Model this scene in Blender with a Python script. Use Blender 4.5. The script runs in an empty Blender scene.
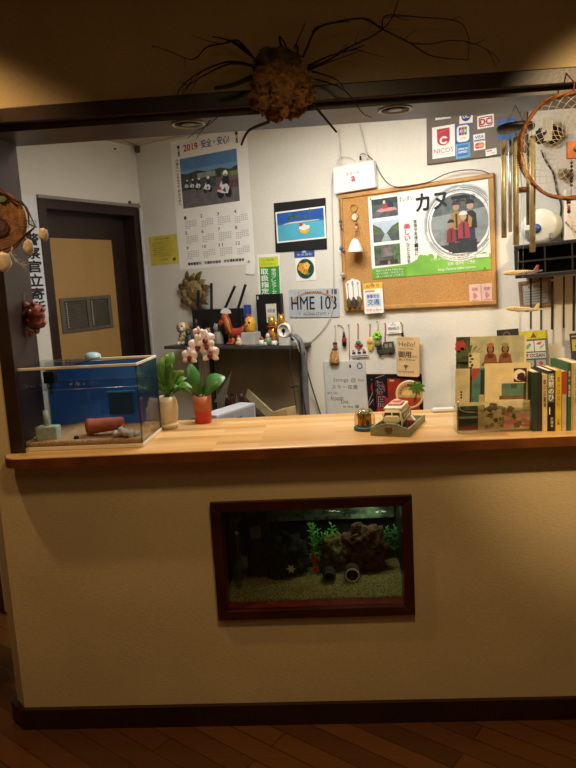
import bpy, math, random
from mathutils import Vector, Matrix, noise
random.seed(7)
SC = bpy.context.scene
COL = SC.collection
V = Vector
# ------------------------------------------------------------------ camera
F_PX, PIT, ROL, YAW, CAMY, CAMH = 669.3, 0.1454, 0.0554, 0.056, -2.2703, 1.6
fw = V((-math.sin(YAW)*math.cos(PIT), math.cos(YAW)*math.cos(PIT), -math.sin(PIT)))
r0 = V((math.cos(YAW), math.sin(YAW), 0)); u0 = r0.cross(fw)
rt = r0*math.cos(ROL) - u0*math.sin(ROL); up = r0*math.sin(ROL) + u0*math.cos(ROL)
EYE = V((0, CAMY, CAMH))
cd = bpy.data.cameras.new('camera'); cam = bpy.data.objects.new('camera', cd); COL.objects.link(cam)
cd.sensor_width = 36; cd.lens = F_PX/768*36; cd.clip_start = 0.05
m3 = Matrix((rt, up, -fw)).transposed()
cam.matrix_world = Matrix.Translation(EYE) @ m3.to_4x4()
SC.camera = cam
SC.view_settings.view_transform = 'Standard'; SC.view_settings.look = 'None'
SC.view_settings.gamma = 1; SC.view_settings.exposure = 0; SC.view_settings.use_curve_mapping = False

def ray(px, py):
    return (fw + rt*((px-288)/F_PX) + up*((384-py)/F_PX))
def on(plane, px, py, off=0.0):
    """world point of a sight line on a wall/top: plane = (point, normal towards viewer)"""
    p0, n = plane; d = ray(px, py); q = p0 + n*off
    return EYE + d*((q-EYE).dot(n)/d.dot(n))
# ------------------------------------------------------------------ the place's main planes
ANG, BD = 0.4913, 1.1659          # the office walls stand 28 degrees askew to the counter
E1 = V((math.cos(ANG), -math.sin(ANG), 0)); NB = V((-math.sin(ANG), -math.cos(ANG), 0))  # along back wall / towards viewer
UC = -1.847                        # office corner along the back wall
BACK = (-NB*BD, NB)
CORNER = -NB*BD + E1*UC
LEFT = (CORNER.copy(), E1.copy())
FRONT = (V((0,0,0)), V((0,-1,0)))
ZT = 1.067
TOP = (V((0,0,ZT)), V((0,0,1)))
ZC = 2.483
def bw(u, z, off=0.0): return -NB*BD + E1*u + NB*off + V((0,0,z))
def lw(v, z, off=0.0): return CORNER + NB*v + E1*off + V((0,0,z))
def up_(px, py, off=0.0):
    p = on(BACK, px, py, off); return (p.dot(E1), p.z)
# ------------------------------------------------------------------ materials
def lin(c):
    if isinstance(c, str):
        c = c.lstrip('#'); c = [int(c[i:i+2], 16)/255 for i in (0, 2, 4)]
    return tuple((x/12.92 if x <= 0.04045 else ((x+0.055)/1.055)**2.4) for x in c)
MATS = {}
def mat(col, rough=0.55, metal=0.0, var=0.06, scale=25.0, bump=0.0, bscale=None, emit=0.0, spec=0.5, trans=0.0):
    key = (col, rough, metal, var, scale, bump, bscale, emit, spec, trans)
    if key in MATS: return MATS[key]
    m = bpy.data.materials.new('m_%03d' % len(MATS)); m.use_nodes = True
    nt = m.node_tree; N = nt.nodes; L = nt.links
    b = N['Principled BSDF']; c = lin(col)
    b.inputs['Roughness'].default_value = rough; b.inputs['Metallic'].default_value = metal
    b.inputs['Specular IOR Level'].default_value = spec
    tc = N.new('ShaderNodeTexCoord')
    if var > 0:
        nz = N.new('ShaderNodeTexNoise'); nz.inputs['Scale'].default_value = scale; nz.inputs['Detail'].default_value = 4
        L.new(tc.outputs['Object'], nz.inputs['Vector'])
        rp = N.new('ShaderNodeValToRGB')
        rp.color_ramp.elements[0].position = .3; rp.color_ramp.elements[1].position = .7
        rp.color_ramp.elements[0].color = (*[max(0, x*(1-var*2)) for x in c], 1)
        rp.color_ramp.elements[1].color = (*[min(1, x*(1+var*2)) for x in c], 1)
        L.new(nz.outputs['Fac'], rp.inputs['Fac']); L.new(rp.outputs['Color'], b.inputs['Base Color'])
    else:
        b.inputs['Base Color'].default_value = (*c, 1)
    if bump > 0:
        n2 = N.new('ShaderNodeTexNoise'); n2.inputs['Scale'].default_value = bscale or scale*3; n2.inputs['Detail'].default_value = 5
        L.new(tc.outputs['Object'], n2.inputs['Vector'])
        bp = N.new('ShaderNodeBump'); bp.inputs['Strength'].default_value = bump; bp.inputs['Distance'].default_value = 0.01
        L.new(n2.outputs['Fac'], bp.inputs['Height']); L.new(bp.outputs['Normal'], b.inputs['Normal'])
    if emit > 0:
        b.inputs['Emission Color'].default_value = (*c, 1); b.inputs['Emission Strength'].default_value = emit
    if trans > 0: b.inputs['Transmission Weight'].default_value = trans
    MATS[key] = m; return m
def clear(tint='#ffffff', gloss=0.06, rough=0.02):
    """thin clear sheet: lets light straight through and mirrors a little"""
    key = ('clear', tint, gloss, rough)
    if key in MATS: return MATS[key]
    m = bpy.data.materials.new('m_clear_%d' % len(MATS)); m.use_nodes = True
    nt = m.node_tree; N = nt.nodes; L = nt.links; N.remove(N['Principled BSDF'])
    t = N.new('ShaderNodeBsdfTransparent'); t.inputs['Color'].default_value = (*lin(tint), 1)
    g = N.new('ShaderNodeBsdfGlossy'); g.inputs['Roughness'].default_value = rough
    lwt = N.new('ShaderNodeLayerWeight'); lwt.inputs['Blend'].default_value = 0.25
    mp = N.new('ShaderNodeMath'); mp.operation = 'MULTIPLY_ADD'; mp.inputs[1].default_value = 0.5; mp.inputs[2].default_value = gloss
    L.new(lwt.outputs['Fresnel'], mp.inputs[0])
    mx = N.new('ShaderNodeMixShader'); L.new(mp.outputs[0], mx.inputs['Fac']); L.new(t.outputs[0], mx.inputs[1]); L.new(g.outputs[0], mx.inputs[2])
    L.new(mx.outputs[0], N['Material Output'].inputs['Surface'])
    MATS[key] = m; return m
def planks(c0, c1, length, width, rot, rough=0.4, grain=1.0, gap=0.002, seed=0.0, gapcol=0.35):
    """boards laid in rows, each of its own tone, with grain"""
    m = bpy.data.materials.new('m_planks_%d' % len(MATS)); m.use_nodes = True
    nt = m.node_tree; N = nt.nodes; L = nt.links; b = N['Principled BSDF']; b.inputs['Roughness'].default_value = rough
    tc = N.new('ShaderNodeTexCoord'); mp = N.new('ShaderNodeMapping'); mp.inputs['Rotation'].default_value = (0, 0, rot); mp.inputs['Location'].default_value = (seed, seed*.7, 0)
    L.new(tc.outputs['Object'], mp.inputs['Vector'])
    br = N.new('ShaderNodeTexBrick'); br.inputs['Scale'].default_value = 1; br.inputs['Brick Width'].default_value = length; br.inputs['Row Height'].default_value = width
    br.inputs['Mortar Size'].default_value = gap; br.inputs['Mortar Smooth'].default_value = 0.1; br.offset = 0.37; br.offset_frequency = 2
    a, c = lin(c0), lin(c1)
    br.inputs['Color1'].default_value = (*a, 1); br.inputs['Color2'].default_value = (*c, 1); br.inputs['Mortar'].default_value = (*[x*gapcol for x in a], 1)
    L.new(mp.outputs[0], br.inputs['Vector'])
    m2 = N.new('ShaderNodeMapping'); m2.inputs['Rotation'].default_value = (0, 0, rot); m2.inputs['Scale'].default_value = (4, 60, 60)
    L.new(tc.outputs['Object'], m2.inputs['Vector'])
    nz = N.new('ShaderNodeTexNoise'); nz.inputs['Scale'].default_value = 1.6; nz.inputs['Detail'].default_value = 6; nz.inputs['Distortion'].default_value = 1.2
    L.new(m2.outputs[0], nz.inputs['Vector'])
    mr = N.new('ShaderNodeMapRange'); mr.inputs['To Min'].default_value = 1-.35*grain; mr.inputs['To Max'].default_value = 1+.35*grain
    L.new(nz.outputs['Fac'], mr.inputs['Value'])
    mm = N.new('ShaderNodeMix'); mm.data_type = 'RGBA'; mm.blend_type = 'MULTIPLY'; mm.inputs['Factor'].default_value = 1
    L.new(br.outputs['Color'], mm.inputs['A']); L.new(mr.outputs['Result'], mm.inputs['B']); L.new(mm.outputs['Result'], b.inputs['Base Color'])
    bp = N.new('ShaderNodeBump'); bp.inputs['Strength'].default_value = .15; bp.inputs['Distance'].default_value = .004
    L.new(nz.outputs['Fac'], bp.inputs['Height']); L.new(bp.outputs['Normal'], b.inputs['Normal'])
    MATS[('planks', len(MATS))] = m; return m
def wallpaper(col, rough=0.85, weave=260.0, strength=.25, var=.05):
    m = bpy.data.materials.new('m_wallpaper_%d' % len(MATS)); m.use_nodes = True
    nt = m.node_tree; N = nt.nodes; L = nt.links; b = N['Principled BSDF']; b.inputs['Roughness'].default_value = rough; b.inputs['Specular IOR Level'].default_value = .2
    tc = N.new('ShaderNodeTexCoord'); c = lin(col)
    cl = N.new('ShaderNodeTexNoise'); cl.inputs['Scale'].default_value = 3.5; cl.inputs['Detail'].default_value = 5
    L.new(tc.outputs['Object'], cl.inputs['Vector'])
    fz = N.new('ShaderNodeTexNoise'); fz.inputs['Scale'].default_value = weave; fz.inputs['Detail'].default_value = 2
    mp = N.new('ShaderNodeMapping'); mp.inputs['Scale'].default_value = (.35, 1, 1); L.new(tc.outputs['Object'], mp.inputs['Vector']); L.new(mp.outputs[0], fz.inputs['Vector'])
    ad = N.new('ShaderNodeMath'); ad.operation = 'ADD'; L.new(cl.outputs['Fac'], ad.inputs[0]); L.new(fz.outputs['Fac'], ad.inputs[1])
    mr = N.new('ShaderNodeMapRange'); mr.inputs['From Min'].default_value = .6; mr.inputs['From Max'].default_value = 1.4; mr.inputs['To Min'].default_value = 1-var*2; mr.inputs['To Max'].default_value = 1+var*2
    L.new(ad.outputs[0], mr.inputs['Value'])
    mm = N.new('ShaderNodeMix'); mm.data_type = 'RGBA'; mm.blend_type = 'MULTIPLY'; mm.inputs['Factor'].default_value = 1; mm.inputs['A'].default_value = (*c, 1)
    L.new(mr.outputs['Result'], mm.inputs['B']); L.new(mm.outputs['Result'], b.inputs['Base Color'])
    bp = N.new('ShaderNodeBump'); bp.inputs['Strength'].default_value = strength; bp.inputs['Distance'].default_value = .002
    L.new(fz.outputs['Fac'], bp.inputs['Height']); L.new(bp.outputs['Normal'], b.inputs['Normal'])
    MATS[('wp', len(MATS))] = m; return m
# ------------------------------------------------------------------ mesh builder (world coordinates)
class Fr:
    """a local frame: origin o, x along, y up, n out"""
    def __init__(s, o, x, y, n=None, w=1.0, h=1.0):
        s.o = V(o); s.x = V(x).normalized(); s.y = V(y).normalized(); s.n = V(n).normalized() if n is not None else s.x.cross(s.y).normalized(); s.w = w; s.h = h
    def P(s, a, b, c=0.0): return s.o + s.x*a + s.y*b + s.n*c
    def q(s, a, b, c=0.0): return s.P(a*s.w, b*s.h, c)       # fractions of width and height
    def sub(s, x0, y0, x1, y1, c=0.0):                        # a smaller frame on it, in fractions
        return Fr(s.q(x0, y0, c), s.x, s.y, s.n, (x1-x0)*s.w, (y1-y0)*s.h)
WF = Fr((0,0,0), (1,0,0), (0,1,0), (0,0,1))
def quad(plane, c, off=0.0):
    """frame of a rectangle seen with corners TL, TR, BR, BL on a wall"""
    tl, tr, br, bl = [on(plane, x, y, off) for x, y in c]
    n = plane[1]
    x = (tr-tl + br-bl); w = x.length/2; x.normalize()
    y = n.cross(x).normalized(); h = ((tl-bl).dot(y) + (tr-br).dot(y))/2
    ctr = (tl+tr+br+bl)/4
    return Fr(ctr - x*w/2 - y*h/2, x, y, n, w, h)
class MB:
    def __init__(s): s.v = []; s.f = []; s.m = []; s.sm = []; s.mats = []
    def mi(s, m):
        if m not in s.mats: s.mats.append(m)
        return s.mats.index(m)
    def add(s, vs, fs, m, smooth=False):
        b = len(s.v); s.v += [V(x) for x in vs]; k = s.mi(m)
        for f in fs: s.f.append([b+i for i in f]); s.m.append(k); s.sm.append(smooth)
    def box(s, fr, x0, y0, z0, x1, y1, z1, m):
        p = [fr.P(x, y, z) for z in (z0, z1) for y in (y0, y1) for x in (x0, x1)]
        s.add(p, [(0,2,3,1),(4,5,7,6),(0,1,5,4),(2,6,7,3),(0,4,6,2),(1,3,7,5)], m)
    def bbox(s, fr, x0, y0, z0, x1, y1, z1, m, r=0.004):
        """box with chamfered edges"""
        r = min(r, abs(x1-x0)*.49, abs(y1-y0)*.49, abs(z1-z0)*.49)
        import bmesh
        bm = bmesh.new(); bmesh.ops.create_cube(bm, size=1)
        for v in bm.verts: v.co = V(((x0+x1)/2+v.co.x*abs(x1-x0), (y0+y1)/2+v.co.y*abs(y1-y0), (z0+z1)/2+v.co.z*abs(z1-z0)))
        bmesh.ops.bevel(bm, geom=bm.edges[:], offset=r, segments=2, affect='EDGES', profile=.5)
        bm.verts.index_update()
        s.add([fr.P(*v.co) for v in bm.verts], [[v.index for v in f.verts] for f in bm.faces], m); bm.free()
    def poly(s, pts, m):                              # flat polygon
        s.add(pts, [list(range(len(pts)))], m)
    def prism(s, fr, pts, z0, z1, m, smooth=False):           # outline in frame xy, extruded along n
        n = len(pts); a = [fr.P(x, y, z0) for x, y in pts]; b = [fr.P(x, y, z1) for x, y in pts]
        fs = [list(range(n))[::-1], list(range(n, 2*n))]
        s.add(a+b, fs + [(i, (i+1) % n, n+(i+1) % n, n+i) for i in range(n)], m, smooth)
    def tube(s, pts, rad, m, n=8, caps=True, smooth=True):
        pts = [V(p) for p in pts]
        if not hasattr(rad, '__len__'): rad = [rad]*len(pts)
        t0 = (pts[1]-pts[0]).normalized(); a = t0.orthogonal().normalized(); ring = []
        for i, p in enumerate(pts):
            t = (pts[min(i+1, len(pts)-1)]-pts[max(i-1, 0)])
            t = t.normalized() if t.length > 1e-9 else t0
            a = (a - t*a.dot(t)); a = a.normalized() if a.length > 1e-6 else t.orthogonal().normalized()
            b = t.cross(a)
            for k in range(n):
                g = 2*math.pi*k/n; ring.append(p + (a*math.cos(g)+b*math.sin(g))*rad[i])
        fs = []
        for i in range(len(pts)-1):
            for k in range(n): fs.append((i*n+k, i*n+(k+1) % n, (i+1)*n+(k+1) % n, (i+1)*n+k))
        if caps: fs += [list(range(n))[::-1], [(len(pts)-1)*n+k for k in range(n)]]
        s.add(ring, fs, m, smooth)
    def lathe(s, fr, prof, m, n=24, smooth=True, sx=1.0, sy=1.0):   # prof (r, z) turned about the frame's n axis
        vs = []; fs = []
        for r, z in prof:
            for k in range(n):
                g = 2*math.pi*k/n; vs.append(fr.P(r*math.cos(g)*sx, r*math.sin(g)*sy, z))
        for i in range(len(prof)-1):
            for k in range(n): fs.append((i*n+k, i*n+(k+1) % n, (i+1)*n+(k+1) % n, (i+1)*n+k))
        if prof[0][0] > 1e-5: fs.append(list(range(n))[::-1])
        if prof[-1][0] > 1e-5: fs.append([(len(prof)-1)*n+k for k in range(n)])
        s.add(vs, fs, m, smooth)
    def ell(s, c, r, m, fr=WF, n=16, k=10, lump=0.0, seed=0):        # ellipsoid, optionally lumpy
        c = V(c); rx, ry, rz = (r, r, r) if not hasattr(r, '__len__') else r
        vs = []; fs = []
        for j in range(k+1):
            th = math.pi*j/k
            for i in range(n):
                g = 2*math.pi*i/n; d = V((math.sin(th)*math.cos(g), math.sin(th)*math.sin(g), -math.cos(th)))
                q = 1 + (lump*noise.noise(d*2.3+V((seed, seed*1.7, 0))) if lump else 0)
                vs.append(c + fr.x*d.x*rx*q + fr.y*d.y*ry*q + fr.n*d.z*rz*q)
        for j in range(k):
            for i in range(n): fs.append((j*n+i, j*n+(i+1) % n, (j+1)*n+(i+1) % n, (j+1)*n+i))
        s.add(vs, fs, m, True)
    def ring(s, fr, R, r, m, n=32, k=8, z=0.0, sx=1, sy=1):
        pts = [fr.P(R*math.cos(2*math.pi*i/n)*sx, R*math.sin(2*math.pi*i/n)*sy, z) for i in range(n+1)]
        s.tube(pts, r, m, n=k, caps=False)
    def disc(s, fr, cx, cy, r, z, m, n=28, ry=None):
        ry = ry or r; s.poly([fr.P(cx+r*math.cos(2*math.pi*i/n), cy+ry*math.sin(2*math.pi*i/n), z) for i in range(n)], m)
    def rect(s, fr, x0, y0, x1, y1, z, m):                          # fractions of the frame
        s.poly([fr.q(x0, y0, z), fr.q(x1, y0, z), fr.q(x1, y1, z), fr.q(x0, y1, z)], m)
    def qpoly(s, fr, pts, z, m): s.poly([fr.q(x, y, z) for x, y in pts], m)
    def leaf(s, base, tip, w, m, bend=V((0,0,0)), nrm=None, n=6, th=0.0006, fold=0.15):
        """a leaf with a mid rib, real thickness"""
        base, tip = V(base), V(tip); ax = tip-base; nrm = (V(nrm) if nrm is not None else V((0,0,1)))
        side = ax.cross(nrm); side = side.normalized() if side.length > 1e-6 else ax.orthogonal().normalized(); nn = side.cross(ax).normalized()
        vs = []; fs = []
        for lay in (0, 1):
            for i in range(n+1):
                t = i/n; p = base + ax*t + V(bend)*(4*t*(1-t)) - nn*th*lay
                ww = w*(math.sin(math.pi*min(1, t*.92+.04))**.8)*.5
                vs += [p - side*ww + nn*ww*fold*2, p, p + side*ww + nn*ww*fold*2]
        o = 3*(n+1)
        for i in range(n):
            for k in (0, 1):
                a = i*3+k; fs.append((a, a+1, a+4, a+3)); fs.append((o+a, o+a+3, o+a+4, o+a+1))
            fs.append((i*3, i*3+3, o+i*3+3, o+i*3)); fs.append((i*3+2, o+i*3+2, o+i*3+5, i*3+5))
        s.add(vs, fs, m, True)
    def build(s, name, parent=None, **tags):
        me = bpy.data.meshes.new(name); o = bpy.data.objects.new(name, me)
        if parent is not None:
            inv = parent['_m'] if False else WM[parent.name].inverted(); vs = [inv @ v for v in s.v]; o.parent = parent; WM[o.name] = WM[parent.name]
        else:
            lo = [min(v[i] for v in s.v) for i in range(3)]; hi = [max(v[i] for v in s.v) for i in range(3)]
            org = V(((lo[0]+hi[0])/2, (lo[1]+hi[1])/2, lo[2])); vs = [v-org for v in s.v]; o.location = org; WM[o.name] = Matrix.Translation(org)
        me.from_pydata([tuple(v) for v in vs], [], s.f)
        for m in s.mats: me.materials.append(m)
        for p, k, sm in zip(me.polygons, s.m, s.sm): p.material_index = k; p.use_smooth = sm
        import bmesh
        bm = bmesh.new(); bm.from_mesh(me); bmesh.ops.recalc_face_normals(bm, faces=bm.faces[:]); bm.to_mesh(me); bm.free()
        me.update(); COL.objects.link(o); tag(o, **tags); return o
WM = {}
def tag(o, label=None, cat=None, group=None, kind=None):
    if label: o['label'] = label
    if cat: o['category'] = cat
    if group: o['group'] = group
    if kind: o['kind'] = kind
    return o
def thing(name, label, cat, loc, group=None):
    o = bpy.data.objects.new(name, None); o.empty_display_size = .05; o.location = loc; COL.objects.link(o)
    WM[o.name] = Matrix.Translation(V(loc)); return tag(o, label, cat, group)
def struct(mb, name, **k): return mb.build(name, kind='structure', **k)
# lettering -----------------------------------------------------------------
GLY = {}
def glyph(t):
    if t not in GLY:
        c = bpy.data.curves.new('lettering', 'FONT'); c.body = t; c.size = 1; c.resolution_u = 2
        o = bpy.data.objects.new('lettering', c); COL.objects.link(o)
        dg = bpy.context.evaluated_depsgraph_get(); dg.update()
        me = bpy.data.meshes.new_from_object(o.evaluated_get(dg))
        vs = [(v.co.x, v.co.y) for v in me.vertices]; fs = [list(p.vertices) for p in me.polygons]
        bpy.data.objects.remove(o); bpy.data.curves.remove(c); bpy.data.meshes.remove(me)
        x0 = min(v[0] for v in vs); x1 = max(v[0] for v in vs); y0 = min(v[1] for v in vs); y1 = max(v[1] for v in vs)
        GLY[t] = ([((x-x0), (y-y0)) for x, y in vs], fs, max(1e-4, x1-x0), max(1e-4, y1-y0))
    return GLY[t]
def text(mb, fr, t, x0, y0, x1, y1, m, z=0.0008, bold=0.0, keep=False):
    """letters t filling the box x0..x1, y0..y1 (fractions of the frame); bold thickens every stroke"""
    vs, fs, w, h = glyph(t)
    W, H = (x1-x0)*fr.w, (y1-y0)*fr.h; sx, sy = W/w, H/h; ox = oy = 0
    if keep:
        k = min(sx, sy); ox = (W-w*k)/2; oy = (H-h*k)/2; sx = sy = k
    g = bold*min(sx, sy); k = 0
    for dx, dy in ([(0, 0)] if not bold else [(-g, 0), (g, 0), (0, g), (0, -g)]):
        mb.add([fr.P(x0*fr.w+ox+x*sx+dx, y0*fr.h+oy+y*sy+dy, z+k*.00003) for x, y in vs], fs, m); k += 1
def vtext(mb, fr, t, x0, y0, x1, y1, m, z=0.0008, bold=0.0):
    n = len(t)
    for i, ch in enumerate(t):
        a = y1-(y1-y0)*(i+1)/n; b = y1-(y1-y0)*i/n; g = (b-a)*.07
        text(mb, fr, ch, x0, a+g, x1, b-g, m, z, bold, keep=(ch in 'のとにでしいへーっ、'))
def mix3(a, b, t): return a+(b-a)*t
# ================================================================== the setting
M_WALLF = wallpaper('#d6c096', weave=180, strength=.35, var=.06)
M_WALLO = wallpaper('#dedbd1', weave=120, strength=.12, var=.03)
M_DARK = mat('#3a2721', rough=.35, var=.18, scale=8, bump=.05, bscale=60)
M_POST = mat('#34251f', rough=.4, var=.15, scale=9, bump=.05, bscale=60); M_SOFF = mat('#4a3a33', rough=.4, var=.15, scale=9)
M_BASE = mat('#2e1812', rough=.35, var=.15, scale=8)
M_CEIL = wallpaper('#cfc4a8', weave=90, strength=.1, var=.02)
XL = on(FRONT, 27, 727).x            # left end of the flat front wall
XR = 2.0
AX0, AX1, AZ0, AZ1 = -0.425, 0.281, 0.418, 0.859   # outer edges of the aquarium frame
WT = 0.11                            # front wall thickness
hx0, hx1, hz0, hz1 = AX0+.008, AX1-.008, AZ0+.008, AZ1-.008
b = MB()
b.box(WF, XL, 0, 0, hx0, WT, 1.03, M_WALLF); b.box(WF, hx1, 0, 0, XR, WT, 1.03, M_WALLF)
b.box(WF, hx0, 0, 0, hx1, WT, hz0, M_WALLF); b.box(WF, hx0, 0, hz1, hx1, WT, 1.03, M_WALLF)
ch = 0.05                            # chamfered left end
b.prism(WF, [(XL, 0), (XL-ch, ch), (XL-ch, WT), (XL, WT)], 0, 1.03, M_WALLF)
struct(b, 'wall_front')
# wall left of the opening above the counter, and the header over the opening
PX0 = on(FRONT, 1, 358).x; PX1 = on(FRONT, 15, 358).x
b = MB(); b.box(WF, XL-ch-.25, .0, 1.03, PX0, WT, 3.0, M_WALLF); struct(b, 'wall_left_pier')
b = MB(); b.box(WF, PX0, 0, 2.2, XR, WT, 3.0, M_WALLF); struct(b, 'wall_header')
b = MB(); b.bbox(WF, PX0, -.012, ZT, PX1, .20, 2.16, M_POST, .003); struct(b, 'trim_post')
b = MB()
b.bbox(WF, PX0-.3, -.03, 2.175, XR, .0, 2.225, M_DARK, .004)
struct(b, 'trim_lintel')
b = MB(); b.box(WF, PX0-.3, 0.0, 2.155, XR, .215, 2.20, M_SOFF); b.box(WF, PX0, WT, 2.2, XR, .215, 2.5, M_WALLO); struct(b, 'trim_soffit')
b = MB()
b.prism(WF, [(XL-ch-.02, WT+.02), (XL-ch-.02, ch-.012), (XL-.008, -.018), (XR, -.018), (XR, 0), (XL, 0), (XL-ch, ch), (XL-ch, WT+.02)], 0, .081, M_BASE)
struct(b, 'baseboard_front')
pa, pb = on((V((0,0,0)), V((0,0,1))), 318, 742), on((V((0,0,0)), V((0,0,1))), 372, 767)
FLOOR_ROT = -math.atan2(pb.y-pa.y, pb.x-pa.x)
# floor, ceilings and office walls
b = MB(); b.box(WF, -3.2, -3.6, -.05, 2.6, 3.2, 0, planks('#6b4322', '#4f2f16', .9, .085, FLOOR_ROT, rough=.3, grain=.8, gap=.003)); struct(b, 'floor')
def wall_seg(u0, u1, z0, z1, name):
    b = MB(); fr = Fr(bw(0, 0), E1, (0,0,1), NB); b.box(fr, u0, z0, -.1, u1, z1, 0, M_WALLO); return struct(b, name)
wall_seg(UC-.1, 2.3, 0, ZC+.03, 'wall_back')
DV0, DV1, DZ = 0.03, 0.772, 2.119      # outer edges of the door frame along the left wall
frL = Fr(lw(0, 0), NB, (0,0,1), E1)
b = MB(); b.box(frL, 0, 0, -.12, DV0, ZC+.03, 0, M_WALLO); b.box(frL, DV0, DZ, -.12, DV1, ZC+.03, 0, M_WALLO); b.box(frL, DV1, 0, -.12, 1.15, ZC+.03, 0, M_WALLO)
struct(b, 'wall_left')
b = MB()
cs = [bw(UC-.1, 0), bw(2.3, 0), V((2.2, WT, 0)), V((-1.6, WT, 0)), lw(1.2, 0, -.1)]
b.prism(WF, [(p.x, p.y) for p in cs], ZC, ZC+.05, M_CEIL); struct(b, 'ceiling')
b = MB(); b.box(WF, -3.2, -3.6, 2.82, 2.6, 0, 2.87, mat('#8a7a58', rough=.9)); struct(b, 'ceiling_lobby')
# the lobby behind the camera
b = MB(); b.box(WF, -3.2, -3.7, 0, 2.6, -3.6, 2.82, M_WALLF); struct(b, 'wall_rear')
b = MB(); b.box(WF, 2.6, -3.6, 0, 2.7, 0.6, 2.82, M_WALLF); struct(b, 'wall_right')
b = MB(); b.box(WF, -3.3, -3.6, 0, -3.2, 1.6, 2.82, mat('#3a2a20', rough=.7)); struct(b, 'wall_hall')
b = MB(); b.box(WF, -3.2, 1.5, 0, -1.75, 1.6, 2.82, mat('#3a2a20', rough=.7)); struct(b, 'wall_hall_end')
# ceiling seams in the office
b = MB(); p, q = bw(UC+.03, ZC-.001), bw(UC+.03, ZC-.001)+NB*1.2+E1*.35
b.tube([p, q], .003, mat('#7d735a'), n=6); struct(b, 'trim_ceiling_seam')
# ------------------------------------------------------------------ lights
def area(name, loc, target, sx, sy, power, col):
    l = bpy.data.lights.new(name, 'AREA'); l.shape = 'RECTANGLE'; l.size = sx; l.size_y = sy; l.energy = power; l.color = col
    o = bpy.data.objects.new(name, l); COL.objects.link(o); o.location = loc
    o.rotation_euler = (V(target)-V(loc)).to_track_quat('-Z', 'Y').to_euler(); return o
def spot(name, loc, target, power, col, angle, blend=.6, rad=.05):
    l = bpy.data.lights.new(name, 'SPOT'); l.energy = power; l.color = col; l.spot_size = math.radians(angle); l.spot_blend = blend; l.shadow_soft_size = rad
    o = bpy.data.objects.new(name, l); COL.objects.link(o); o.location = loc
    o.rotation_euler = (V(target)-V(loc)).to_track_quat('-Z', 'Y').to_euler(); return o
LO = bw(-.20, ZC-.06, .80)
o = area('office_ceiling_lamp', LO, LO-V((0,0,1)), 1.1, .30, 28.5, (1.0, .955, .875)); 
o.rotation_euler = (0, 0, -ANG)
spot('lobby_lamp', (.15, -1.35, 2.78), (.15, -.75, 0), 66, (1.0, .68, .32), 118, .55, .14)
area('lobby_fill', (-.1, -2.5, 2.78), (-.1, -2.5, 0), 1.3, 1.0, 3.8, (1.0, .80, .46))  # added fill light, gives the front wall and header even ambient
spot('downlight_right', (1.12, -1.5, 2.78), (1.12, 0, 1.66), 165, (1.0, .72, .38), 46, .5, .04)
spot('downlight_left', (-1.45, -.5, 2.80), (-1.45, -.25, 0), 48, (1.0, .62, .28), 112, .4, .04)
w = bpy.data.worlds.new('world'); SC.world = w; w.use_nodes = True
w.node_tree.nodes['Background'].inputs['Color'].default_value = (1, .8, .5, 1); w.node_tree.nodes['Background'].inputs['Strength'].default_value = .01
# ================================================================== countertop
P1 = on(TOP, 576, 436); CY = on(TOP, 300, 446.5).y
bk = on(TOP, 300, 414)
BKY = bk.y
print('XL', XL, 'PX', PX0, PX1, 'counter front', CY, 'P1', P1, 'back', bk, on(TOP, 200, 419), on(TOP, 440, 410), on(TOP,2,458), on(TOP,24,448))
M_TOP = planks('#e3ba80', '#c29254', .42, .050, 0.0, rough=.3, grain=.45, gap=.0006, gapcol=.75)
SC.cycles.transparent_max_bounces = 24
def T(px, py): return on(TOP, px, py)
def hz(foot, px, py):
    """height of a point straight above a foot"""
    f = V((fw.x, fw.y, 0)).normalized(); return on((V(foot), -f), px, py).z
def upfr(p, rot=0.0, base=None):        # frame standing on a foot: x right, y back, n up
    c, s = math.cos(rot), math.sin(rot); return Fr(p, (c, s, 0), (-s, c, 0), (0, 0, 1))
def facefr(p, rot=0.0):                 # frame of an upright face: x right, y up, n towards the lobby
    c, s = math.cos(rot), math.sin(rot); return Fr(p, (c, s, 0), (0, 0, 1), (s, -c, 0))
PXM = lambda p: (V(p)-EYE).dot(fw)/F_PX       # metres per pixel at a point
def film(col):
    m = bpy.data.materials.new('m_film'); m.use_nodes = True; nt = m.node_tree; N = nt.nodes; L = nt.links; b = N['Principled BSDF']
    tc = N.new('ShaderNodeTexCoord'); nz = N.new('ShaderNodeTexNoise'); nz.inputs['Scale'].default_value = 7; L.new(tc.outputs['Object'], nz.inputs['Vector'])
    rp = N.new('ShaderNodeValToRGB'); c = lin(col); rp.color_ramp.elements[0].color = (*[x*.6 for x in c], 1); rp.color_ramp.elements[1].color = (*[min(1, x*1.35) for x in c], 1)
    L.new(nz.outputs['Fac'], rp.inputs['Fac']); L.new(rp.outputs['Color'], b.inputs['Base Color']); b.inputs['Roughness'].default_value = .5
    t = N.new('ShaderNodeBsdfTranslucent'); L.new(rp.outputs['Color'], t.inputs['Color']); mx = N.new('ShaderNodeMixShader'); mx.inputs['Fac'].default_value = .55
    L.new(b.outputs[0], mx.inputs[1]); L.new(t.outputs[0], mx.inputs[2]); L.new(mx.outputs[0], N['Material Output'].inputs['Surface']); return m
WHITE = mat('#f2efe8', rough=.6, var=.03); BLACK = mat('#17161a', rough=.45, var=.05); INK = mat('#1c1c20', rough=.7, var=0)
PAPER = mat('#f4f2ec', rough=.75, var=.02, scale=12); CREAM = mat('#e9dcb8', rough=.7, var=.04)
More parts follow.
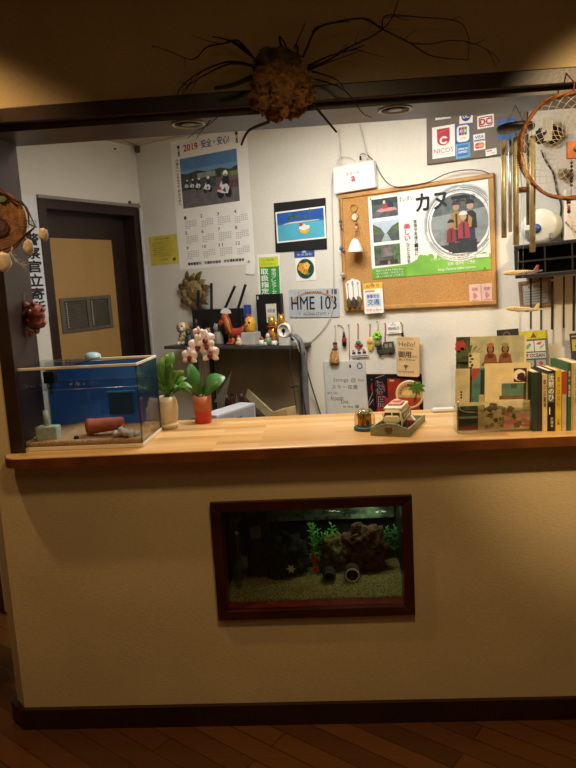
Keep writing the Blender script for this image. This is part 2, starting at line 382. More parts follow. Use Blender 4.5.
# countertop --------------------------------------------------------------
b = MB(); r = .07; xl = T(2, 457).x; pts = [(xl+r*(1-math.cos(g)), CY+r*(1-math.sin(g))) for g in [math.pi/2*i/6 for i in range(7)]]
pts = [(xl+r-r*math.cos(math.pi/2*i/8), CY+r-r*math.sin(math.pi/2*i/8)) for i in range(9)]
out = pts + [(1.5, CY), (1.5, .452), (PX1+.001, .468), (PX1+.001, -.0125), (xl, -.0125)]
b.prism(WF, out, ZT-.036, ZT, M_TOP)
ct = b.build('countertop', label='long butcher-block wooden countertop with rounded end, topping the low wallpapered wall', cat='counter')
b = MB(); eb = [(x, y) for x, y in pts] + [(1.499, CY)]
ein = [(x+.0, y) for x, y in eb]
def offs(P, d):
    o = []
    for i, (x, y) in enumerate(P):
        a = V(P[max(0, i-1)]); c = V(P[min(len(P)-1, i+1)]); t = (c-a).normalized(); o.append((x+t.y*d, y-t.x*d))
    return o
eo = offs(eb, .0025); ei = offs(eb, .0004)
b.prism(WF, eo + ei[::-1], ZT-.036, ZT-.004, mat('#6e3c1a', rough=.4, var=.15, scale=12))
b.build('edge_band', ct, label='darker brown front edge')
bv = ct.modifiers.new('edge', 'BEVEL'); bv.width = .004; bv.segments = 2; bv.limit_method = 'ANGLE'; bv.angle_limit = math.radians(50)
# ================================================================== glass tank on the counter
FL, FRt, BR = T(21.8, 452), T(143.6, 447.3), T(158.2, 431)
ex = (FRt-FL); tw = ex.length; ex.normalize(); ey = V((-ex.y, ex.x, 0)); td = (BR-FRt).dot(ey); 
th_ = hz(FL, 12.5, 369)-ZT
TF = Fr(FL+V((0,0,.0005)), ex, ey, (0,0,1), tw, td)
print('tank', tw, td, th_)
tk = thing('fish_tank', 'clear rectangular tank with pale rims and blue backing on the wooden counter', 'fish tank', TF.P(tw/2, td/2, 0))
RIM = mat('#e3d9c6', rough=.35, var=.03)
for nm, z0, z1 in (('bottom_rim', 0, .014), ('top_rim', th_-.010, th_)):
    b = MB(); g = .0058
    b.bbox(TF, 0, 0, z0, tw, g, z1, RIM, .002); b.bbox(TF, 0, td-g, z0, tw, td, z1, RIM, .002)
    b.bbox(TF, 0, g, z0, g, td-g, z1, RIM, .002); b.bbox(TF, tw-g, g, z0, tw, td-g, z1, RIM, .002)
    if nm == 'bottom_rim': b.box(TF, g, g, .002, tw-g, td-g, .006, RIM)
    b.build(nm, tk)
PANE = clear('#fbfdfd', .012)
for nm, c in (('front_pane', (.003, .003, tw-.003, .005)), ('back_pane', (.003, td-.005, tw-.003, td-.003)), ('side_pane', (.003, .006, .005, td-.006)), ('side_pane', (tw-.005, .006, tw-.003, td-.006))):
    b = MB(); b.box(TF, c[0], c[1], .014, c[2], c[3], th_-.010, PANE); b.build(nm, tk)
b = MB(); b.box(TF, .004, td-.0022, .014, tw-.004, td-.0008, th_-.012, film('#5c9ede')); b.build('backing_sheet', tk, label='blue backing sheet')
for x, y in ((.0035, .0035), (tw-.0035, .0035), (.0035, td-.0035), (tw-.0035, td-.0035)):
    b = MB(); b.box(TF, x-.0022, y-.0022, .014, x+.0022, y+.0022, th_-.010, clear('#c9d4d6', .16, .1)); b.build('corner_post', tk)
WL = .196/.27*th_
b = MB(); nx, ny = 16, 8
vs = [TF.P(.007+(tw-.014)*i/nx, .007+(td-.014)*j/ny, WL+.0012*noise.noise(V((i*.7, j*.9, 0)))) for j in range(ny+1) for i in range(nx+1)]
b.add(vs, [(j*(nx+1)+i, j*(nx+1)+i+1, (j+1)*(nx+1)+i+1, (j+1)*(nx+1)+i) for j in range(ny) for i in range(nx)], clear('#dcebf2', .05, .05), True)
b.build('water', tk, label='bluish water surface')
b = MB(); b.box(TF, .006, .006, th_, tw*.50, td-.008, th_+.003, clear('#f4f8f8', .10, .12)); 
b.box(TF, tw*.497, .006, th_, tw*.505, td-.008, th_+.004, clear('#c9d4d6', .2, .1)); b.build('lid', tk, label='clear lid over half of the tank')
b = MB(); b.tube([TF.P(.006, .0062, WL), TF.P(tw-.006, .0062, WL)], .0011, clear('#f2f8fa', .45, .2), n=6); b.tube([TF.P(.006, td-.006, WL), TF.P(tw-.006, td-.006, WL)], .0011, clear('#f2f8fa', .45, .2), n=6); b.build('water_line', tk)
b = MB()
for i in range(26): 
    x = random.uniform(.05, .75)*tw; b.ell(TF.P(x, .0065, WL+.016+x*.0+random.uniform(-.003, .006)), random.uniform(.0008, .0018), mat('#dfeaf0', rough=.1, var=0), n=6, k=4)
b.build('water_drops', tk)['kind'] = 'stuff'
b = MB(); nx, ny = 60, 20; vs = []
gx = lambda i: .0068+(tw-.0136)*i/nx
def gz(x, y): return .030 + .014*math.exp(-((x/tw-.35)**2)/.02)*(y/td) + .012*(y/td) + .005*noise.noise(V((x*22, y*22, 3)))
for j in range(ny+1):
    for i in range(nx+1):
        x, y = gx(i), .0068+(td-.0136)*j/ny; vs.append(TF.P(x, y, gz(x, y)+.004*noise.noise(V((x*160, y*160, 0)))))
n0 = len(vs); top = [(j*(nx+1)+i, j*(nx+1)+i+1, (j+1)*(nx+1)+i+1, (j+1)*(nx+1)+i) for j in range(ny) for i in range(nx)]
loop = [i for i in range(nx+1)] + [(j)*(nx+1)+nx for j in range(1, ny+1)] + [ny*(nx+1)+i for i in range(nx-1, -1, -1)] + [j*(nx+1) for j in range(ny-1, 0, -1)]
for k in loop:
    p = vs[k]; vs.append(V((p.x, p.y, ZT+.0075)))
sk = [(loop[k], loop[(k+1) % len(loop)], n0+(k+1) % len(loop), n0+k) for k in range(len(loop))]
b.add(vs, top+sk+[[n0+k for k in range(len(loop))]], mat('#c99b70', rough=.9, var=.3, scale=240, bump=.6, bscale=300), True)
b.build('gravel', label='tan gravel bed covering the bottom of the blue-backed tank', cat='gravel', kind='stuff')
def intank(px, py, y):       # point on the vertical plane y behind the front pane
    return on((TF.P(0, y, 0), -ey), px, py)
def tl(p): return ((p-TF.o).dot(ex), (p-TF.o).dot(ey), p.z-TF.o.z)
# terracotta pot lying on its side
p = intank(88, 428, .07); q = intank(123, 424, .075); ax = (q-p).normalized(); R = .030
zc = lambda p, r: V((p.x, p.y, ZT+gz(*tl(p)[:2])+r+.003))
p, q = zc(p, R), zc(q, R); fr = Fr(p, V((0,0,1)).cross(ax), ax.cross(V((0,0,1)).cross(ax)), ax)
b = MB(); L_ = (q-p).length; TER = mat('#b4583a', rough=.75, var=.1, scale=40, bump=.1)
b.lathe(fr, [(R*.86, .01), (R*.86, 0), (R, 0), (R*1.0, .016), (R*.93, .017), (R*.74, L_), (R*.25, L_), (R*.2, L_-.006), (R*.62, L_-.006), (R*.82, .016), (R*.86, .01)], TER, n=28)
b.build('terracotta_pot', label='small terracotta flower pot lying on its side in the tan gravel', cat='flower pot')
# white sponge filter with riser tube
p = intank(50, 440, .05); x, y, _ = tl(p); z0 = gz(x, y)-.004
f_ = thing('sponge_filter', 'white block filter with upright tube standing in the gravel of the tank', 'aquarium filter', TF.P(x, y, z0))
FM = mat('#b9c4b4', rough=.7, var=.08, scale=60)
b = MB(); b.bbox(TF, x-.043, y-.02, z0, x+.036, y+.026, z0+.052, FM, .005); b.build('block', f_)
b = MB(); b.tube([TF.P(x-.006, y, z0+.052), TF.P(x-.006, y, z0+.108)], .009, FM, n=12); b.build('riser_tube', f_)
p = intank(127, 437, .035); x, y, _ = tl(p)
b = MB(); 
for k in range(5): b.ell(TF.P(x-.038+.018*k, y+.008*math.sin(k*2), gz(x, y)+.012+.006*math.sin(k*1.3)), (.014, .018, .013+.004*(k % 2)), mat('#c9bdb2', rough=.3, var=.1, scale=50), TF, lump=.5, seed=k)
b.build('shell_rock', label='pale smooth lumpy shelter stone beside the terracotta pot', cat='stone')
p = intank(76, 435, .03); x, y, _ = tl(p)
b = MB(); b.ell(TF.P(x, y, gz(x, y)+.004), (.009, .008, .007), BLACK, TF, lump=.4, seed=4); b.build('pebble', label='single black pebble on the tan gravel in front of the terracotta pot', cat='pebble')
p = intank(50, 378, .17); x, y, z = tl(p)
b = MB(); b.bbox(TF, x-.022, y-.012, z-.02, x+.022, y+.02, z+.026, BLACK, .005); b.tube([TF.P(x, y, z-.02), TF.P(x, y+.005, z-.06)], .006, BLACK)
b.build('filter_motor', label='small black motor hanging inside the tank near the water line', cat='pump')
p = intank(122, 400, td-.02); x, y, z = tl(p); BLU = mat('#2f7dbb', rough=.4, var=.12)
b = MB(); b.bbox(TF, x-.05, y-.014, z-.055, x+.05, y, z+.03, mat('#184a80', rough=.4, var=.12), .004); b.bbox(TF, x-.055, y-.018, z+.03, x+.055, y+.002, z+.038, BLU, .003)
b.build('breeding_box', label='blue plastic box hung at the back of the tank behind the pot', cat='box')
# pale dome seen over the back rim
p = T(110, 430)+V((.0, .16, 0)); p = V((p.x-.07, .405, ZT)); zz = hz(p, 108, 351)
b = MB(); b.lathe(upfr(p), [(.03, 0), (.035, .01), (.035, zz-ZT-.03), (.032, zz-ZT-.012), (.02, zz-ZT-.003), (0, zz-ZT)], mat('#a9c7cf', rough=.35, var=.04), n=24)
b.build('air_pump', label='pale blue domed canister standing behind the clear tank', cat='air pump')
# ================================================================== potted plants
LEAF1 = mat('#4f7d2c', rough=.4, var=.22, scale=30); LEAF2 = mat('#3e6d33', rough=.35, var=.15, scale=20); LEAFD = mat('#2f4f22', rough=.4, var=.15)
p = T(168.3, 428); s = PXM(p); g = p.copy()
pv = thing('potted_plant', 'leafy green plant in a beige banded ceramic vase beside the tank', 'potted plant', p)
fr = upfr(p); VA = mat('#c9b695', rough=.35, var=.06); hv = hz(p, 169, 396)-ZT
b = MB(); b.lathe(fr, [(.030, 0), (.032, .002), (.034, .012), (.030, .022), (.036, .035), (.0395, hv*.6), (.036, hv*.85), (.029, hv), (.026, hv), (.032, hv*.85), (.028, .05), (0, .05)], VA, n=28, sx=1.16, sy=1.16)
b.build('vase', pv)
b = MB(); b.lathe(fr, [(.034, .009), (.0365, .012), (.0365, .019), (.033, .023)], mat('#e0cfa5', rough=.35), n=28, sx=1.16, sy=1.16); b.build('band', pv, label='raised cream band')
b = MB(); b.lathe(fr, [(0, hv*.86), (.03, hv*.84)], mat('#3b2a1c', rough=.95, bump=.5), n=16); b.build('soil', pv)
random.seed(11); tp = fr.P(0, 0, hv*.86)
for (lx, ly, bx, by, w) in ((166, 354, 166, 385, 13), (158, 372, 163, 384, 12), (178, 372, 171, 384, 12), (192, 388, 176, 389, 9), (155, 378, 163, 389, 9), (187, 378, 174, 388, 9), (160, 361, 165, 382, 11), (171, 363, 169, 383, 10), (181, 390, 173, 393, 9), (157, 388, 164, 391, 9), (175, 378, 168, 392, 10), (163, 370, 166, 388, 11), (190, 393, 177, 387, 8), (172, 352, 169, 378, 11), (184, 371, 174, 385, 9), (161, 365, 164, 384, 10), (178, 386, 170, 393, 8)):
    dy = random.uniform(-.03, .03) if lx > 166 else .035; pl = (V((0, p.y+dy, 0)), V((0,-1,0))); pl0 = (V((0, p.y+dy*.3, 0)), V((0,-1,0)))
    a, c = on(pl0, bx, by), on(pl, lx, ly); b = MB()
    b.tube([tp+V((random.uniform(-.008, .008), random.uniform(-.008, .008), 0)), (tp+a)/2+V((0,0,.01)), a], .0018, LEAF1, n=6)
    b.leaf(a, c, w*s*.92, LEAF1, bend=V((0, -.006, .012)), nrm=V((random.uniform(-.3, .3), -.75, .65))); b.build('leaf', pv)
# orchid
p = T(203.5, 422.5); s = PXM(p); fr = upfr(p); hp = hz(p, 203, 395.5)-ZT
oc = thing('orchid', 'pink and white spotted orchid in a small orange and red pot', 'orchid', p)
b = MB(); R0, R1 = .034, .0375
b.lathe(fr, [(R0-.002, 0), (R0, .002), (R0+.0012, hp*.42), (R0+.0012, hp*.42+.0005)], mat('#c02a22', rough=.3, var=.05), n=32); b.build('pot_base', oc, label='glossy red lower half of pot')
b = MB(); b.lathe(fr, [(R0+.0012, hp*.42), (R1, hp), (R1-.004, hp), (R0-.003, hp*.45), (0, hp*.45)], mat('#b5623a', rough=.6, var=.08), n=32); b.build('pot', oc)
b = MB(); b.ell(fr.P(0, 0, hp-.012), (.032, .032, .010), mat('#54402a', rough=.95, var=.3, bump=.8, bscale=120), lump=.5); b.build('bark', oc)
pl = (V((0, p.y, 0)), V((0,-1,0)))
for (bx, by, lx, ly, w, bd, nr) in ((199, 395, 190, 364, 13, (-.004, -.012, .0), (.5, -.85, .2)), (205, 395, 225, 377, 15, (.0, -.01, .016), (-.3, -.75, .6)), (204, 396, 210, 384, 9, (0, .02, 0), (0, -.9, .4)), (199, 396, 193, 383, 9, (0, .02, 0), (0, -.9, .4))):
    b = MB(); b.leaf(on(pl, bx, by)+V((0,-.006,0)), on(pl, lx, ly), w*s*1.3, LEAF2, bend=V(bd), nrm=V(nr), n=10, th=.0015, fold=.12); b.build('leaf', oc)
b = MB(); st = [on(pl, x, y)+V((0, -.01, 0)) for x, y in ((203, 396), (201, 380), (203, 365), (206, 350), (207, 338))]
b.tube(st, .0016, mat('#4b5a2a'), n=6); b.tube([on(pl, 203, 396), on(pl, 204.5, 370), on(pl, 206, 350)], .0012, mat('#6a5a3a'), n=5); b.build('stem', oc)
PET = mat('#efdfe6', rough=.5, var=.10, scale=60); MAG = mat('#6e1538', rough=.5, var=.15)
FLW = [(198, 346.5, 11), (190, 357, 10.5), (205, 339.5, 10.5), (210.5, 354, 11), (207, 346, 9), (199, 333, 7)]
for k, (fx, fy, rr) in enumerate(FLW):
    c = on((V((0, p.y-.02-.006*(k % 3), 0)), V((0,-1,0))), fx, fy); R = rr*s*.95
    yaw = random.uniform(-.5, .5); ff = facefr(c, yaw)
    b = MB(); b.tube([st[3] if fy > 342 else st[4], c+ff.n*-.012, c], .001, mat('#4b5a2a'), n=5)
    for j, (ang, ln, ww) in enumerate(((90, 1, .62), (210, .95, .6), (330, .95, .6), (20, 1.0, .98), (160, 1.0, .98))):
        a = math.radians(ang+random.uniform(-8, 8)); d = ff.x*math.cos(a)+ff.y*math.sin(a)
        b.leaf(c+ff.n*(.0005*j), c+d*R*ln+ff.n*.003, R*ww, PET, nrm=ff.n, bend=ff.n*.003, fold=-.05, n=7)
    fl = b.build('flower', oc)
    b = MB(); b.ell(c+ff.n*.004-ff.y*R*.12, (R*.26, R*.3, R*.22), MAG, ff, n=10, k=7, lump=.4, seed=k)
    b.leaf(c+ff.n*.004, c-ff.y*R*.5+ff.n*.009, R*.4, MAG, nrm=ff.n); b.build('lip', fl, label='dark magenta flower lip')
# ================================================================== snow globe
p = T(365, 429.5); s = PXM(p); fr = upfr(p); R = 11.2*s
sg = thing('snow_globe', 'small clear dome souvenir with palm tree on a blue base', 'snow globe', p)
b = MB(); b.lathe(fr, [(R*.94, 0), (R, .002), (R, .010), (R*.93, .013), (0, .013)], mat('#2a5870', rough=.25, var=.1), n=32); b.build('base', sg)
hd = hz(p, 365, 408)-ZT
b = MB(); b.lathe(fr, [(R*.93, .012)]+[(R*.95*math.cos(t*math.pi/2)**.55, .013+(hd-.013)*(.30+.70*math.sin(t*math.pi/2))) for t in [i/8 for i in range(8)]]+[(0, hd)], clear('#fdf6e4', .03), n=32); b.build('dome', sg)
b = MB(); b.box(fr, -R*.62, .006, .013, R*.62, .009, hd*.72, mat('#d8a24a', rough=.6, var=.25, scale=60)); b.build('backdrop', sg, label='amber sunset backdrop')
b = MB(); b.tube([fr.P(-.004, 0, .013), fr.P(-.007, -.002, hd*.4), fr.P(-.002, 0, hd*.72)], [.0025, .002, .0016], mat('#5b4022'), n=7); tr = b.build('palm_trunk', sg)
b = MB()
for k in range(9):
    a = k*2*math.pi/9; b.leaf(fr.P(-.002, 0, hd*.74), fr.P(-.002+R*.66*math.cos(a), R*.5*math.sin(a), hd*.70), .011, mat('#28622b'), bend=V((0,0,.007)))
b.build('palm_fronds', sg)
b = MB(); b.ell(fr.P(-.009, -.012, .023), (.006, .005, .010), mat('#a3262a'), fr); b.ell(fr.P(.010, -.010, .026), (.0055, .005, .013), BLACK, fr); b.ell(fr.P(.010, -.011, .043), .0055, mat('#caa27e'), fr); b.build('figurines', sg)
# ================================================================== toy van diorama
c0, c1, c2 = T(370.5, 435.5), T(409, 437), T(423.5, 421)
ex_ = c1-c0; w_ = ex_.length; ex_.normalize(); ey_ = V((-ex_.y, ex_.x, 0)); d_ = max(.11, (c2-c1).length); D = Fr(c0, ex_, ey_, (0,0,1), w_, d_)
dv = thing('van_diorama', 'souvenir diorama of a cream toy van in a grey-green tray with round sign', 'toy', D.P(w_/2, d_/2, 0))
GG = mat('#8d8f74', rough=.6, var=.08); s = PXM(c0)
b = MB(); b.box(D, .004, .004, 0, w_-.004, d_-.004, .005, mat('#6d7058', rough=.7))
n = 14; arch = [(0, 0), (w_, 0)]+[(w_*(1-i/n), .026+.018*math.sin(math.pi*i/n)) for i in range(n+1)]
ff = Fr(c0, ex_, (0,0,1), -ey_); b.prism(ff, arch, -.005, 0, GG)
for sx in (0, w_-.005): b.prism(Fr(D.P(sx, 0, 0), ey_, (0,0,1), ex_), [(.005, 0), (d_, 0), (d_, .024), (.005, .028)], 0, .005, GG)
b.box(D, .005, d_-.005, 0, w_-.005, d_, .022, GG); b.build('tray', dv)
b = MB()
for k in range(15): b.box(ff, .004+k*(w_-.008)/14-.0006, .002, 0, .004+k*(w_-.008)/14+.0006, .026+.018*math.sin(math.pi*(k+.3)/15), .001, mat('#74765c'))
b.build('slats', dv)
b = MB(); b.lathe(Fr(ff.P(w_*.48, .022, 0), ff.x, ff.y, ff.n), [(.013, .0), (.013, .004), (.009, .0055), (0, .006)], mat('#6b4a22', rough=.5, var=.2), n=20); b.build('medallion', dv, label='brown round medallion')
# van: a rounded box body running back
VB = Fr(D.P(w_*.27, .014, .006), (ex_+ey_*.06).normalized(), (ey_-ex_*.06).normalized(), (0,0,1))
vw, vl, vh = .072, d_*.70, .080
def vsec(y, w, z0, z1, r=.35):
    hw = w/2; return [VB.P(vw/2+hw*x, y, z0+(z1-z0)*z) for x, z in ((-1, 0), (1, 0), (1, .45), (.97, .62), (.86, .9), (.6, 1), (-.6, 1), (-.86, .9), (-.97, .62), (-1, .45))]
def sections(mb, secs, m):
    k = len(secs[0]); vs = [p for s_ in secs for p in s_]; fs = [list(range(k))[::-1], [(len(secs)-1)*k+i for i in range(k)]]
    for j in range(len(secs)-1): fs += [(j*k+i, j*k+(i+1) % k, (j+1)*k+(i+1) % k, (j+1)*k+i) for i in range(k)]
    mb.add(vs, fs, m, False)
VC = mat('#e3d6ac', rough=.35, var=.03); 
b = MB(); sections(b, [vsec(0, vw*.95, .010, .044), vsec(.004, vw, .008, .058), vsec(.02, vw, .008, vh), vsec(vl*.9, vw, .008, vh), vsec(vl, vw*.93, .010, vh*.9)], VC); vb = b.build('van_body', dv)
b = MB(); b.bbox(VB, .004, .022, vh-.002, vw-.004, vl*.88, vh+.007, mat('#efe6c6', rough=.35), .004); b.build('van_roof', dv)
b = MB(); b.bbox(VB, .012, .06, vh+.007, vw-.012, vl*.72, vh+.014, mat('#c98c78', rough=.6, var=.15), .003); b.ell(VB.P(vw*.5, vl*.6, vh+.015), (.016, .014, .008), mat('#d99a84'), VB); b.build('luggage', dv, label='pink luggage on the van roof')
GD = mat('#2a3320', rough=.2, var=.05)
b = MB()
for x0, x1 in ((.08, .47), (.53, .92)): b.add([VB.P(vw*x0, .0012, .046), VB.P(vw*x1, .0012, .046), VB.P(vw*(.5+(x1-.5)*.88), .0105, .072), VB.P(vw*(.5+(x0-.5)*.88), .0105, .072)], [(0,1,2,3)], mat('#5a4c22', rough=.15, var=.1))
b.build('windscreen', dv)
for k in range(4):
    y0 = .026+k*(vl-.04)/4
    for xa, xb in ((vw-.003, vw+.0007), (-.0007, .003)):
        b = MB(); b.box(VB, xa, y0, .044, xb, y0+(vl-.04)/4-.006, .063, GD); b.build('side_window', dv)
b = MB(); b.add([VB.P(vw*.04, -.001, .047), VB.P(vw*.5, -.0012, .022), VB.P(vw*.96, -.001, .047), VB.P(vw*.96, -.001, .011), VB.P(vw*.04, -.001, .011)], [(0,1,4),(1,2,3)], mat('#2f4636', rough=.3)); 
b.box(VB, vw-.001, .012, .010, vw+.0009, vl*.95, .034, mat('#2f4636', rough=.3)); b.box(VB, -.0009, .012, .010, .001, vl*.95, .034, mat('#2f4636', rough=.3)); b.build('two_tone_paint', dv, label='dark green lower paint')
for x in (.17, .83):
    b = MB(); b.ell(VB.P(vw*x, 0, .030), (.005, .003, .005), mat('#e8e6df', rough=.1, metal=.3), VB, n=12, k=8); b.build('headlight', dv)
b = MB(); b.lathe(Fr(VB.P(vw*.5, -.002, .030), VB.x, (0,0,1), -VB.y), [(.007, 0), (.007, .0015), (0, .002)], mat('#b08a3c', rough=.3, metal=.5), n=16); b.build('badge', dv)
b = MB(); b.bbox(VB, -.001, -.005, .006, vw+.001, 0, .012, mat('#d9d2bb', rough=.25), .002); b.build('bumper', dv)
for x in (0, vw):
    for y in (.024, vl-.022):
        b = MB(); b.lathe(Fr(VB.P(x, y, .010), (0,1,0), (0,0,1), ex_), [(0, -.004), (.0105, -.004), (.0105, .004), (0, .004)], BLACK, n=16); b.build('wheel', dv)
# sign disc behind the van
SC_ = on((D.P(w_*.9, d_*.86, 0), -ey_), 409.5, 394.5); SF = Fr(SC_, ex_, (0,0,1), -ey_); R = 14.2*PXM(SC_)
b = MB(); b.lathe(SF, [(0, -.004), (R, -.004), (R, 0), (R*.86, 0), (R*.86, -.001), (0, -.001)], mat('#e6dcc0', rough=.5, var=.04), n=40); sgn = b.build('sign_disc', dv)
b = MB(); b.disc(SF, 0, 0, R*.86, -.0004, mat('#c7b987', rough=.6, var=.12, scale=50), n=36)
b.poly([SF.P(R*.86*math.cos(a), R*.86*math.sin(a), .0001) for a in [math.pi*1.08+i*math.pi*.84/12 for i in range(13)]], mat('#b5472e', rough=.6))
b.poly([SF.P(R*.5*math.cos(a)-R*.05, R*.42*math.sin(a)-.003, .0003) for a in [i*math.pi/9 for i in range(10)]], mat('#e7d59a')); b.build('sunset_print', sgn)
b = MB()
for k, ch in enumerate('HAWAII'):
    a = math.radians(172-k*19); c = SF.P(R*.66*math.cos(a), R*.66*math.sin(a), .0008); tf = Fr(c, SF.x*math.sin(a)-SF.y*math.cos(a), SF.x*math.cos(a)+SF.y*math.sin(a), SF.n, .009, .011)
    text(b, tf, ch, -.5, -.5, .5, .5, mat('#a02a30', var=0), 0, .02)
b.build('lettering', sgn, label='red arched lettering')
b = MB(); b.tube([SF.P(R*.35, -R*.5, .003), SF.P(R*.5, 0, .003), SF.P(R*.55, R*.45, .003)], .0022, mat('#6b4a2a'), n=6)
for k in range(8):
    a = k*2*math.pi/8+.3; b.leaf(SF.P(R*.55, R*.47, .004), SF.P(R*.55+R*.62*math.cos(a), R*.47+R*.5*math.sin(a), .004), .011, mat('#4f8a3a'), nrm=SF.n, bend=SF.y*.006)
b.build('palm_tree', sgn)
b = MB(); b.tube([SF.P(0, -R*.9, -.002), V((SC_.x, SC_.y, ZT+.004))], .004, GG, n=8); b.build('sign_post', dv)
b = MB(); hp_ = D.P(w_*.86, d_*.42, .005); hf = Fr(hp_, ex_, ey_, (0,0,1))
b.box(hf, -.010, 0, 0, .010, .02, .030, mat('#c4453a', rough=.6)); b.prism(Fr(hp_, ex_, (0,0,1), -ey_), [(-.014, .030), (.014, .030), (0, .046)], -.022, .002, mat('#efe6d6')); 
for x in (-.005, .005): b.box(hf, x-.003, -.0006, .008, x+.003, .001, .022, mat('#2e3f66'))
b.build('beach_hut', dv)
b = MB(); b.ell(D.P(w_*.88, d_*.22, .012), (.010, .018, .010), mat('#6b2f28', var=.2), D, lump=.4); b.build('shrub', dv); b = MB(); b.ell(D.P(w_*.1, d_*.3, .012), (.006, .02, .012), mat('#35512c', var=.2), D, lump=.5); b.build('shrub', dv)
# ================================================================== white tray on the back of the counter
p = T(444, 412.5)
b = MB(); fr = upfr(p); b.bbox(fr, -.045, 0, 0, .10, .035, .016, mat('#d9dadb', rough=.4, var=.02), .007); b.build('white_tray', label='flat white plastic tray at the back edge of the counter', cat='tray')
# ================================================================== card holder with postcards
h0, h1 = T(456.5, 433), T(531.6, 431); h0.y = h1.y = .002; hw = (h1-h0).length; hx = (h1-h0).normalized(); HF = Fr(h0, hx, (0,0,1), V((hx.y, -hx.x, 0)))
print('holder', h0, h1, hw, d_, w_)
ch_ = thing('card_holder', 'clear acrylic stand holding postcards beside the row of books', 'card holder', HF.P(hw/2, 0, 0))
AC = clear('#fbfcfa', .015, .05)
tilt = .10
b = MB()
bf = Fr(HF.P(0, 0, .0), hx, V((0,0,1))*math.cos(tilt)-HF.n*math.sin(tilt), None)
b.box(bf, 0, 0.003, -.075, hw, .235, -.072, AC); b.build('back_panel', ch_)
b = MB(); b.box(HF, 0, 0, -.09, hw, .004, .006, AC); b.build('base', ch_)
b = MB(); b.box(HF, 0, .004, .003, hw, .085, .006, AC); b.build('front_panel', ch_)
for x in (0, hw-.003):
    b = MB(); b.box(HF, x, .004, -.06, x+.003, .09, .003, AC); b.build('side_panel', ch_)
b = MB(); pts = [(458, 400), (458.5, 405), (460.5, 410), (465, 412), (476, 412.3)]
b.tube([on((HF.P(0, 0, .0075), HF.n), x, y) for x, y in pts], .0012, mat('#e8e8e8', rough=.2, metal=.8), n=6); b.build('wire_clip', ch_, label='shiny curved wire')
def card(name, corners, off, base, label, art, th=.0012):
    q = quad((HF.o, HF.n), corners, off); b = MB(); b.box(q, 0, 0, -th, q.w, q.h, 0, base); o = b.build(name, label=label, cat='postcard', group='postcards in the clear stand')
    b = MB(); art(b, q); b.build('picture', o); return q
SKIN = mat('#8a5636', rough=.6, var=.1)
def blob(mb, q, cx, cy, rx, ry, m, z, n=14, jag=.0):
    mb.qpoly(q, [(cx+rx*math.cos(2*math.pi*i/n)*(1+random.uniform(-jag, jag)), cy+ry*math.sin(2*math.pi*i/n)*(1+random.uniform(-jag, jag))) for i in range(n)], z, m)
def art1(b, q):
    b.rect(q, .0, 0, .97, 1, .0003, mat('#b4b294', rough=.6, var=.12, scale=20)); b.rect(q, 0, .6, .2, 1, .0004, mat('#414a35', rough=.6, var=.4, scale=60))
    b.rect(q, .0, .0, .18, .62, .0004, mat('#3a3d31', rough=.6, var=.5, scale=60))
    b.rect(q, .18, .0, .34, .76, .0005, mat('#d9cda6')); blob(b, q, .06, .86, .075, .09, mat('#b5463c'), .0006, jag=.2)
    for k in range(9):
        a = math.radians(20+k*22); b.qpoly(q, [(.2, .72), (.2+.2*math.cos(a)-.02, .72+.14*math.sin(a)), (.2+.2*math.cos(a)+.02, .72+.14*math.sin(a)+.02)], .0006, mat('#5a6b3c'))
    for cx in (.49, .70):
        blob(b, q, cx, .80, .055, .075, mat('#3d2a1e'), .0006); blob(b, q, cx, .805, .036, .04, mat('#9a6a48'), .0008); blob(b, q, cx, .865, .05, .03, mat('#b06a3a') if cx < .6 else mat('#8f8a5a'), .0009, jag=.25)
        b.qpoly(q, [(cx-.10, .58), (cx+.10, .58), (cx+.08, .71), (cx+.02, .765), (cx-.02, .765), (cx-.08, .71)], .0007, SKIN); blob(b, q, cx, .70, .05, .035, mat('#5e2f26'), .0009, jag=.25)
        b.qpoly(q, [(cx-.14, .56), (cx+.12, .56), (cx+.1, .61), (cx-.1, .61)], .00085, mat('#6f4a2c'))
    for k in range(5): blob(b, q, .21+.02*(k % 2), .71-.045*k, .025, .018, INK, .0008, n=7, jag=.5)
card('postcard', ((456, 338), (526, 334.3), (526, 402), (456, 402)), -.050, mat('#e6d3a4', rough=.6), 'tall postcard of two seated dancers wearing headdresses, rearmost in the clear stand', art1)
def art2(b, q):
    b.rect(q, .64, .5, .92, .86, .0003, mat('#46201f', rough=.6)); 
    for r_, c_ in ((.13, '#e6dcc8'), (.095, '#46201f')): blob(b, q, .76-(.0 if r_ > .1 else -.025), .68-(.0 if r_ > .1 else .03), r_, r_*1.15, mat(c_), .0005 if r_ > .1 else .0007, n=20)
    b.qpoly(q, [(.66, .60), (.70, .80), (.86, .79), (.9, .72), (.8, .745), (.72, .70), (.70, .54)], .0008, mat('#efe8d8'))
    b.rect(q, .38, .14, .91, .47, .0003, mat('#5f7f68', rough=.6, var=.15)); b.rect(q, .58, .33, .71, .46, .0005, mat('#3f5a48')); b.rect(q, .33, .05, .91, .15, .0004, mat('#7a5a3e', rough=.6, var=.2))
card('postcard', ((484, 364), (530, 362), (530.5, 401), (484.5, 401.5)), -.034, mat('#e6d0a0', rough=.6), 'cream postcard with a white curling wave on maroon and a green band', art2)
def art3(b, q):
    b.rect(q, .0, 0, .88, .97, .0003, mat('#cfc49c', rough=.6, var=.1)); b.rect(q, .9, .0, 1, 1, .0004, mat('#2b2a22'))
    for k in range(3): blob(b, q, .38, .34-.08*k, .07, .03, INK, .0006, n=6)
card('postcard', ((455, 369), (471.3, 368.5), (471.5, 404), (455.5, 404)), -.026, mat('#ddd0a6', rough=.6), 'narrow plain cream postcard with tiny black print at the outer side of the stand', art3)
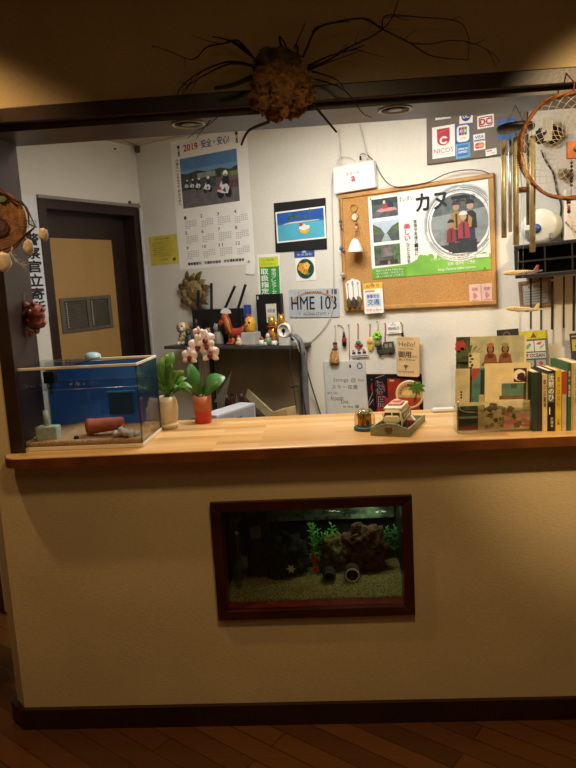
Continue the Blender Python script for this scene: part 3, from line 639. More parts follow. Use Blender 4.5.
def art4(b, q):
    b.rect(q, .0, 0, 1, 1, .0003, mat('#4f7f74', rough=.6, var=.2)); b.qpoly(q, [(0, .6), (.25, .7), (.6, .95), (.6, 1), (0, 1)], .0005, mat('#b5443c')); b.rect(q, .66, .2, .95, .95, .0005, mat('#26302e')); b.rect(q, .55, 0, .95, .22, .0006, mat('#bda673'))
card('postcard', ((471.8, 368.5), (484.5, 368), (485, 402), (472, 402)), -.022, mat('#4f7f74', rough=.6), 'narrow teal and red postcard between the two cream ones', art4)
def art5(b, q):
    b.rect(q, .0, .0, 1, 1, .0003, mat('#b9a87c', rough=.6, var=.25, scale=18)); b.rect(q, .0, .66, .9, 1, .0004, mat('#c9bf9f', rough=.6, var=.12))
    random.seed(5)
    for k in range(34): blob(b, q, random.uniform(.32, .98), random.uniform(.1, .95), random.uniform(.02, .06), random.uniform(.03, .12), mat(random.choice(['#77643f', '#85724c', '#5a5034', '#9c8a5e'])), .0006+k*.00001, n=9, jag=.4)
    for k in range(13): blob(b, q, random.uniform(.62, .98), random.uniform(.12, .6), random.uniform(.03, .08), random.uniform(.05, .13), mat(random.choice(['#c07a70', '#b86a60', '#cc9082'])), .0012+k*.00001, n=9, jag=.3)
    b.rect(q, .02, .04, .29, .88, .0016, mat('#3d4a36', rough=.6, var=.35, scale=40)); b.rect(q, .03, .05, .28, .17, .0018, mat('#86322e')); blob(b, q, .155, .32, .12, .07, mat('#2c2c26'), .0018); b.rect(q, .03, .44, .28, .52, .0018, mat('#8c9088', var=.2))
card('postcard', ((456, 404), (529.5, 399), (530.6, 429.3), (457.5, 430.4)), .0005, mat('#d9c79c', rough=.6), 'wide scenic postcard with pink flowers in the front pocket of the stand', art5)
# ================================================================== row of books
def book(x0, x1, ytop, ybot, depth, cover, label, pages='#e2d8bd', art=None, spine=None):
    a, c = T(x0, ybot), T(x1, ybot); w = c.x-a.x; z = hz(a, x0, ytop)-ZT; o_ = V((a.x, a.y, ZT)); fr = Fr(o_, (1,0,0), (0,0,1), (0,-1,0), w, z)
    m = mat(cover, rough=.5, var=.08); bk_ = thing('book', label, 'book', fr.P(w/2, 0, -depth/2), 'books standing in a row on the counter')
    t = .0016; b = MB(); b.box(fr, 0, 0, -depth, t, z, 0, m); b.box(fr, w-t, 0, -depth, w, z, 0, m); b.box(fr, t, 0, -.002, w-t, z, 0, mat(spine, rough=.5, var=.08) if spine else m); b.build('cover', bk_)
    b = MB(); b.box(fr, t, .003, -depth+.003, w-t, z-.003, -.002, mat(pages, rough=.85, var=.06, scale=80)); b.build('pages', bk_)
    if art: b = MB(); art(b, fr); b.build('spine_print', bk_)
    return o_
Wm = mat('#e8e2d0', rough=.6, var=.02)
BKS = [
 (532.5, 542.3, 372.5, 431.6, .148, '#26382c', 'dark green book with brown spine, first of the row beside the card stand', lambda b, f: (b.rect(f, .5, .0, 1, 1, .0003, mat('#2c241a')),), None),
 (542.4, 547.5, 374.5, 431.6, .128, '#cdb684', 'slim cream paperback with black vertical title, next to the dark green book', lambda b, f: (vtext(b, f, '歌川広重東', .2, .42, .8, .92, INK, .0005, .01),), None),
 (547.6, 555.2, 371, 431.4, .15, '#1c1718', 'black book with large white letters on its spine', lambda b, f: (b.rect(f, .0, .48, .9, .96, .0003, mat('#6f7370', var=.3)), vtext(b, f, '沈黙のひ', .12, .5, .86, .94, Wm, .0005, .02), vtext(b, f, '文庫本', .4, .06, .8, .24, Wm, .0005), b.rect(f, .2, .28, .35, .40, .0005, Wm)), None),
 (555.3, 561.8, 370.5, 431.2, .15, '#d3ad2a', 'bright yellow paperback in the row of books', lambda b, f: (vtext(b, f, '島のはなし', .3, .40, .72, .9, mat('#6a5312', var=0), .0005), vtext(b, f, '文庫', .3, .1, .7, .2, INK, .0005)), None),
 (562, 567.2, 371.5, 431, .13, '#b8aa90', 'thin paperback with red upper and pale lower spine', lambda b, f: (b.rect(f, .0, .62, 1, 1, .0003, mat('#a8402f')), b.rect(f, .86, .0, 1, .62, .0003, mat('#3a2a22'))), None),
 (567.4, 571, 363.5, 430.8, .17, '#2f5f35', 'tall thin green book beside the thick tan one', lambda b, f: (vtext(b, f, '旅の地図', .2, .5, .8, .9, Wm, .0005),), None),
 (571.2, 583, 363, 430.5, .17, '#c9a870', 'tall thick tan book at the end of the row', lambda b, f: (b.rect(f, .12, 0, .16, 1, .0003, mat('#8a6a3c')), vtext(b, f, '沖縄写真集', .3, .4, .7, .92, mat('#8a6a3c'), .0005)), None)]
for x0, x1, yt, yb, dp, cv, lb, art, sp in BKS: book(x0, x1, yt, yb, dp, cv, lb, art=art, spine=sp)
# ================================================================== aquarium let into the front wall
def onY(px, py, y): return on((V((0, y, 0)), V((0,-1,0))), px, py)
MAHO = mat('#3a1512', rough=.3, var=.18, scale=10)
aq = thing('aquarium', 'planted aquarium in a dark red-brown frame let into the front wall', 'aquarium', ((AX0+AX1)/2, .02, AZ0))
AF = Fr((AX0, -.022, AZ0), (1,0,0), (0,0,1), (0,-1,0), AX1-AX0, AZ1-AZ0)
fwid = .036; W_, H_ = AF.w, AF.h
for nm, pts in (('frame_bar', [(0,0),(W_,0),(W_-fwid,fwid),(fwid,fwid)]), ('frame_bar', [(0,H_),(fwid,H_-fwid),(W_-fwid,H_-fwid),(W_,H_)]), ('frame_bar', [(0,0),(fwid,fwid),(fwid,H_-fwid),(0,H_)]), ('frame_bar', [(W_,0),(W_,H_),(W_-fwid,H_-fwid),(W_-fwid,fwid)])):
    b = MB(); g = .004; cx = sum(p[0] for p in pts)/4; cy = sum(p[1] for p in pts)/4
    top = [(x+(cx-x)*.04*(1 if abs(cx-W_/2) < .05 else 2.4)*.3, y+(cy-y)*.12) for x, y in pts]
    n = 4; b.add([AF.P(x, y, -.0215) for x, y in pts]+[AF.P(x, y, -.004) for x, y in pts]+[AF.P(x, y, 0) for x, y in top], [(0,1,2,3),(0,1,5,4),(1,2,6,5),(2,3,7,6),(3,0,4,7),(4,5,9,8),(5,6,10,9),(6,7,11,10),(7,4,8,11),(8,9,10,11)], MAHO)
    o = b.build(nm, aq)
ix0, ix1, iz0, iz1 = AX0+fwid, AX1-fwid, AZ0+fwid, AZ1-fwid
JM = mat('#5a1f1a', rough=.3, var=.15)
for x0, z0, x1, z1 in ((ix0-.004, iz0-.004, ix1+.004, iz0), (ix0-.004, iz1, ix1+.004, iz1+.004), (ix0-.004, iz0, ix0, iz1), (ix1, iz0, ix1+.004, iz1)):
    b = MB(); b.box(WF, x0, -.004, z0, x1, .05, z1, JM); b.build('frame_liner', aq)
b = MB(); b.box(WF, hx0+.007, .0505, hz0+.007, hx1-.007, .0545, hz1-.007, clear('#f7fbf6', .012)); b.build('front_glass', aq)
# tank body behind the wall
tx0, tx1, ty1, tz0, tz1 = hx0+.007, hx1-.007, .46, hz0+.007, hz1-.022
DK = mat('#0f1611', rough=.6, var=.2)
b = MB(); b.box(WF, tx0, ty1, tz0, tx1, ty1+.006, tz1, DK); b.build('back_panel', aq)
for x in (tx0-.006, tx1):
    b = MB(); b.box(WF, x, .0550, tz0, x+.006, ty1, tz1, DK); b.build('end_panel', aq)
b = MB(); b.box(WF, tx0, .0550, tz0-.006, tx1, ty1, tz0, DK); b.build('bottom', aq)
for x0, z0, x1, z1 in ((hx0, .0, hx0, .0),): pass
b = MB(); b.box(WF, tx0, .0550, tz1, tx1, ty1, tz1+.02, mat('#20251f', rough=.6)); b.build('hood', aq)
WZ = .775                                         # water line
b = MB(); nx, ny = 60, 26; vs = []
for j in range(ny+1):
    for i in range(nx+1):
        x, y = tx0+.001+(tx1-tx0-.002)*i/nx, .056+(ty1-.057)*j/ny; vs.append((x, y, WZ+.004*noise.noise(V((x*14, y*20, 0)))))
b.add(vs, [(j*(nx+1)+i, j*(nx+1)+i+1, (j+1)*(nx+1)+i+1, (j+1)*(nx+1)+i) for j in range(ny) for i in range(nx)], clear('#e8f2e8', .01, .06), True); b.build('water', aq, label='greenish water surface')
b = MB(); b.box(WF, tx0+.05, ty1-.02, tz0+.185, tx1-.004, ty1-.001, tz0+.31, mat('#565f49', rough=.5, var=.4, scale=30, bump=.4, bscale=50)); b.build('reflection_strip', aq, label='strip imitating the reflection of the water surface')  # water-surface reflection imitated by a solid coloured strip at the back
lp = thing('aquarium_lamp', 'small lamp tube glowing under the hood above the planted aquarium water', 'lamp', (.16, .40, .80))
b = MB(); b.tube([V((.10, .40, .800)), V((.22, .40, .800))], .007, mat('#eaf6ea', var=0, emit=.7), n=12); b.build('tube', lp)
b = MB(); b.box(WF, .08, .38, .810, .24, .42, .814, mat('#d5d8d0', rough=.3)); b.build('reflector', lp)
area('aquarium_light', (.12, .30, .815), (.12, .31, .5), .30, .05, .42, (.90, 1.0, .78))
spot('aquarium_lamp_beam', (.155, .37, .79), (.150, .44, .665), 2.6, (.90, 1.0, .84), 52, .9, .01)
# gravel
b = MB(); nx, ny = 90, 40; vs = []
def agz(x, y):
    t = (x-tx0)/(tx1-tx0); d = (y-.056)/(ty1-.056); return tz0+.024+.016*max(0, d)*(.35+.75*t**1.5) + .008*noise.noise(V((x*9, y*9, 1)))
for j in range(ny+1):
    for i in range(nx+1):
        x, y = tx0+.002+(tx1-tx0-.004)*i/nx, .056+(ty1-.058)*j/ny; vs.append((x, y, agz(x, y)+.0045*noise.noise(V((x*95, y*95, 0)))))
for j in range(ny+1):
    for i in range(nx+1):
        x, y = tx0+.002+(tx1-tx0-.004)*i/nx, .056+(ty1-.058)*j/ny; vs.append((x, y, tz0+.001))
N_ = (nx+1)*(ny+1); fs = [(j*(nx+1)+i, j*(nx+1)+i+1, (j+1)*(nx+1)+i+1, (j+1)*(nx+1)+i) for j in range(ny) for i in range(nx)]
fs += [(i, i+1, N_+i+1, N_+i) for i in range(nx)]
b.add(vs, fs, mat('#8d7c48', rough=.9, var=.42, scale=150, bump=.8, bscale=160), True)
b.build('gravel', label='yellowish gravel bed sloping up at one end of the planted aquarium', cat='gravel', kind='stuff')
def rockball(b, c, r, m, n=40, k=26, amp=.45, fq=2.2, seed=0, zmin=None):
    vs = []; fs = []
    for j in range(k+1):
        th = math.pi*j/k
        for i in range(n):
            g = 2*math.pi*i/n; d = V((math.sin(th)*math.cos(g), math.sin(th)*math.sin(g), -math.cos(th)))
            q = 1 + amp*noise.fractal(d*fq+V((seed*3.1, seed, 0)), .9, 2.1, 4)
            p_ = V(c)+V((d.x*r[0]*q, d.y*r[1]*q, d.z*r[2]*q))
            if zmin is not None: p_.z = max(p_.z, zmin)
            vs.append(p_)
    for j in range(k):
        for i in range(n): fs.append((j*n+i, j*n+(i+1) % n, (j+1)*n+(i+1) % n, (j+1)*n+i))
    b.add(vs, fs, m, True)
ROCK = mat('#6d4632', rough=.95, var=.3, scale=45, bump=.9, bscale=70); ROCK2 = mat('#7a6a3c', rough=.95, var=.35, scale=50, bump=.9, bscale=70)
p = onY(364, 545, .30); q = onY(362, 580, .24)
b = MB(); rockball(b, (p.x, .30, agz(p.x, .30)+.075), (.088, .055, .10), ROCK, seed=1, zmin=agz(p.x, .30)-.012)
for (dx, dz, r, sd) in ((.02, .14, .030, 2), (-.03, .13, .025, 3), (.06, .06, .035, 5)): rockball(b, (p.x+dx, .29, agz(p.x, .3)+dz), (r, r*.8, r*.8), ROCK, 20, 14, seed=sd)
b.build('lava_rock', label='tall rugged reddish brown rock in the middle of the planted aquarium', cat='rock')
p = onY(334, 556, .30)
b = MB(); rockball(b, (p.x, .30, agz(p.x, .3)+.06), (.055, .04, .075), ROCK2, seed=8, zmin=agz(p.x, .30)-.012); b.build('mossy_rock', label='mossy olive rock leaning on the tall reddish rock', cat='rock')
# ornaments: two short clay pipes with white rims
for (px, py, r, lab) in ((352, 572, .030, 'round clay cave pot with white rim below the reddish rock'), (329, 572, .026, 'dark hollow cave pot below the mossy olive rock')):
    q = onY(px, py, .20); z = agz(q.x, .2)+r*.8; fr = Fr((q.x, .175, z), (1,0,0), (0,0,1), (0,-1,0))
    b = MB(); b.lathe(fr, [(r*.7, -.05), (r, -.05), (r, 0), (r*.72, 0), (r*.7, -.045), (0, -.046)], mat('#4a2f22' if px > 340 else '#2c2a1e', rough=.8, var=.2), n=24); o = b.build('cave_pot', label=lab, cat='aquarium ornament')
    b = MB(); b.ring(fr, r*.85, .0035, mat('#c9c3b6', rough=.5) if px > 340 else mat('#57563f'), n=24, z=.001); b.build('rim', o)
# plants
def weed(name, px0, px1, pyt, y, col, n, label, w=.010, seed=0):
    random.seed(seed); xs = onY(px0, 560, y).x, onY(px1, 560, y).x; zt = onY((px0+px1)/2, pyt, y).z; zt = min(zt, WZ-.012); ctr = (xs[0]+xs[1])/2
    o = thing(name, label, 'aquarium plant', (ctr, y, agz(ctr, y)-.01)); m = mat(col, rough=.5, var=.25, scale=40)
    for k in range(n):
        bx = random.uniform(*xs); by = y+random.uniform(-.02, .02); zb = agz(bx, by)-.005; h = (zt-zb)*random.uniform(.55, 1); lean = random.uniform(-.02, .02)
        b = MB(); b.tube([(bx, by, zb), (bx+lean*.4, by, zb+h*.5), (bx+lean, by, zb+h)], .0014, m, n=5)
        for s_ in range(13):
            t = .2+.8*s_/13; a = s_*2.4+k; c = V((bx+lean*t, by, zb+h*t)); b.leaf(c, c+V((math.cos(a)*.018, math.sin(a)*.012, .010)), w*.6, m, nrm=V((0,-.6,.8)), n=3)
        b.build('frond', o)
    return o
weed('water_weed', 312, 342, 522, .34, '#5fae48', 20, 'bright green feathery water weed behind the mossy olive rock', seed=1)
weed('water_weed', 372, 396, 524, .37, '#3f7d38', 18, 'green bushy water weed beside the tall reddish rock, nearest the aquarium end', seed=2)
b = MB(); p = onY(283, 560, .26); rockball(b, (p.x, .27, agz(p.x, .27)+.06), (.095, .06, .10), mat('#16261a', rough=.9, var=.4, scale=50, bump=.9, bscale=60), amp=.4, fq=3, seed=4, zmin=agz(p.x, .27)-.01)
b.build('moss_mound', label='large dark green mossy mound carrying a pale star', cat='aquarium plant')
b = MB(); c = onY(291, 569, .166); c.z = c.z
for k in range(6):
    a = math.pi*k/3; b.leaf(c, c+V((math.cos(a)*.017, -.001, math.sin(a)*.017)), .007, mat('#cfcba0', rough=.7), nrm=V((0,-1,0)), n=4, th=.002)
b.build('starfish', label='small pale star-shaped ornament against the dark mossy mound', cat='star ornament')
# filter box, heater tube and thermometer card at the dark end
p = onY(236, 525, .14); b = MB(); b.bbox(WF, p.x-.018, .12, .735, p.x+.018, .15, .785, mat('#6f746c', rough=.4), .004); b.tube([V((p.x, .135, .735)), V((p.x+.004, .135, .5))], .011, clear('#c9d2c8', .12, .1), n=12)
b.build('filter_tube', label='grey filter box with clear tube at the dark end of the aquarium', cat='aquarium filter')
p = onY(255, 533, .20); b = MB(); b.bbox(WF, p.x-.02, .2, p.z-.024, p.x+.02, .214, p.z+.026, mat('#7d6f45', rough=.6, var=.15), .003); b.build('filter_card', label='small tan block fixed to the black filter inside the aquarium', cat='block')
p = onY(262, 550, .25); b = MB(); b.bbox(WF, p.x-.06, .235, agz(p.x, .25)+.002, p.x+.03, .30, .70, mat('#0b0d0c', rough=.5, var=.1), .012); b.build('internal_filter', label='black boxy filter standing in the dark end of the aquarium', cat='aquarium filter')
# fish
def fish(c, L, col, head, label):
    o = thing('goldfish', label, 'fish', c); ax = V(head).normalized(); sd = ax.cross(V((0,-1,0))).normalized(); n_ = sd.cross(ax).normalized(); fr = Fr(c, sd, n_, ax); m = mat(col, rough=.35, var=.12, scale=60)
    b = MB(); b.lathe(fr, [(0, -L*.42), (L*.05, -L*.36), (L*.13, -L*.1), (L*.16, L*.12), (L*.11, L*.32), (L*.04, L*.42), (0, L*.44)], m, n=14, sy=.55); b.build('body', o)
    b = MB(); b.leaf(fr.P(0, 0, -L*.36), fr.P(L*.13, 0, -L*.85), L*.2, m, nrm=n_); b.build('tail', o); b = MB(); b.leaf(fr.P(0, 0, -L*.36), fr.P(-L*.13, 0, -L*.85), L*.2, m, nrm=n_); b.build('tail', o)
    b = MB(); b.leaf(fr.P(L*.12, 0, L*.1), fr.P(L*.26, 0, -L*.16), L*.22, m, nrm=n_); b.build('fin', o)
    b = MB(); b.ell(fr.P(L*.03, L*.05, L*.3), L*.025, BLACK, n=8, k=6); b.build('eye', o)
fish(onY(314, 560, .17), .065, '#c8402a', (-.15, -.1, 1), 'orange red fish pointing upward between the mossy mound and the rocks')
# ================================================================== dried arrangement over the lintel
c = onY(281, 92, -.09); s = PXM(c)
da = thing('dried_arrangement', 'large dried moss clump with long twisting twigs hung over the opening', 'dried arrangement', (c.x, -.03, 2.2))
MOSS = mat('#8a6238', rough=.95, var=.35, scale=35, bump=1.0, bscale=60); MOSS2 = mat('#6a5a3a', rough=.95, var=.3, scale=30, bump=1.0, bscale=60)
def lump(b, c, r, m, n=72, k=48, seed=0):
    vs = []; fs = []
    for j in range(k+1):
        th = math.pi*j/k
        for i in range(n):
            g = 2*math.pi*i/n; d = V((math.sin(th)*math.cos(g), math.sin(th)*math.sin(g), -math.cos(th))); o_ = V((seed*2.3, seed, seed*.5))
            w_n = abs(noise.noise(d*3.2+o_)); q = 1 + .30*noise.noise(d*1.7+o_) - .38*(.25-min(.25, w_n))/.25*.5 + .16*noise.noise(d*9+o_) + .09*noise.noise(d*19+o_)
            vs.append(V(c)+V((d.x*r[0]*q, d.y*r[1]*q, d.z*r[2]*q)))
    for j in range(k):
        for i in range(n): fs.append((j*n+i, j*n+(i+1) % n, (j+1)*n+(i+1) % n, (j+1)*n+i))
    b.add(vs, fs, m, True)
c = onY(282, 94, -.10); b = MB(); lump(b, (c.x, -.115, c.z), (31*s, .062, 26*s), MOSS, seed=1); b.build('moss_clump', da, label='brown crinkled moss clump')
c = onY(278, 62, -.09); b = MB(); lump(b, (c.x-.005, -.085, c.z), (23*s, .045, 15*s), MOSS2, seed=4); b.build('lichen_tuft', da, label='grey-olive lichen tuft')
TW = mat('#2a1a12', rough=.8, var=.2, scale=30)
def zp(z, x0, y0, sc): return [(x0+a/sc, y0+c/sc) for a, c in z]
TWIGS = [(zp([(290,160),(235,120),(180,105)],150,0,2.88), .0042, .002), (zp([(300,170),(255,118),(215,125),(165,135),(135,165),(110,170),(60,150),(5,130)],150,0,2.88), .0035, .001),
 (zp([(295,190),(260,180),(215,180),(150,205),(100,240),(82,265),(75,290)],150,0,2.88), .004, .001), (zp([(300,190),(230,184),(160,215),(120,240),(90,262)],150,0,2.88), .0036, .001),
 (zp([(295,222),(240,245),(185,255)],150,0,2.88), .009, .006), (zp([(440,165),(460,118),(480,85),(520,68),(576,62)],150,0,2.88), .0035, .0014),
 (zp([(455,190),(520,160),(576,145),(620,130)],150,0,2.88), .0035, .0012), (zp([(465,205),(510,218),(540,232),(560,255)],150,0,2.88), .0035, .0012),
 (zp([(470,300),(505,342),(537,380)],150,0,2.88), .0045, .003), (zp([(345,350),(290,372),(272,395),(263,418)],150,0,2.88), .005, .003),
 (zp([(10,110),(25,75),(40,55),(130,38),(170,60),(230,90),(260,110),(290,120),(355,125)],300,0,2.087), .0038, .0012), (zp([(10,145),(60,125),(100,100),(160,70),(190,40),(205,0)],300,0,2.087), .0036, .0014),
 (zp([(10,150),(60,130),(130,105)],300,0,2.087), .003, .001), (zp([(172,62),(180,32),(250,36),(330,45),(352,80),(350,122)],300,0,2.087), .0022, .0010), (zp([(230,90),(270,92),(310,85),(355,88),(400,110),(418,130)],300,0,2.087), .0018, .0007),
 (zp([(0,160),(50,170),(95,190),(130,235),(150,245)],300,0,2.087), .003, .001), (zp([(255,335),(225,360),(195,375),(165,400)],130,0,2.88), .0016, .0007), (zp([(232,345),(205,378),(190,400)],130,0,2.88), .0016, .0007),
 (zp([(345,150),(300,120),(240,105)],130,0,2.88), .003, .001), (zp([(415,140),(450,60)],150,0,2.88), .003, .001), (zp([(385,160),(372,105),(392,130)],150,0,2.88), .004, .002), (zp([(425,160),(424,130)],150,0,2.88), .004, .003)]
# a limb that ends in the open air tails off into the clump so that every twig hangs together
for k, (pl, r0_, r1_) in enumerate(TWIGS):
    random.seed(k); y0 = -.085; n = len(pl); pts = []
    for i, (x, y) in enumerate(pl): pts.append(onY(x, y, y0+ (.0 if i == 0 else random.uniform(-.02, .035)) - (.03 if y > 105 else 0)))
    fine = []
    for i in range(n-1):
        for t in (0, .25, .5, .75):
            pa, pb = pts[i], pts[i+1]; pm = pts[max(0, i-1)]; pn = pts[min(n-1, i+2)]
            fine.append(.5*((2*pa)+(pb-pm)*t+(2*pm-5*pa+4*pb-pn)*t*t+(3*pa-pm-3*pb+pn)*t**3))
    fine.append(pts[-1]); b = MB(); b.tube(fine, [r0_+(r1_-r0_)*i/(len(fine)-1) for i in range(len(fine))], TW, n=6); b.build('twig', da)
    if 5 < len(fine) and k in (1, 2, 3, 10, 11, 13, 14, 6):
        for j in range(3):
            i = random.randint(3, len(fine)-2); a = fine[i]; d = (fine[i+1]-fine[i-1]).normalized() if i+1 < len(fine) else V((1,0,0)); e = a+d*.05+V((random.uniform(-.05, .05), random.uniform(-.01, .015), random.uniform(-.05, .05)))
            b = MB(); b.tube([a, (a+e)/2+V((0, .004, random.uniform(-.01, .01))), e], [.0013, .001, .0006], TW, n=5); b.build('twig', da)
# ================================================================== recessed downlights in the soffit
for (px, py, lab) in ((188, 124, 'recessed round downlight in the soffit nearer the door'), (395, 109.5, 'recessed round downlight in the soffit above the corkboard')):
    p = on((V((0,0,2.155)), V((0,0,-1))), px, py); o = thing('recessed_downlight', lab, 'ceiling light', p, 'recessed lights in the soffit')
    fr = Fr((p.x, p.y, 2.155), (1,0,0), (0,-1,0), (0,0,-1))
    b = MB(); b.lathe(fr, [(.046, .0), (.057, .0), (.057, .003), (.053, .0045), (.047, .003), (.046, .0)], mat('#a49c86', rough=.35, metal=.3, var=.03), n=32); b.build('trim_ring', o)
    b = MB(); b.lathe(fr, [(.046, .0012), (.036, .0008), (0, .0006)], mat('#3a342a', rough=.5), n=32); b.build('reflector', o)
    b = MB(); b.ell(fr.P(0, 0, .0012), (.022, .022, .003), mat('#77705f', rough=.3), fr); b.build('bulb', o)
# ================================================================== woven dreamcatcher by the post
Yd = -.11; c = onY(-6, 222, Yd); s = PXM(c); ff = Fr(c, (1,0,0), (0,0,1), (0,-1,0))
dc = thing('woven_dreamcatcher', 'brown woven hoop hanging with shells and a white feather before the dark post', 'dreamcatcher', c)
STR = mat('#8f6442', rough=.8, var=.25, scale=60, bump=.5, bscale=200)
b = MB(); R = 32*s; prof = []
for i in range(17): r = R*i/16; prof.append((max(r, 0), -.010+.012*(r/R)**2*0 + (.0022 if i % 2 else 0)))
b.lathe(ff, prof+[(R, -.014), (0, -.014)], STR, n=44); b.build('woven_disc', dc)
b = MB(); b.disc(ff, 5*s, -5*s, 8.5*s, .0035-.008, mat('#4f3028', rough=.8, var=.2), n=20, ry=9*s); b.build('painted_patch', dc); b = MB(); b.disc(ff, 6.5*s, -4*s, 4*s, .0045-.008, mat('#6a4a4c', rough=.8), n=14, ry=5*s); b.build('painted_patch', dc); b = MB(); b.disc(ff, 10*s, 22*s, 5*s, .004-.008, mat('#7d8a68', rough=.8, var=.2), n=14, ry=3*s); b.build('painted_patch', dc)
TWG = mat('#5f3a1e', rough=.6, var=.25)
hx_ = [(-40, 205), (-24, 186), (-8, 184.5), (0, 188.5), (8, 195.5), (16, 201), (25, 206), (28.5, 214), (29, 224), (35, 227), (30, 232), (22, 239), (12, 246), (2, 250), (-10, 254), (-26, 250), (-40, 236), (-40, 205)]
b = MB(); b.tube([on((ff.P(0, 0, .004), ff.n), x, y) for x, y in hx_], .0033, TWG, n=7); b.build('hoop', dc)
b = MB(); b.tube([on((ff.P(0, 0, .006), ff.n), x, y) for x, y in [(14, 199), (22, 202), (27, 208), (31, 217), (35.5, 226.5), (27, 233), (18, 242)]], .0024, TWG, n=6); b.build('outer_twig', dc)
b = MB()
for k in range(7): 
    x = 19+k*1.4; b.tube([on((ff.P(0, 0, -.002), ff.n), x, 205+k*.6), on((ff.P(0, 0, -.002), ff.n), x+1.2, 231-k*.5)], .0005, mat('#c9a24a', rough=.7), n=4)
for k in range(8):
    y = 207+k*3; b.tube([on((ff.P(0, 0, -.002), ff.n), 18, y), on((ff.P(0, 0, -.002), ff.n), 29, y+.8)], .0005, mat('#c9a24a', rough=.7), n=4)
b.build('net', dc)
def shell(cx, cy, rx, ry, lab, par):
    q = on((ff.P(0, 0, .008), ff.n), cx, cy); b = MB(); b.ell(q, (rx*s, .006, ry*s), mat('#e6d5bb', rough=.35, var=.12, scale=50), WF, n=18, k=12, lump=.25, seed=cx); return b.build('shell', par)
for (x, y, rx, ry, top) in ((43.5, 234.5, 5, 6.2, (34, 227)), (28.5, 247, 5.2, 7.5, (25, 236)), (3, 262, 9, 9.5, (2, 250))):
    o = shell(x, y, rx, ry, '', dc); b = MB(); b.tube([on((ff.P(0, 0, .006), ff.n), *top), on((ff.P(0, 0, .008), ff.n), x, y-ry*.7)], .0007, mat('#cfc0a0'), n=4); b.build('string', o)
FE = mat('#d9d2c4', rough=.8, var=.08)
b = MB(); q0 = on((ff.P(0, 0, .006), ff.n), 12, 246); pts = [q0]+[on((ff.P(0, 0, .010), ff.n), x, y) for x, y in [(11, 254), (16, 261), (25, 265.5)]]
b.tube(pts, [.001, .0012, .001, .0004], FE, n=5)
for k in range(46):
    i = random.randint(0, 2); t = random.random(); a = pts[i].lerp(pts[i+1], t); d = (pts[i+1]-pts[i]).normalized(); side = V((d.z, 0, -d.x))*random.choice([-1, 1]); e = a+d*.012+side*random.uniform(.004, .016)+V((0, random.uniform(-.004, .004), 0))
    b.tube([a, e], [.0005, .0002], FE, n=3)
b.build('feather', dc)
b = MB(); b.tube([onY(-9, 186, Yd), onY(-8, 150, Yd+.02), V((onY(-8, 150, Yd).x, -.032, 2.20))], .0008, mat('#4a3626'), n=4); b.build('hanging_cord', dc)
# ================================================================== carved lion mask on the post
q = on((V((PX1, 0, 0)), V((1,0,0))), 27, 317); s = PXM(q); RED = mat('#7d3a2a', rough=.5, var=.25, scale=30, bump=.4, bscale=80); REDL = mat('#a05a48', rough=.5, var=.2, scale=40)
mk = thing('lion_mask', 'red-brown carved lion head ornament hung on the dark post above the blue-backed tank', 'wall ornament', (PX1+.012, q.y, q.z))
c = V((PX1+.030, q.y, q.z)); MF = Fr(c, (1,0,0), (0,1,0), (0,0,1))
def mp_(px, py, x): return on((V((0, q.y-.02, 0)), V((0,-1,0))), px, py)
b = MB(); rockball(b, (PX1+.033, q.y, q.z+.0), (.030, .034, .050), RED, 28, 18, amp=.25, fq=2.5, seed=3); b.build('head', mk)
b = MB(); a = mp_(36, 313.5, 0); rockball(b, a, (8*s, .022, 5.5*s), RED, 22, 14, amp=.25, seed=4); rockball(b, mp_(43, 309.5, 0), (2.6*s, .012, 2.2*s), REDL, 12, 8, amp=.2); b.build('snout', mk)
b = MB(); a = mp_(36, 324.5, 0); rockball(b, a, (9*s, .022, 4*s), RED, 22, 14, amp=.25, seed=6); rockball(b, mp_(44.5, 322.5, 0), (2.2*s, .01, 2.6*s), REDL, 12, 8, amp=.2); b.build('jaw', mk)
for k, (x, y, r) in enumerate(((22, 313, 3.2), (20, 320, 3.4), (22.5, 327, 3.6), (25, 333, 3.4), (31, 334, 3), (37, 331, 2.8), (26, 305, 3), (33, 304, 2.6), (28, 321, 3))):
    b = MB(); rockball(b, mp_(x, y, 0)+V((0, random.uniform(-.006, .014), 0)), (r*s, .012, r*s), REDL if k % 3 == 0 else RED, 14, 10, amp=.2, seed=k); b.build('mane_curl', mk)
b = MB(); a = mp_(32, 311, 0)+V((0, -.016, 0)); b.ell(a, 1.7*s, mat('#d8c6b0', rough=.4)); b.ell(a+V((.002, -.003, 0)), .8*s, BLACK); b.build('eye', mk)
b = MB(); b.tube([mp_(24, 309, 0), mp_(22, 300, 0), mp_(21.5, 292.5, 0)], [.008, .007, .003], mat('#3a2a1c', rough=.7), n=8); b.build('horn', mk)
b = MB(); b.tube([mp_(24, 305, 0), V((PX1+.002, q.y, q.z+.09))], .0008, mat('#8d8070'), n=4); b.build('string', mk)
# ================================================================== left wall: door, sign, conduits
RD = .085
FRM = mat('#2c1c17', rough=.35, var=.15, scale=9); LEAFM = planks('#ab8650', '#a37f48', 3.0, .9, math.pi/2, rough=.45, grain=.35, gap=0)
dr = MB(); frw = .048
L0 = Fr(lw(0, 0), NB, (0,0,1), E1)
for x0, y0, x1, y1 in ((DV0, 0, DV0+frw, DZ), (DV1-frw, 0, DV1, DZ), (DV0+frw, DZ-.05, DV1-frw, DZ)): dr.box(L0, x0, y0, -.12, x1, y1, .014, FRM)
d1 = struct(dr, 'door_1')
dr = MB(); dr.box(L0, DV0-.012, DZ, .0005, DV1, DZ+.016, .022, mat('#8f8478', rough=.5, var=.05)); dr.build('door_head_strip', d1, label='pale grey strip along the top of the frame')
dr = MB(); 
a = on((LEFT[0]-E1*RD, E1), 111.5, 240); vv = (a-CORNER).dot(NB); zt = a.z
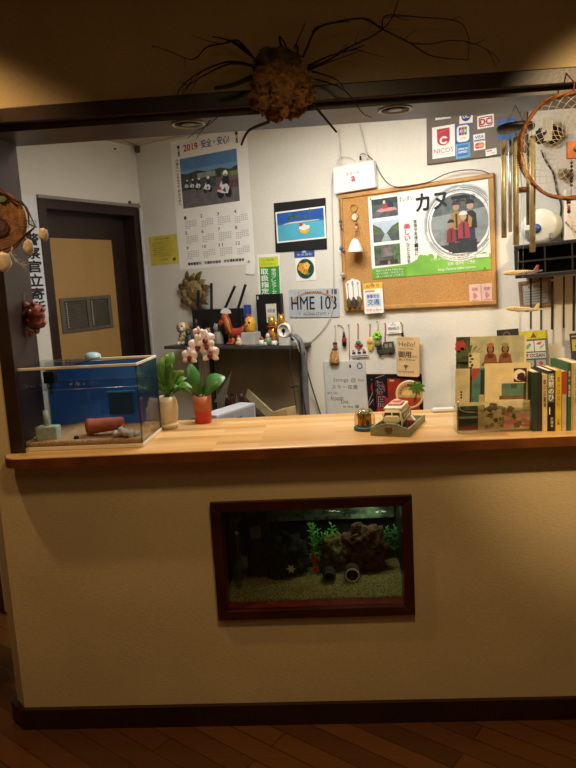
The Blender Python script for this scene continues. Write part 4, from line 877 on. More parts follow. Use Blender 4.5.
dr.box(L0, DV0+frw, 0, -RD-.035, DV1-frw, DZ-.05, -RD-.008, FRM); dr.box(L0, DV0+frw, 0, -RD-.008, vv, DZ-.05, -RD+.004, FRM); dr.box(L0, vv, zt, -RD-.008, DV1-frw, DZ-.05, -RD+.004, FRM)
dr.build('door_leaf', d1, label='dark stained stiles')
dr = MB(); dr.box(L0, vv+.001, .12, -RD-.008, DV1-frw-.012, zt-.001, -RD, LEAFM); dr.build('door_panel', d1, label='light wood panel')
vf = quad((LEFT[0]-E1*(RD-.001), E1), ((59.2, 298.5), (110.3, 294.8), (112.7, 327.2), (62.4, 333.8)))
GM = mat('#6d675c', rough=.45, metal=.4, var=.06); b = MB()
for x0, y0, x1, y1 in ((0, 0, 1, .1), (0, .9, 1, 1), (0, .1, .07, .9), (.93, .1, 1, .9), (.50, .1, .56, .9)): b.box(vf, x0*vf.w, y0*vf.h, 0, x1*vf.w, y1*vf.h, .006, GM)
b.box(vf, 0, 0, -.0005, vf.w, vf.h, .0003, mat('#3c372f')); v_ = b.build('vent', d1, label='grey metal louvred vent')
b = MB(); SLM = mat('#5b554a', rough=.4, metal=.5)
for x0, x1 in ((.08, .49), (.57, .92)):
    for k in range(13):
        y = (.12+.76*k/13)*vf.h; b.add([vf.P(x0*vf.w, y, .0045), vf.P(x1*vf.w, y, .0045), vf.P(x1*vf.w, y+.009, .0012), vf.P(x0*vf.w, y+.009, .0012), vf.P(x0*vf.w, y-.001, .0035), vf.P(x1*vf.w, y-.001, .0035)], [(0,1,2,3), (0,4,5,1)], SLM)
b.build('louvres', v_)['kind'] = 'stuff'
b = MB()
for x in (.115, .60):
    for k in range(11): b.ell(vf.P(x*vf.w, (.16+.68*k/10)*vf.h, .005), (.0042, .0032, .001), mat('#e8e4d8', rough=.3), vf, n=8, k=5)
b.build('slot_marks', v_, label='row of bright slots')['kind'] = 'stuff'
# sign on the left wall
sf = quad((LEFT[0]+E1*.003, E1), ((12, 192.5), (36.1, 196.3), (50.6, 316), (27, 319)))
b = MB(); b.box(sf, 0, 0, -.001, sf.w, sf.h, 0, mat('#dfe2e6', rough=.5, var=.02)); sg_ = b.build('police_sign', label='tall white vertical sign with bold black characters between post and door', cat='sign')
b = MB(); vtext(b, sf, '警察官立寄所', .27, .03, .86, .70, INK, .0012, .035); b.build('lettering', sg_)
b = MB(); text(b, sf, '防犯', .3, .74, .85, .80, mat('#8a8578', var=0), .0012, .01); b.rect(sf, 0, .665, 1, .668, .0012, mat('#b4b4b4', var=0)); b.build('upper_print', sg_)
for k, (px, py, lab) in enumerate(((84, 141, 'small dark hook on the wall above the door, farther from the corner'), (114.5, 149, 'small dark hook on the wall above the door, nearer the corner'))):
    q = on(LEFT, px, py); b = MB(); fr = Fr(q, NB, (0,0,1), E1); b.lathe(fr, [(.006, 0.0005), (.006, .004), (.002, .005), (.002, .016), (0, .016)], mat('#4a3a28', rough=.5), n=10); b.build('wall_hook', label=lab, cat='hook')
PV = mat('#d2cbb8', rough=.45, var=.03)
def conduit(pts, w, lab, m=PV):
    a, c = [on(LEFT, *p) for p in pts]; v = ((a-CORNER).dot(NB)+(c-CORNER).dot(NB))/2; b = MB(); b.bbox(L0, v-w/2, .9, .0005, v+w/2, a.z, .020, m, .004); return b.build('conduit', label=lab, cat='conduit', group='conduits by the door')
b = MB(); v = .030; b.bbox(L0, .004, .6, .0005, .024, on(LEFT, 143, 203).z, .018, PV, .004); b.build('conduit', label='pale square cable conduit running down beside the room corner', cat='conduit')
b = MB(); a = on((LEFT[0]+E1*.02, E1), 139.7, 215.5); v = (a-CORNER).dot(NB); b.tube([L0.P(v, .6, .0255), L0.P(v, a.z-.02, .0255), L0.P(v, a.z, .0255)], .008, mat('#b9bcc4', rough=.35, var=.03), n=12); b.build('door_pole', label='thin grey vertical pipe standing on the door frame edge', cat='pipe')
b = MB(); q = on(LEFT, 131.5, 204.3); fr = Fr(q, NB, (0,0,1), E1); b.box(fr, -.055, -.004, .0005, .03, .004, .012, mat('#6d6858', metal=.4)); b.box(fr, .02, -.006, .0005, .028, .016, .018, mat('#55503f', metal=.4)); b.build('door_bracket', label='small metal bracket above the door frame beside the corner', cat='bracket')
q = on(BACK, 138.5, 149.5); fr = Fr(q, E1, (0,0,1), NB); b = MB(); b.bbox(fr, -.012, -.02, .0005, .014, .018, .02, mat('#6f684f', rough=.6), .003); b.build('corner_sensor', label='tiny olive box up in the corner under the office ceiling', cat='sensor')
# ================================================================== back wall
def sheet(name, corners, label, cat, base, off=.002, th=.0012, group=None, plane=BACK):
    q = quad(plane, corners, off); b = MB(); b.box(q, 0, 0, -th, q.w, q.h, 0, base); return q, b.build(name, label=label, cat=cat, group=group)
def pt(px, py, off=.002): return on(BACK, px, py, off)
def part(fn, name, parent, label=None, kind=None):
    b = MB(); fn(b); o = b.build(name, parent, label=label, kind=kind); return o
C = lambda h, **k: mat(h, rough=k.get('r', .65), var=k.get('v', .04), scale=k.get('s', 30))
TXT = mat('#26262c', rough=.7, var=0); TB = mat('#2b3f9a', rough=.7, var=0); TR_ = mat('#c2283a', rough=.7, var=0); TW_ = mat('#f5f5f0', rough=.7, var=0)
# --- calendar
q, o = sheet('calendar', ((169, 142.5), (247.5, 125), (253.5, 264.5), (181, 269.5)), 'large white 2019 wall calendar with photo of white police motorcycles', 'calendar', PAPER)
def f(b):
    text(b, q, '2019', .18, .905, .37, .955, TR_, bold=.025); text(b, q, '安全・安心!', .42, .905, .78, .965, TB, bold=.02)
part(f, 'heading', o)
def f(b):
    vtext(b, q, '交通ルールを守って安全な街へ', .055, .50, .095, .86, TXT, bold=.015)
    text(b, q, '警察署管内　交通安全協会　安全運転推進会', .12, .03, .87, .052, TXT, bold=.04)
    for k in range(12):
        cx, cy = .115+.222*(k % 4), .415-.118*(k//4); text(b, q, str(k+1), cx, cy-.025, cx+.03+.02*(k > 8), cy, TXT, bold=.01)
        for r_ in range(5):
            for d in range(7):
                if (r_ == 0 and d < (k*3) % 6) or (r_ == 4 and d > 2): continue
                b.rect(q, cx+.012+d*.0235, cy-.044-r_*.0135, cx+.012+d*.0235+.012, cy-.044-r_*.0135+.0065, .0007, mat('#c9878f' if d == 0 else '#a3a6ab', rough=.7, var=0))
part(f, 'dates', o)
def f(b):
    for x, y, s_ in ((.10, .90, 1), (.865, .915, 1)):
        b.rect(q, x, y, x+.022, y+.034, .0007, TXT); b.disc(q, (x+.011)*q.w, (y+.047)*q.h, .010, .0008, TXT, n=14); b.rect(q, x+.006, y+.012, x+.016, y+.034, .001, TW_); b.rect(q, x-.002, y-.022, x+.009, y, .0008, TXT); b.rect(q, x+.013, y-.022, x+.024, y, .0008, TXT)
part(f, 'officer_marks', o)
def f(b):
    p_ = q.sub(.115, .475, .865, .855)
    b.rect(p_, 0, .0, 1, 1, .0006, C('#686466', v=.12)); b.rect(p_, 0, .55, 1, 1, .0008, C('#6b95bd', v=.08, s=6)); b.rect(p_, 0, .76, 1, 1, .0009, C('#5580b0', v=.06)); b.qpoly(p_, [(0, .52), (1, .52), (1, .70), (.86, .64), (.7, .70), (.5, .66), (.3, .72), (.12, .68), (0, .70)], .0010, C('#3a4038', v=.3)); b.rect(p_, .3, .55, .62, .66, .0011, C('#8f958c', v=.15)); b.rect(p_, .72, .50, 1, .60, .0012, C('#6f7d4a', v=.2)); b.rect(p_, .74, .28, 1, .42, .0012, C('#5d4348', v=.2))
    b.rect(p_, 0, .36, .62, .56, .0012, C('#45474b', v=.35, s=50))
    for x, y, r_ in ((.10, .44, .060), (.20, .43, .066), (.31, .41, .075), (.47, .36, .10), (.76, .28, .165)):
        wy = p_.w/p_.h
        for dx in (-.45, .35): b.qpoly(p_, [(x+r_*dx+r_*.36*math.cos(a*.4), y-r_*.5+r_*.55*wy*.8*math.sin(a*.4)) for a in range(16)], .0014, INK)
        b.qpoly(p_, [(x-r_*.8, y-r_*.2), (x-r_*.3, y+r_*.9), (x+r_*.1, y+r_*.8), (x+r_*.5, y+r_*.1), (x+r_*.3, y-r_*.6), (x-r_*.3, y-r_*.5)], .0016, C('#dcdfe2', v=.08)); b.qpoly(p_, [(x-r_*.25, y-r_*.2), (x+r_*.05, y+r_*.2), (x+r_*.15, y-r_*.5)], .0018, C('#3b4150'))
        b.qpoly(p_, [(x-r_*.25, y+r_*.6), (x+r_*.55, y+r_*.5), (x+r_*.45, y+r_*1.5), (x-r_*.05, y+r_*1.6)], .0018, C('#22242c')); b.qpoly(p_, [(x-r_*.2, y+r_*.5), (x-.02*r_, y+r_*.9), (x+r_*.1, y+r_*.5)], .0020, C('#3a3f9a'))
        b.qpoly(p_, [(x+r_*.18+r_*.24*math.cos(a*.45), y+r_*1.78+r_*.36*math.sin(a*.45)) for a in range(14)], .0022, TW_); b.qpoly(p_, [(x+r_*.16+r_*.14*math.cos(a*.45), y+r_*1.58+r_*.16*math.sin(a*.45)) for a in range(14)], .0023, C('#a97c5f'))
        if r_ > .15: b.qpoly(p_, [(x-r_*.75, y-r_*.02), (x-r_*.5, y+r_*.4), (x-r_*.25, y-.02)], .0024, C('#c23c3c'))
part(f, 'photo', o, 'photo of a row of riders on white motorcycles under blue sky')
# small white tag and pin under the calendar
q, o = sheet('paper_tag', ((246.5, 259.5), (256, 259), (253.5, 275), (244.8, 273.5)), 'small blank white paper tag pinned at the lower corner of the calendar', 'note', PAPER, off=.006)
def pin(px, py, off, col, par, r=.006):
    b = MB(); c = on(BACK, px, py, off); fr = Fr(c, E1, (0,0,1), NB); b.lathe(fr, [(r*.5, -.001), (r*.5, .005), (r, .006), (r, .009), (0, .010)], mat(col, rough=.3, var=0), n=12); return b.build('pin', par)
pin(249.5, 261, .007, '#b7c23a', o)
# --- yellow note
q, o = sheet('yellow_note', ((149.3, 237), (176.3, 233.8), (179.2, 262.8), (150.6, 266)), 'yellow printed notice sheet on the wall beside the corner', 'notice', C('#d3c553', v=.05))
def f(b):
    text(b, q, '火災予防のお願い', .25, .86, .75, .92, TXT); 
    for k in range(8): text(b, q, ['火の元を確認してから帰りましょう','電気・ガスの元栓を閉めて下さい','たばこの吸い殻は水をかけて','消火器の場所を覚えておくこと','避難口には物を置かないこと'][k % 5], .12, .76-.068*k, random.uniform(.7, .9), .80-.068*k, mat('#55512c', rough=.7, var=0))
    text(b, q, '消防署', .4, .14, .62, .19, TXT); b.rect(q, .8, .1, .9, .2, .0007, mat('#55512c', var=0))
part(f, 'print', o)
# --- sun mask
c = pt(195.5, 290.5, .012); s = PXM(c); SUN = mat('#8a7448', rough=.7, var=.25, scale=40, bump=.4, bscale=90); SUND = mat('#6a5636', rough=.7, var=.25, scale=40)
sm_ = thing('sun_mask', 'brown carved sun face with leaf rays hung on the wall above the black router', 'wall mask', c); fr = Fr(c, E1, (0,0,1), NB)
for k in range(14):
    a = k*2*math.pi/14+.15; L = (21 if k % 2 == 0 else 17.5)*s; d = fr.x*math.cos(a)+fr.y*math.sin(a); b = MB(); b.leaf(c+d*8.5*s+NB*.004, c+d*L+NB*.010, 6.4*s, SUN if k % 2 else SUND, nrm=NB, bend=NB*.010, th=.004, fold=.3, n=6); b.build('ray', sm_)
b = MB(); b.ell(c+NB*.008, (10.5*s, 11*s, .022), SUN, fr, n=28, k=18); b.build('face', sm_)
for dx in (-3.8, 3.8):
    b = MB(); b.ell(c+fr.x*dx*s+fr.y*2.6*s+NB*.026, (2.2*s, 1.0*s, .004), SUND, fr, n=12, k=8); b.build('eye', sm_)
b = MB(); b.ell(c-fr.y*.6*s+NB*.028, (1.5*s, 3*s, .010), SUN, fr, n=12, k=8); b.build('nose', sm_)
b = MB(); b.ell(c-fr.y*5*s+NB*.022, (3.6*s, 1.2*s, .006), mat('#3f2e1c', rough=.7), fr, n=12, k=8); b.build('mouth', sm_)
# --- beach print on black backing
q, o = sheet('beach_picture', ((273.2, 203.4), (325.4, 197.6), (326.9, 249.3), (276, 252.3)), 'beach print with yellow boat on a black backing sheet', 'picture', C('#121214'), off=.004, th=.003)
def f(b):
    p_ = quad(BACK, ((275.5, 212), (324.6, 206.2), (326.8, 237.8), (277, 243.6)), .005); b.rect(p_, 0, 0, 1, 1, .0004, PAPER); i = p_.sub(.03, .05, .97, .95)
    b.rect(i, 0, 0, 1, 1, .0007, C('#4fb0cc', v=.05, s=8)); b.rect(i, 0, .62, 1, 1, .0009, C('#1f55b4', v=.06, s=8)); b.rect(i, 0, .58, 1, .66, .0010, C('#2a62b8', v=.15)); b.qpoly(i, [(.1, .58), (.9, .60), (.9, .63), (.3, .64)], .0011, C('#dcd6b4'))
    for x, h, w in ((.32, .82, .10), (.38, .78, .06), (.48, .76, .08), (.72, .92, .05), (.62, .72, .05), (.25, .72, .05)):
        b.rect(i, x-.006, .62, x+.006, h, .0012, C('#6a5a2e')); b.qpoly(i, [(x+w*math.cos(a*.6)*(.5+.5*(a % 2)), h+.04+.08*math.sin(a*.6)*(.6+.4*(a % 2))) for a in range(10)], .0013, C('#2f6a4a', v=.3))
    b.qpoly(i, [(.47, .33), (.50, .22), (.60, .17), (.68, .24), (.70, .36), (.6, .30)], .0014, C('#e0b52a')); b.qpoly(i, [(.47, .36), (.58, .29), (.70, .38), (.69, .46), (.58, .48), (.48, .50)], .0016, C('#efe9da')); b.qpoly(i, [(.47, .46), (.53, .45), (.56, .54), (.49, .58)], .0018, C('#b03a34')); b.qpoly(i, [(.55, .44), (.6, .43), (.61, .52), (.56, .52)], .0019, C('#e8e2d6'))
part(f, 'print', o, 'blue sea print with white border')
# --- blue card and hibiscus card
q, o = sheet('blue_card', ((294, 250.5), (314.3, 249), (314.5, 256.6), (294.4, 257.8)), 'small dark blue card showing below the black-backed beach print', 'card', C('#2a4d94'), off=.002)
part(lambda b: (text(b, q, '安全運転', .14, .2, .9, .55, mat('#a9bde0', var=0), bold=.01), b.qpoly(q, [(.42, .6), (.58, .6), (.62, .75), (.5, .95), (.38, .75)], .0008, mat('#a9bde0', var=0))), 'print', o)
q, o = sheet('flower_card', ((294.8, 258.8), (315, 257.3), (315.8, 279.8), (296.8, 281)), 'white square card with round orange hibiscus picture', 'card', PAPER, off=.002)
def f(b):
    cx, cy = .50*q.w, .52*q.h; R = .44*q.w; b.disc(q, cx, cy, R, .0006, C('#3a6a8a')); b.disc(q, cx, cy, R*.94, .0008, C('#1f4a38', v=.4, s=80))
    for fx, fy, r_ in ((-.35, .15, .5), (.15, .3, .36), (-.1, -.15, .4)):
        for k in range(5):
            a = k*1.257+fx; b.disc(q, cx+R*fx+R*r_*.55*math.cos(a), cy+R*fy+R*r_*.55*math.sin(a), R*r_*.5, .001+.00005*k, C('#e0982a' if r_ > .38 else '#e8c060', v=.12), n=14)
        b.disc(q, cx+R*fx, cy+R*fy, R*.07, .0016, C('#b04a2a'), n=10)
    for k in range(5): b.qpoly(q, [(.5+.12*math.cos(k*1.3), .35+.1*math.sin(k*1.3)), (.62+.15*math.cos(k*1.3), .30+.12*math.sin(k)), (.55, .22+.02*k)], .0011, C('#4f9a50'))
part(f, 'picture', o)
# --- green banner
q, o = sheet('service_banner', ((257, 254.5), (279.3, 253.6), (280.8, 296), (259, 297)), 'green and yellow banner sheet with white vertical characters', 'poster', PAPER, off=.002)
def f(b):
    b.rect(q, .09, 0, .97, .72, .0005, C('#2f9a48', v=.05)); b.rect(q, .07, .70, .94, .93, .0007, C('#cfdc3a', v=.04)); text(b, q, 'ご利用', .25, .83, .75, .89, mat('#5a8a2a', var=0), z=.001); text(b, q, 'いただけます', .2, .74, .8, .79, mat('#5a8a2a', var=0), z=.001)
    vtext(b, q, '取扱指定店', .14, -.10, .48, .67, TW_, z=.001, bold=.03); vtext(b, q, '宿泊プレミアム券', .62, .02, .82, .66, TW_, z=.001, bold=.015)
part(f, 'print', o)
# --- licence plate
q = quad(BACK, ((288.4, 289.6), (338.9, 288.2), (339.6, 316.9), (289.8, 317.5)), .005)
pl_ = MB(); r_ = .012; w, h = q.w, q.h; cr = []
for cx, cy, a0 in ((w-r_, r_, -90), (w-r_, h-r_, 0), (r_, h-r_, 90), (r_, r_, 180)):
    cr += [(cx+r_*math.cos(math.radians(a0+k*22.5)), cy+r_*math.sin(math.radians(a0+k*22.5))) for k in range(5)]
pl_.prism(q, cr, -.002, 0, mat('#b9c0c8', rough=.45, var=.05)); o = pl_.build('licence_plate', label='grey embossed car licence plate reading HME 103 with rainbow', cat='licence plate')
def f(b):
    for k, cc in enumerate(('#c25a6a', '#cf9a4a', '#b9b85a', '#6f9a7a', '#7a86b0')):
        R0, R1 = .43-.014*k, .43-.014*(k+1)
        P_ = [(.5+R0*math.cos(t), .50+R0*.95*math.sin(t)) for t in [math.pi*(.0+i/20) for i in range(21)]]+[(.5+R1*math.cos(t), .50+R1*.95*math.sin(t)) for t in [math.pi*(1-i/20) for i in range(21)]]
        for i in range(20): b.qpoly(q, [P_[i], P_[i+1], P_[40-i], P_[41-i]], .0006, mat(cc, rough=.6, var=.05))
part(f, 'rainbow', o)
part(lambda b: text(b, q, 'HME 103', .05, .27, .95, .74, INK, z=.0014, bold=.01), 'number', o, 'black raised letters HME 103')
part(lambda b: (text(b, q, 'ALOHA STATE', .28, .07, .74, .17, mat('#3b3f52', var=0), z=.001), text(b, q, 'HAWAII', .34, .82, .66, .92, mat('#8a3040', var=0), z=.0012, bold=.02), b.rect(q, .86, .80, .96, .97, .0010, C('#50546a')), b.rect(q, .76, .82, .80, .95, .0010, C('#c03a3a'))), 'small_print', o)
part(lambda b: [b.disc(q, x*w, y*h, .0035, .0012, mat('#4a4a4a', var=0), n=10) for x, y in ((.21, .13), (.79, .13), (.21, .88), (.79, .88))], 'bolt_holes', o)
# --- white wifi box
q = quad(BACK, ((332, 167.5), (372.8, 160.2), (376, 187), (334.2, 194.5)), .036)
wb = thing('wifi_box', 'white wireless router box with two aerials mounted above the corkboard', 'router', q.P(q.w/2, 0, -.018))
b = MB(); b.bbox(q, 0, 0, -.0355, q.w, q.h, 0, mat('#efece8', rough=.4, var=.02), .006); bd_ = b.build('case', wb)
part(lambda b: (text(b, q, 'スマート', .33, .60, .64, .70, mat('#c23a5c', var=0), .0006, .03), text(b, q, 'a', .45, .36, .54, .54, mat('#c23a5c', var=0), .0006, .04), text(b, q, 'LINK', .42, .2, .52, .24, mat('#b0a8a8', var=0), .0006)), 'logo', bd_)
for (x0, y0, x1, y1) in ((340.5, 164, 338.5, 128), (367.3, 159, 359.5, 124)):
    b = MB(); a, e = on(BACK, x0, y0, .018), on(BACK, x1, y1, .010); b.tube([a, a.lerp(e, .08), a.lerp(e, .1), e], [.006, .006, .0042, .0032], mat('#d9d6d0', rough=.4), n=10); b.build('aerial', wb)
b = MB(); b.tube([on(BACK, 360.5, 160, .02), on(BACK, 360.3, 156, .02)], .005, BLACK, n=8); b.build('plug', wb)
BLK = mat('#2a2826', rough=.5, var=.05); WCB = mat('#cfcbc2', rough=.5, var=.03)
def cable(name, pts, r, m, label, off=.008, cat='cable'):
    b = MB(); P_ = [on(BACK, x, y, off if len(p) == 0 else p[0]) for x, y, *p in pts]; fine = []
    for i in range(len(P_)-1):
        pm, pa, pb, pn = P_[max(0, i-1)], P_[i], P_[i+1], P_[min(len(P_)-1, i+2)]
        for t in (0, .2, .4, .6, .8): fine.append(.5*((2*pa)+(pb-pm)*t+(2*pm-5*pa+4*pb-pn)*t*t+(3*pa-pm-3*pb+pn)*t**3))
    fine.append(P_[-1]); b.tube(fine, r, m, n=7); return b.build(name, label=label, cat=cat)
cable('power_cable', [(360.2, 155, .024), (362.5, 153.8, .02), (368, 155.5, .012), (375, 163), (381, 175), (389, 184, .026), (398, 187, .028), (412, 185.5, .028), (430, 181.5, .028), (447, 173.5, .028), (465, 170, .028), (480, 170.5, .028), (489, 173.5, .028)], .0022, BLK, 'black cable drooping from the white router along the corkboard top')
cable('white_cable', [(336.5, 165, .02), (337.5, 160, .02), (343, 156.5, .02), (350, 157, .02), (355, 161.5, .02)], .002, WCB, 'short white lead looping over the top of the white router')
cable('white_cable', [(332.5, 172, .02), (331.5, 185), (332, 210), (333, 240), (333.5, 270), (333.3, 300, .012), (331, 315, .012), (324, 328), (314, 338.5), (303, 345, .02)], .0026, WCB, 'long white cable running down the wall beside the corkboard to the shelf')
# --- corkboard
CORNERS = ((336.3, 195.7), (493.2, 172.3), (496.8, 304.6), (345.6, 310.8))
q = quad(BACK, CORNERS, .022); cb = thing('corkboard', 'wood framed corkboard with canoe poster on the office wall', 'noticeboard', q.P(q.w/2, 0, -.011))
CORK = mat('#bd8d52', rough=.9, var=.14, scale=220, bump=.3, bscale=300); WOODF = mat('#b98a4c', rough=.5, var=.12, scale=15)
b = MB(); b.box(q, .012, .012, -.021, q.w-.012, q.h-.012, -.008, CORK); b.build('cork', cb)
g = .020
for x0, y0, x1, y1 in ((0, 0, q.w, g), (0, q.h-g, q.w, q.h), (0, g, g, q.h-g), (q.w-g, g, q.w, q.h-g)):
    b = MB(); b.bbox(q, x0, y0, -.0215, x1, y1, 0, WOODF, .003); b.build('frame_bar', cb)
CKF = BD_OFF = .014+.0008       # face of the cork off the wall
def csheet(name, corners, label, cat, base, d=.0012): return sheet(name, corners, label, cat, base, off=CKF+d, th=.0009)
q, o = csheet('canoe_poster', ((369, 196.5), (488.8, 179.5), (490.5, 269), (371.5, 280)), 'large canoe trip poster with family portrait on the corkboard', 'poster', PAPER)
def f(b):
    b.rect(q, 0, .30, 1, .98, .0003, C('#e9ecea', v=.03, s=5)); b.qpoly(q, [(0, 0), (1, 0), (1, .18), (.93, .22), (.86, .17), (.78, .20), (.7, .16), (.62, .22), (.55, .18), (.47, .24), (.40, .19), (.34, .15), (0, .13)], .0005, C('#7ab648', v=.08, s=10)); b.rect(q, 0, 0, .31, .12, .0006, C('#6aa83c', v=.06))
    for x in (.44, .52, .60, .90): b.disc(q, x*q.w, .2*q.h, .018, .0006, C('#7ab648', v=.08, s=10), n=14)
part(f, 'ground_print', o)
def f(b):
    cx, cy = .765*q.w, .56*q.h; R = .44*q.h
    def circ_(b, x, y, r, z, m): b.qpoly(q, [(min(.992, (x+r*math.cos(t*.157))/q.w), min(.985, max(.01, (y+r*math.sin(t*.157))/q.h))) for t in range(40)], z, m)
    for k, (rr, cc) in enumerate(((1.0, '#cfd3d2'), (.96, '#9fa6a6'), (.92, '#dfe2e0'), (.86, '#8b9393'), (.82, '#e6e8e6'))):
        circ_(b, cx+random.uniform(-.004, .004), cy+random.uniform(-.004, .004), R*rr, .0007+.0001*k, C(cc, v=.1))
    circ_(b, cx, cy, R*.76, .0013, C('#8f9798', v=.1, s=12))
    def arc(t0, t1, r, yl): return [(min(.992, cx/q.w+r*math.cos(t)/q.w), cy/q.h+r*math.sin(t)/q.h) for t in [t0+(t1-t0)*i/16 for i in range(17)]]
    b.qpoly(q, arc(.45, math.pi-.30, R*.76, 0), .0015, C('#5c6668', v=.18)); b.qpoly(q, arc(math.pi+.15, 2*math.pi-.15, R*.76, 0), .0015, C('#838b8c', v=.15)); b.qpoly(q, arc(math.pi*1.25, math.pi*1.75, R*.76, 0), .0016, C('#3a4040', v=.2))
    for t in (.35, .9, 2.2, 2.7, 3.6, 4.4, 5.4): 
        p_ = arc(t, t+.6, R*.9, 0); p2 = arc(t, t+.6, R*.885, 0); 
        for i in range(16): b.qpoly(q, [p_[i], p_[i+1], p2[i+1], p2[i]], .0017, C('#4a5252'))
part(f, 'brush_ring', o, 'grey brush-stroke ring with lake view')
def f(b):
    def person(x, y, s_, head, vest, legs, hat, z):
        a = q.h/q.w
        b.qpoly(q, [(x-.036*s_, y-.20*s_), (x+.036*s_, y-.20*s_), (x+.03*s_, y-.02*s_), (x-.03*s_, y-.02*s_)], z, C(legs)); b.qpoly(q, [(x-.05*s_, y-.06*s_), (x+.05*s_, y-.06*s_), (x+.045*s_, y+.10*s_), (x+.018*s_, y+.14*s_), (x-.018*s_, y+.14*s_), (x-.045*s_, y+.10*s_)], z+.0001, C(vest)); b.qpoly(q, [(x-.008*s_, y-.05*s_), (x+.008*s_, y-.05*s_), (x+.008*s_, y+.12*s_), (x-.008*s_, y+.12*s_)], z+.0002, C('#3a3038'))
        b.disc(q, x*q.w, (y+.19*s_)*q.h, .026*s_*q.w, z+.0003, C(head), n=16); b.qpoly(q, [(x+.036*s_*math.cos(t*.42), y+.215*s_+(.05*s_)*max(0, math.sin(t*.42))) for t in range(9)], z+.0004, C(hat))
    person(.745, .55, 1.0, '#b08a70', '#a8843c', '#2c2c34', '#4a3430', .0020); person(.855, .545, 1.0, '#c09a80', '#2a2a30', '#3a3a50', '#2c2420', .0021); b.qpoly(q, [(.83, .50), (.86, .50), (.87, .60), (.84, .64)], .0026, C('#b08a3c'))
    person(.80, .44, .95, '#c4a48c', '#a23a48', '#30303a', '#e0dcd6', .0027); person(.70, .40, .8, '#b08a70', '#8a3438', '#3a2c30', '#2c2a2a', .0028)
    b.qpoly(q, [(.70, .22), (.90, .22), (.90, .36), (.70, .34)], .0030, C('#2c2f36', v=.2))
part(f, 'family_picture', o)
def f(b):
    text(b, q, 'すいすい', .275, .885, .40, .945, mat('#55585a', var=0), .0032); text(b, q, 'カヌー', .42, .745, .83, .945, INK, .0034, .03); text(b, q, '国設施設なら安心のレイク・ツアー', .67, .905, .93, .945, mat('#8a8d8e', var=0), .0032); text(b, q, 'で湖上散歩', .71, .795, .90, .865, TXT, .0036, .01)
    vtext(b, q, '楽しい', .305, .42, .36, .63, mat('#cf4a68', var=0), .0032, .03); vtext(b, q, '家族や友達と一緒に', .39, .24, .42, .66, TXT, .0032, .01); vtext(b, q, 'ひとときを', .32, .15, .35, .40, TXT, .0032, .005)
    text(b, q, 'ファミリーカヌー', .52, .155, .68, .185, TW_, .0032); text(b, q, 'ウィンディー', .69, .15, .88, .20, TW_, .0032, .02); text(b, q, 'お問い合わせ・ご予約', .66, .085, .88, .125, TW_, .0032); text(b, q, 'http://www.lake-canoe', .58, .02, .88, .065, TW_, .0032); b.rect(q, .89, .145, .99, .185, .0032, C('#dfe6da'))
    for k in range(3): text(b, q, ['初めての方やお子様も安心', 'ガイド付き・半日コース', '詳しくはスタッフまで'][k], .04, .085-.035*k, .28, .11-.035*k, TW_, .0032)
part(f, 'lettering', o)
def ph(y0, y1, fn, lab):
    def f(b):
        p_ = q.sub(.03, y0, .262, y1); fn(b, p_)
    return part(f, 'photo', o, lab)
ph(.735, .96, lambda b, p_: (b.rect(p_, 0, 0, 1, 1, .0008, C('#4f5a62', v=.25, s=40)), b.rect(p_, 0, .7, 1, 1, .001, C('#2e3a34', v=.3)), b.qpoly(p_, [(.15, .38), (.35, .28), (.98, .32), (.9, .46), (.4, .5)], .0012, C('#cf8a88')), b.qpoly(p_, [(.4, .45), (.6, .45), (.58, .72), (.44, .75)], .0014, C('#a8444c')), b.qpoly(p_, [(.44, .72), (.54, .72), (.53, .88), (.45, .88)], .0016, C('#cfcac4')), b.qpoly(p_, [(.6, .5), (.85, .5), (.8, .8), (.66, .85)], .0014, C('#2c2c34'))), 'photo of a red kayak')
ph(.445, .69, lambda b, p_: (b.rect(p_, 0, 0, 1, 1, .0008, C('#b4c6d8')), b.qpoly(p_, [(0, .3), (.45, .38), (.3, .68), (0, .9)], .001, C('#5c6a4a', v=.2)), b.qpoly(p_, [(1, .3), (.5, .38), (.75, .72), (1, .88)], .001, C('#55664a', v=.2)), b.rect(p_, 0, 0, 1, .38, .0012, C('#4a5558', v=.2)), b.qpoly(p_, [(.3, .0), (.7, 0), (.55, .38), (.45, .38)], .0014, C('#9aa8b0', v=.1))), 'photo of a river between green hills')
ph(.16, .405, lambda b, p_: (b.rect(p_, 0, 0, 1, 1, .0008, C('#5f5c5e', v=.25, s=40)), b.rect(p_, .75, 0, 1, 1, .001, C('#5a7a4a', v=.3)), b.rect(p_, 0, .45, .25, 1, .001, C('#4c6340', v=.3)), b.qpoly(p_, [(.25, .4), (.75, .45), (.6, .9), (.35, .85)], .0012, C('#77706c', v=.15)), b.rect(p_, .2, .05, .9, .25, .0012, C('#3f3b3c', v=.2)), b.qpoly(p_, [(.5, .0), (.62, 0), (.6, .2), (.52, .2)], .0014, C('#a8807a'))), 'photo of a grey waterfall rock')
pin(371, 199, CKF+.002, '#8a8a30', o, .004); pin(485, 268, CKF+.002, '#6a7a30', o, .004)
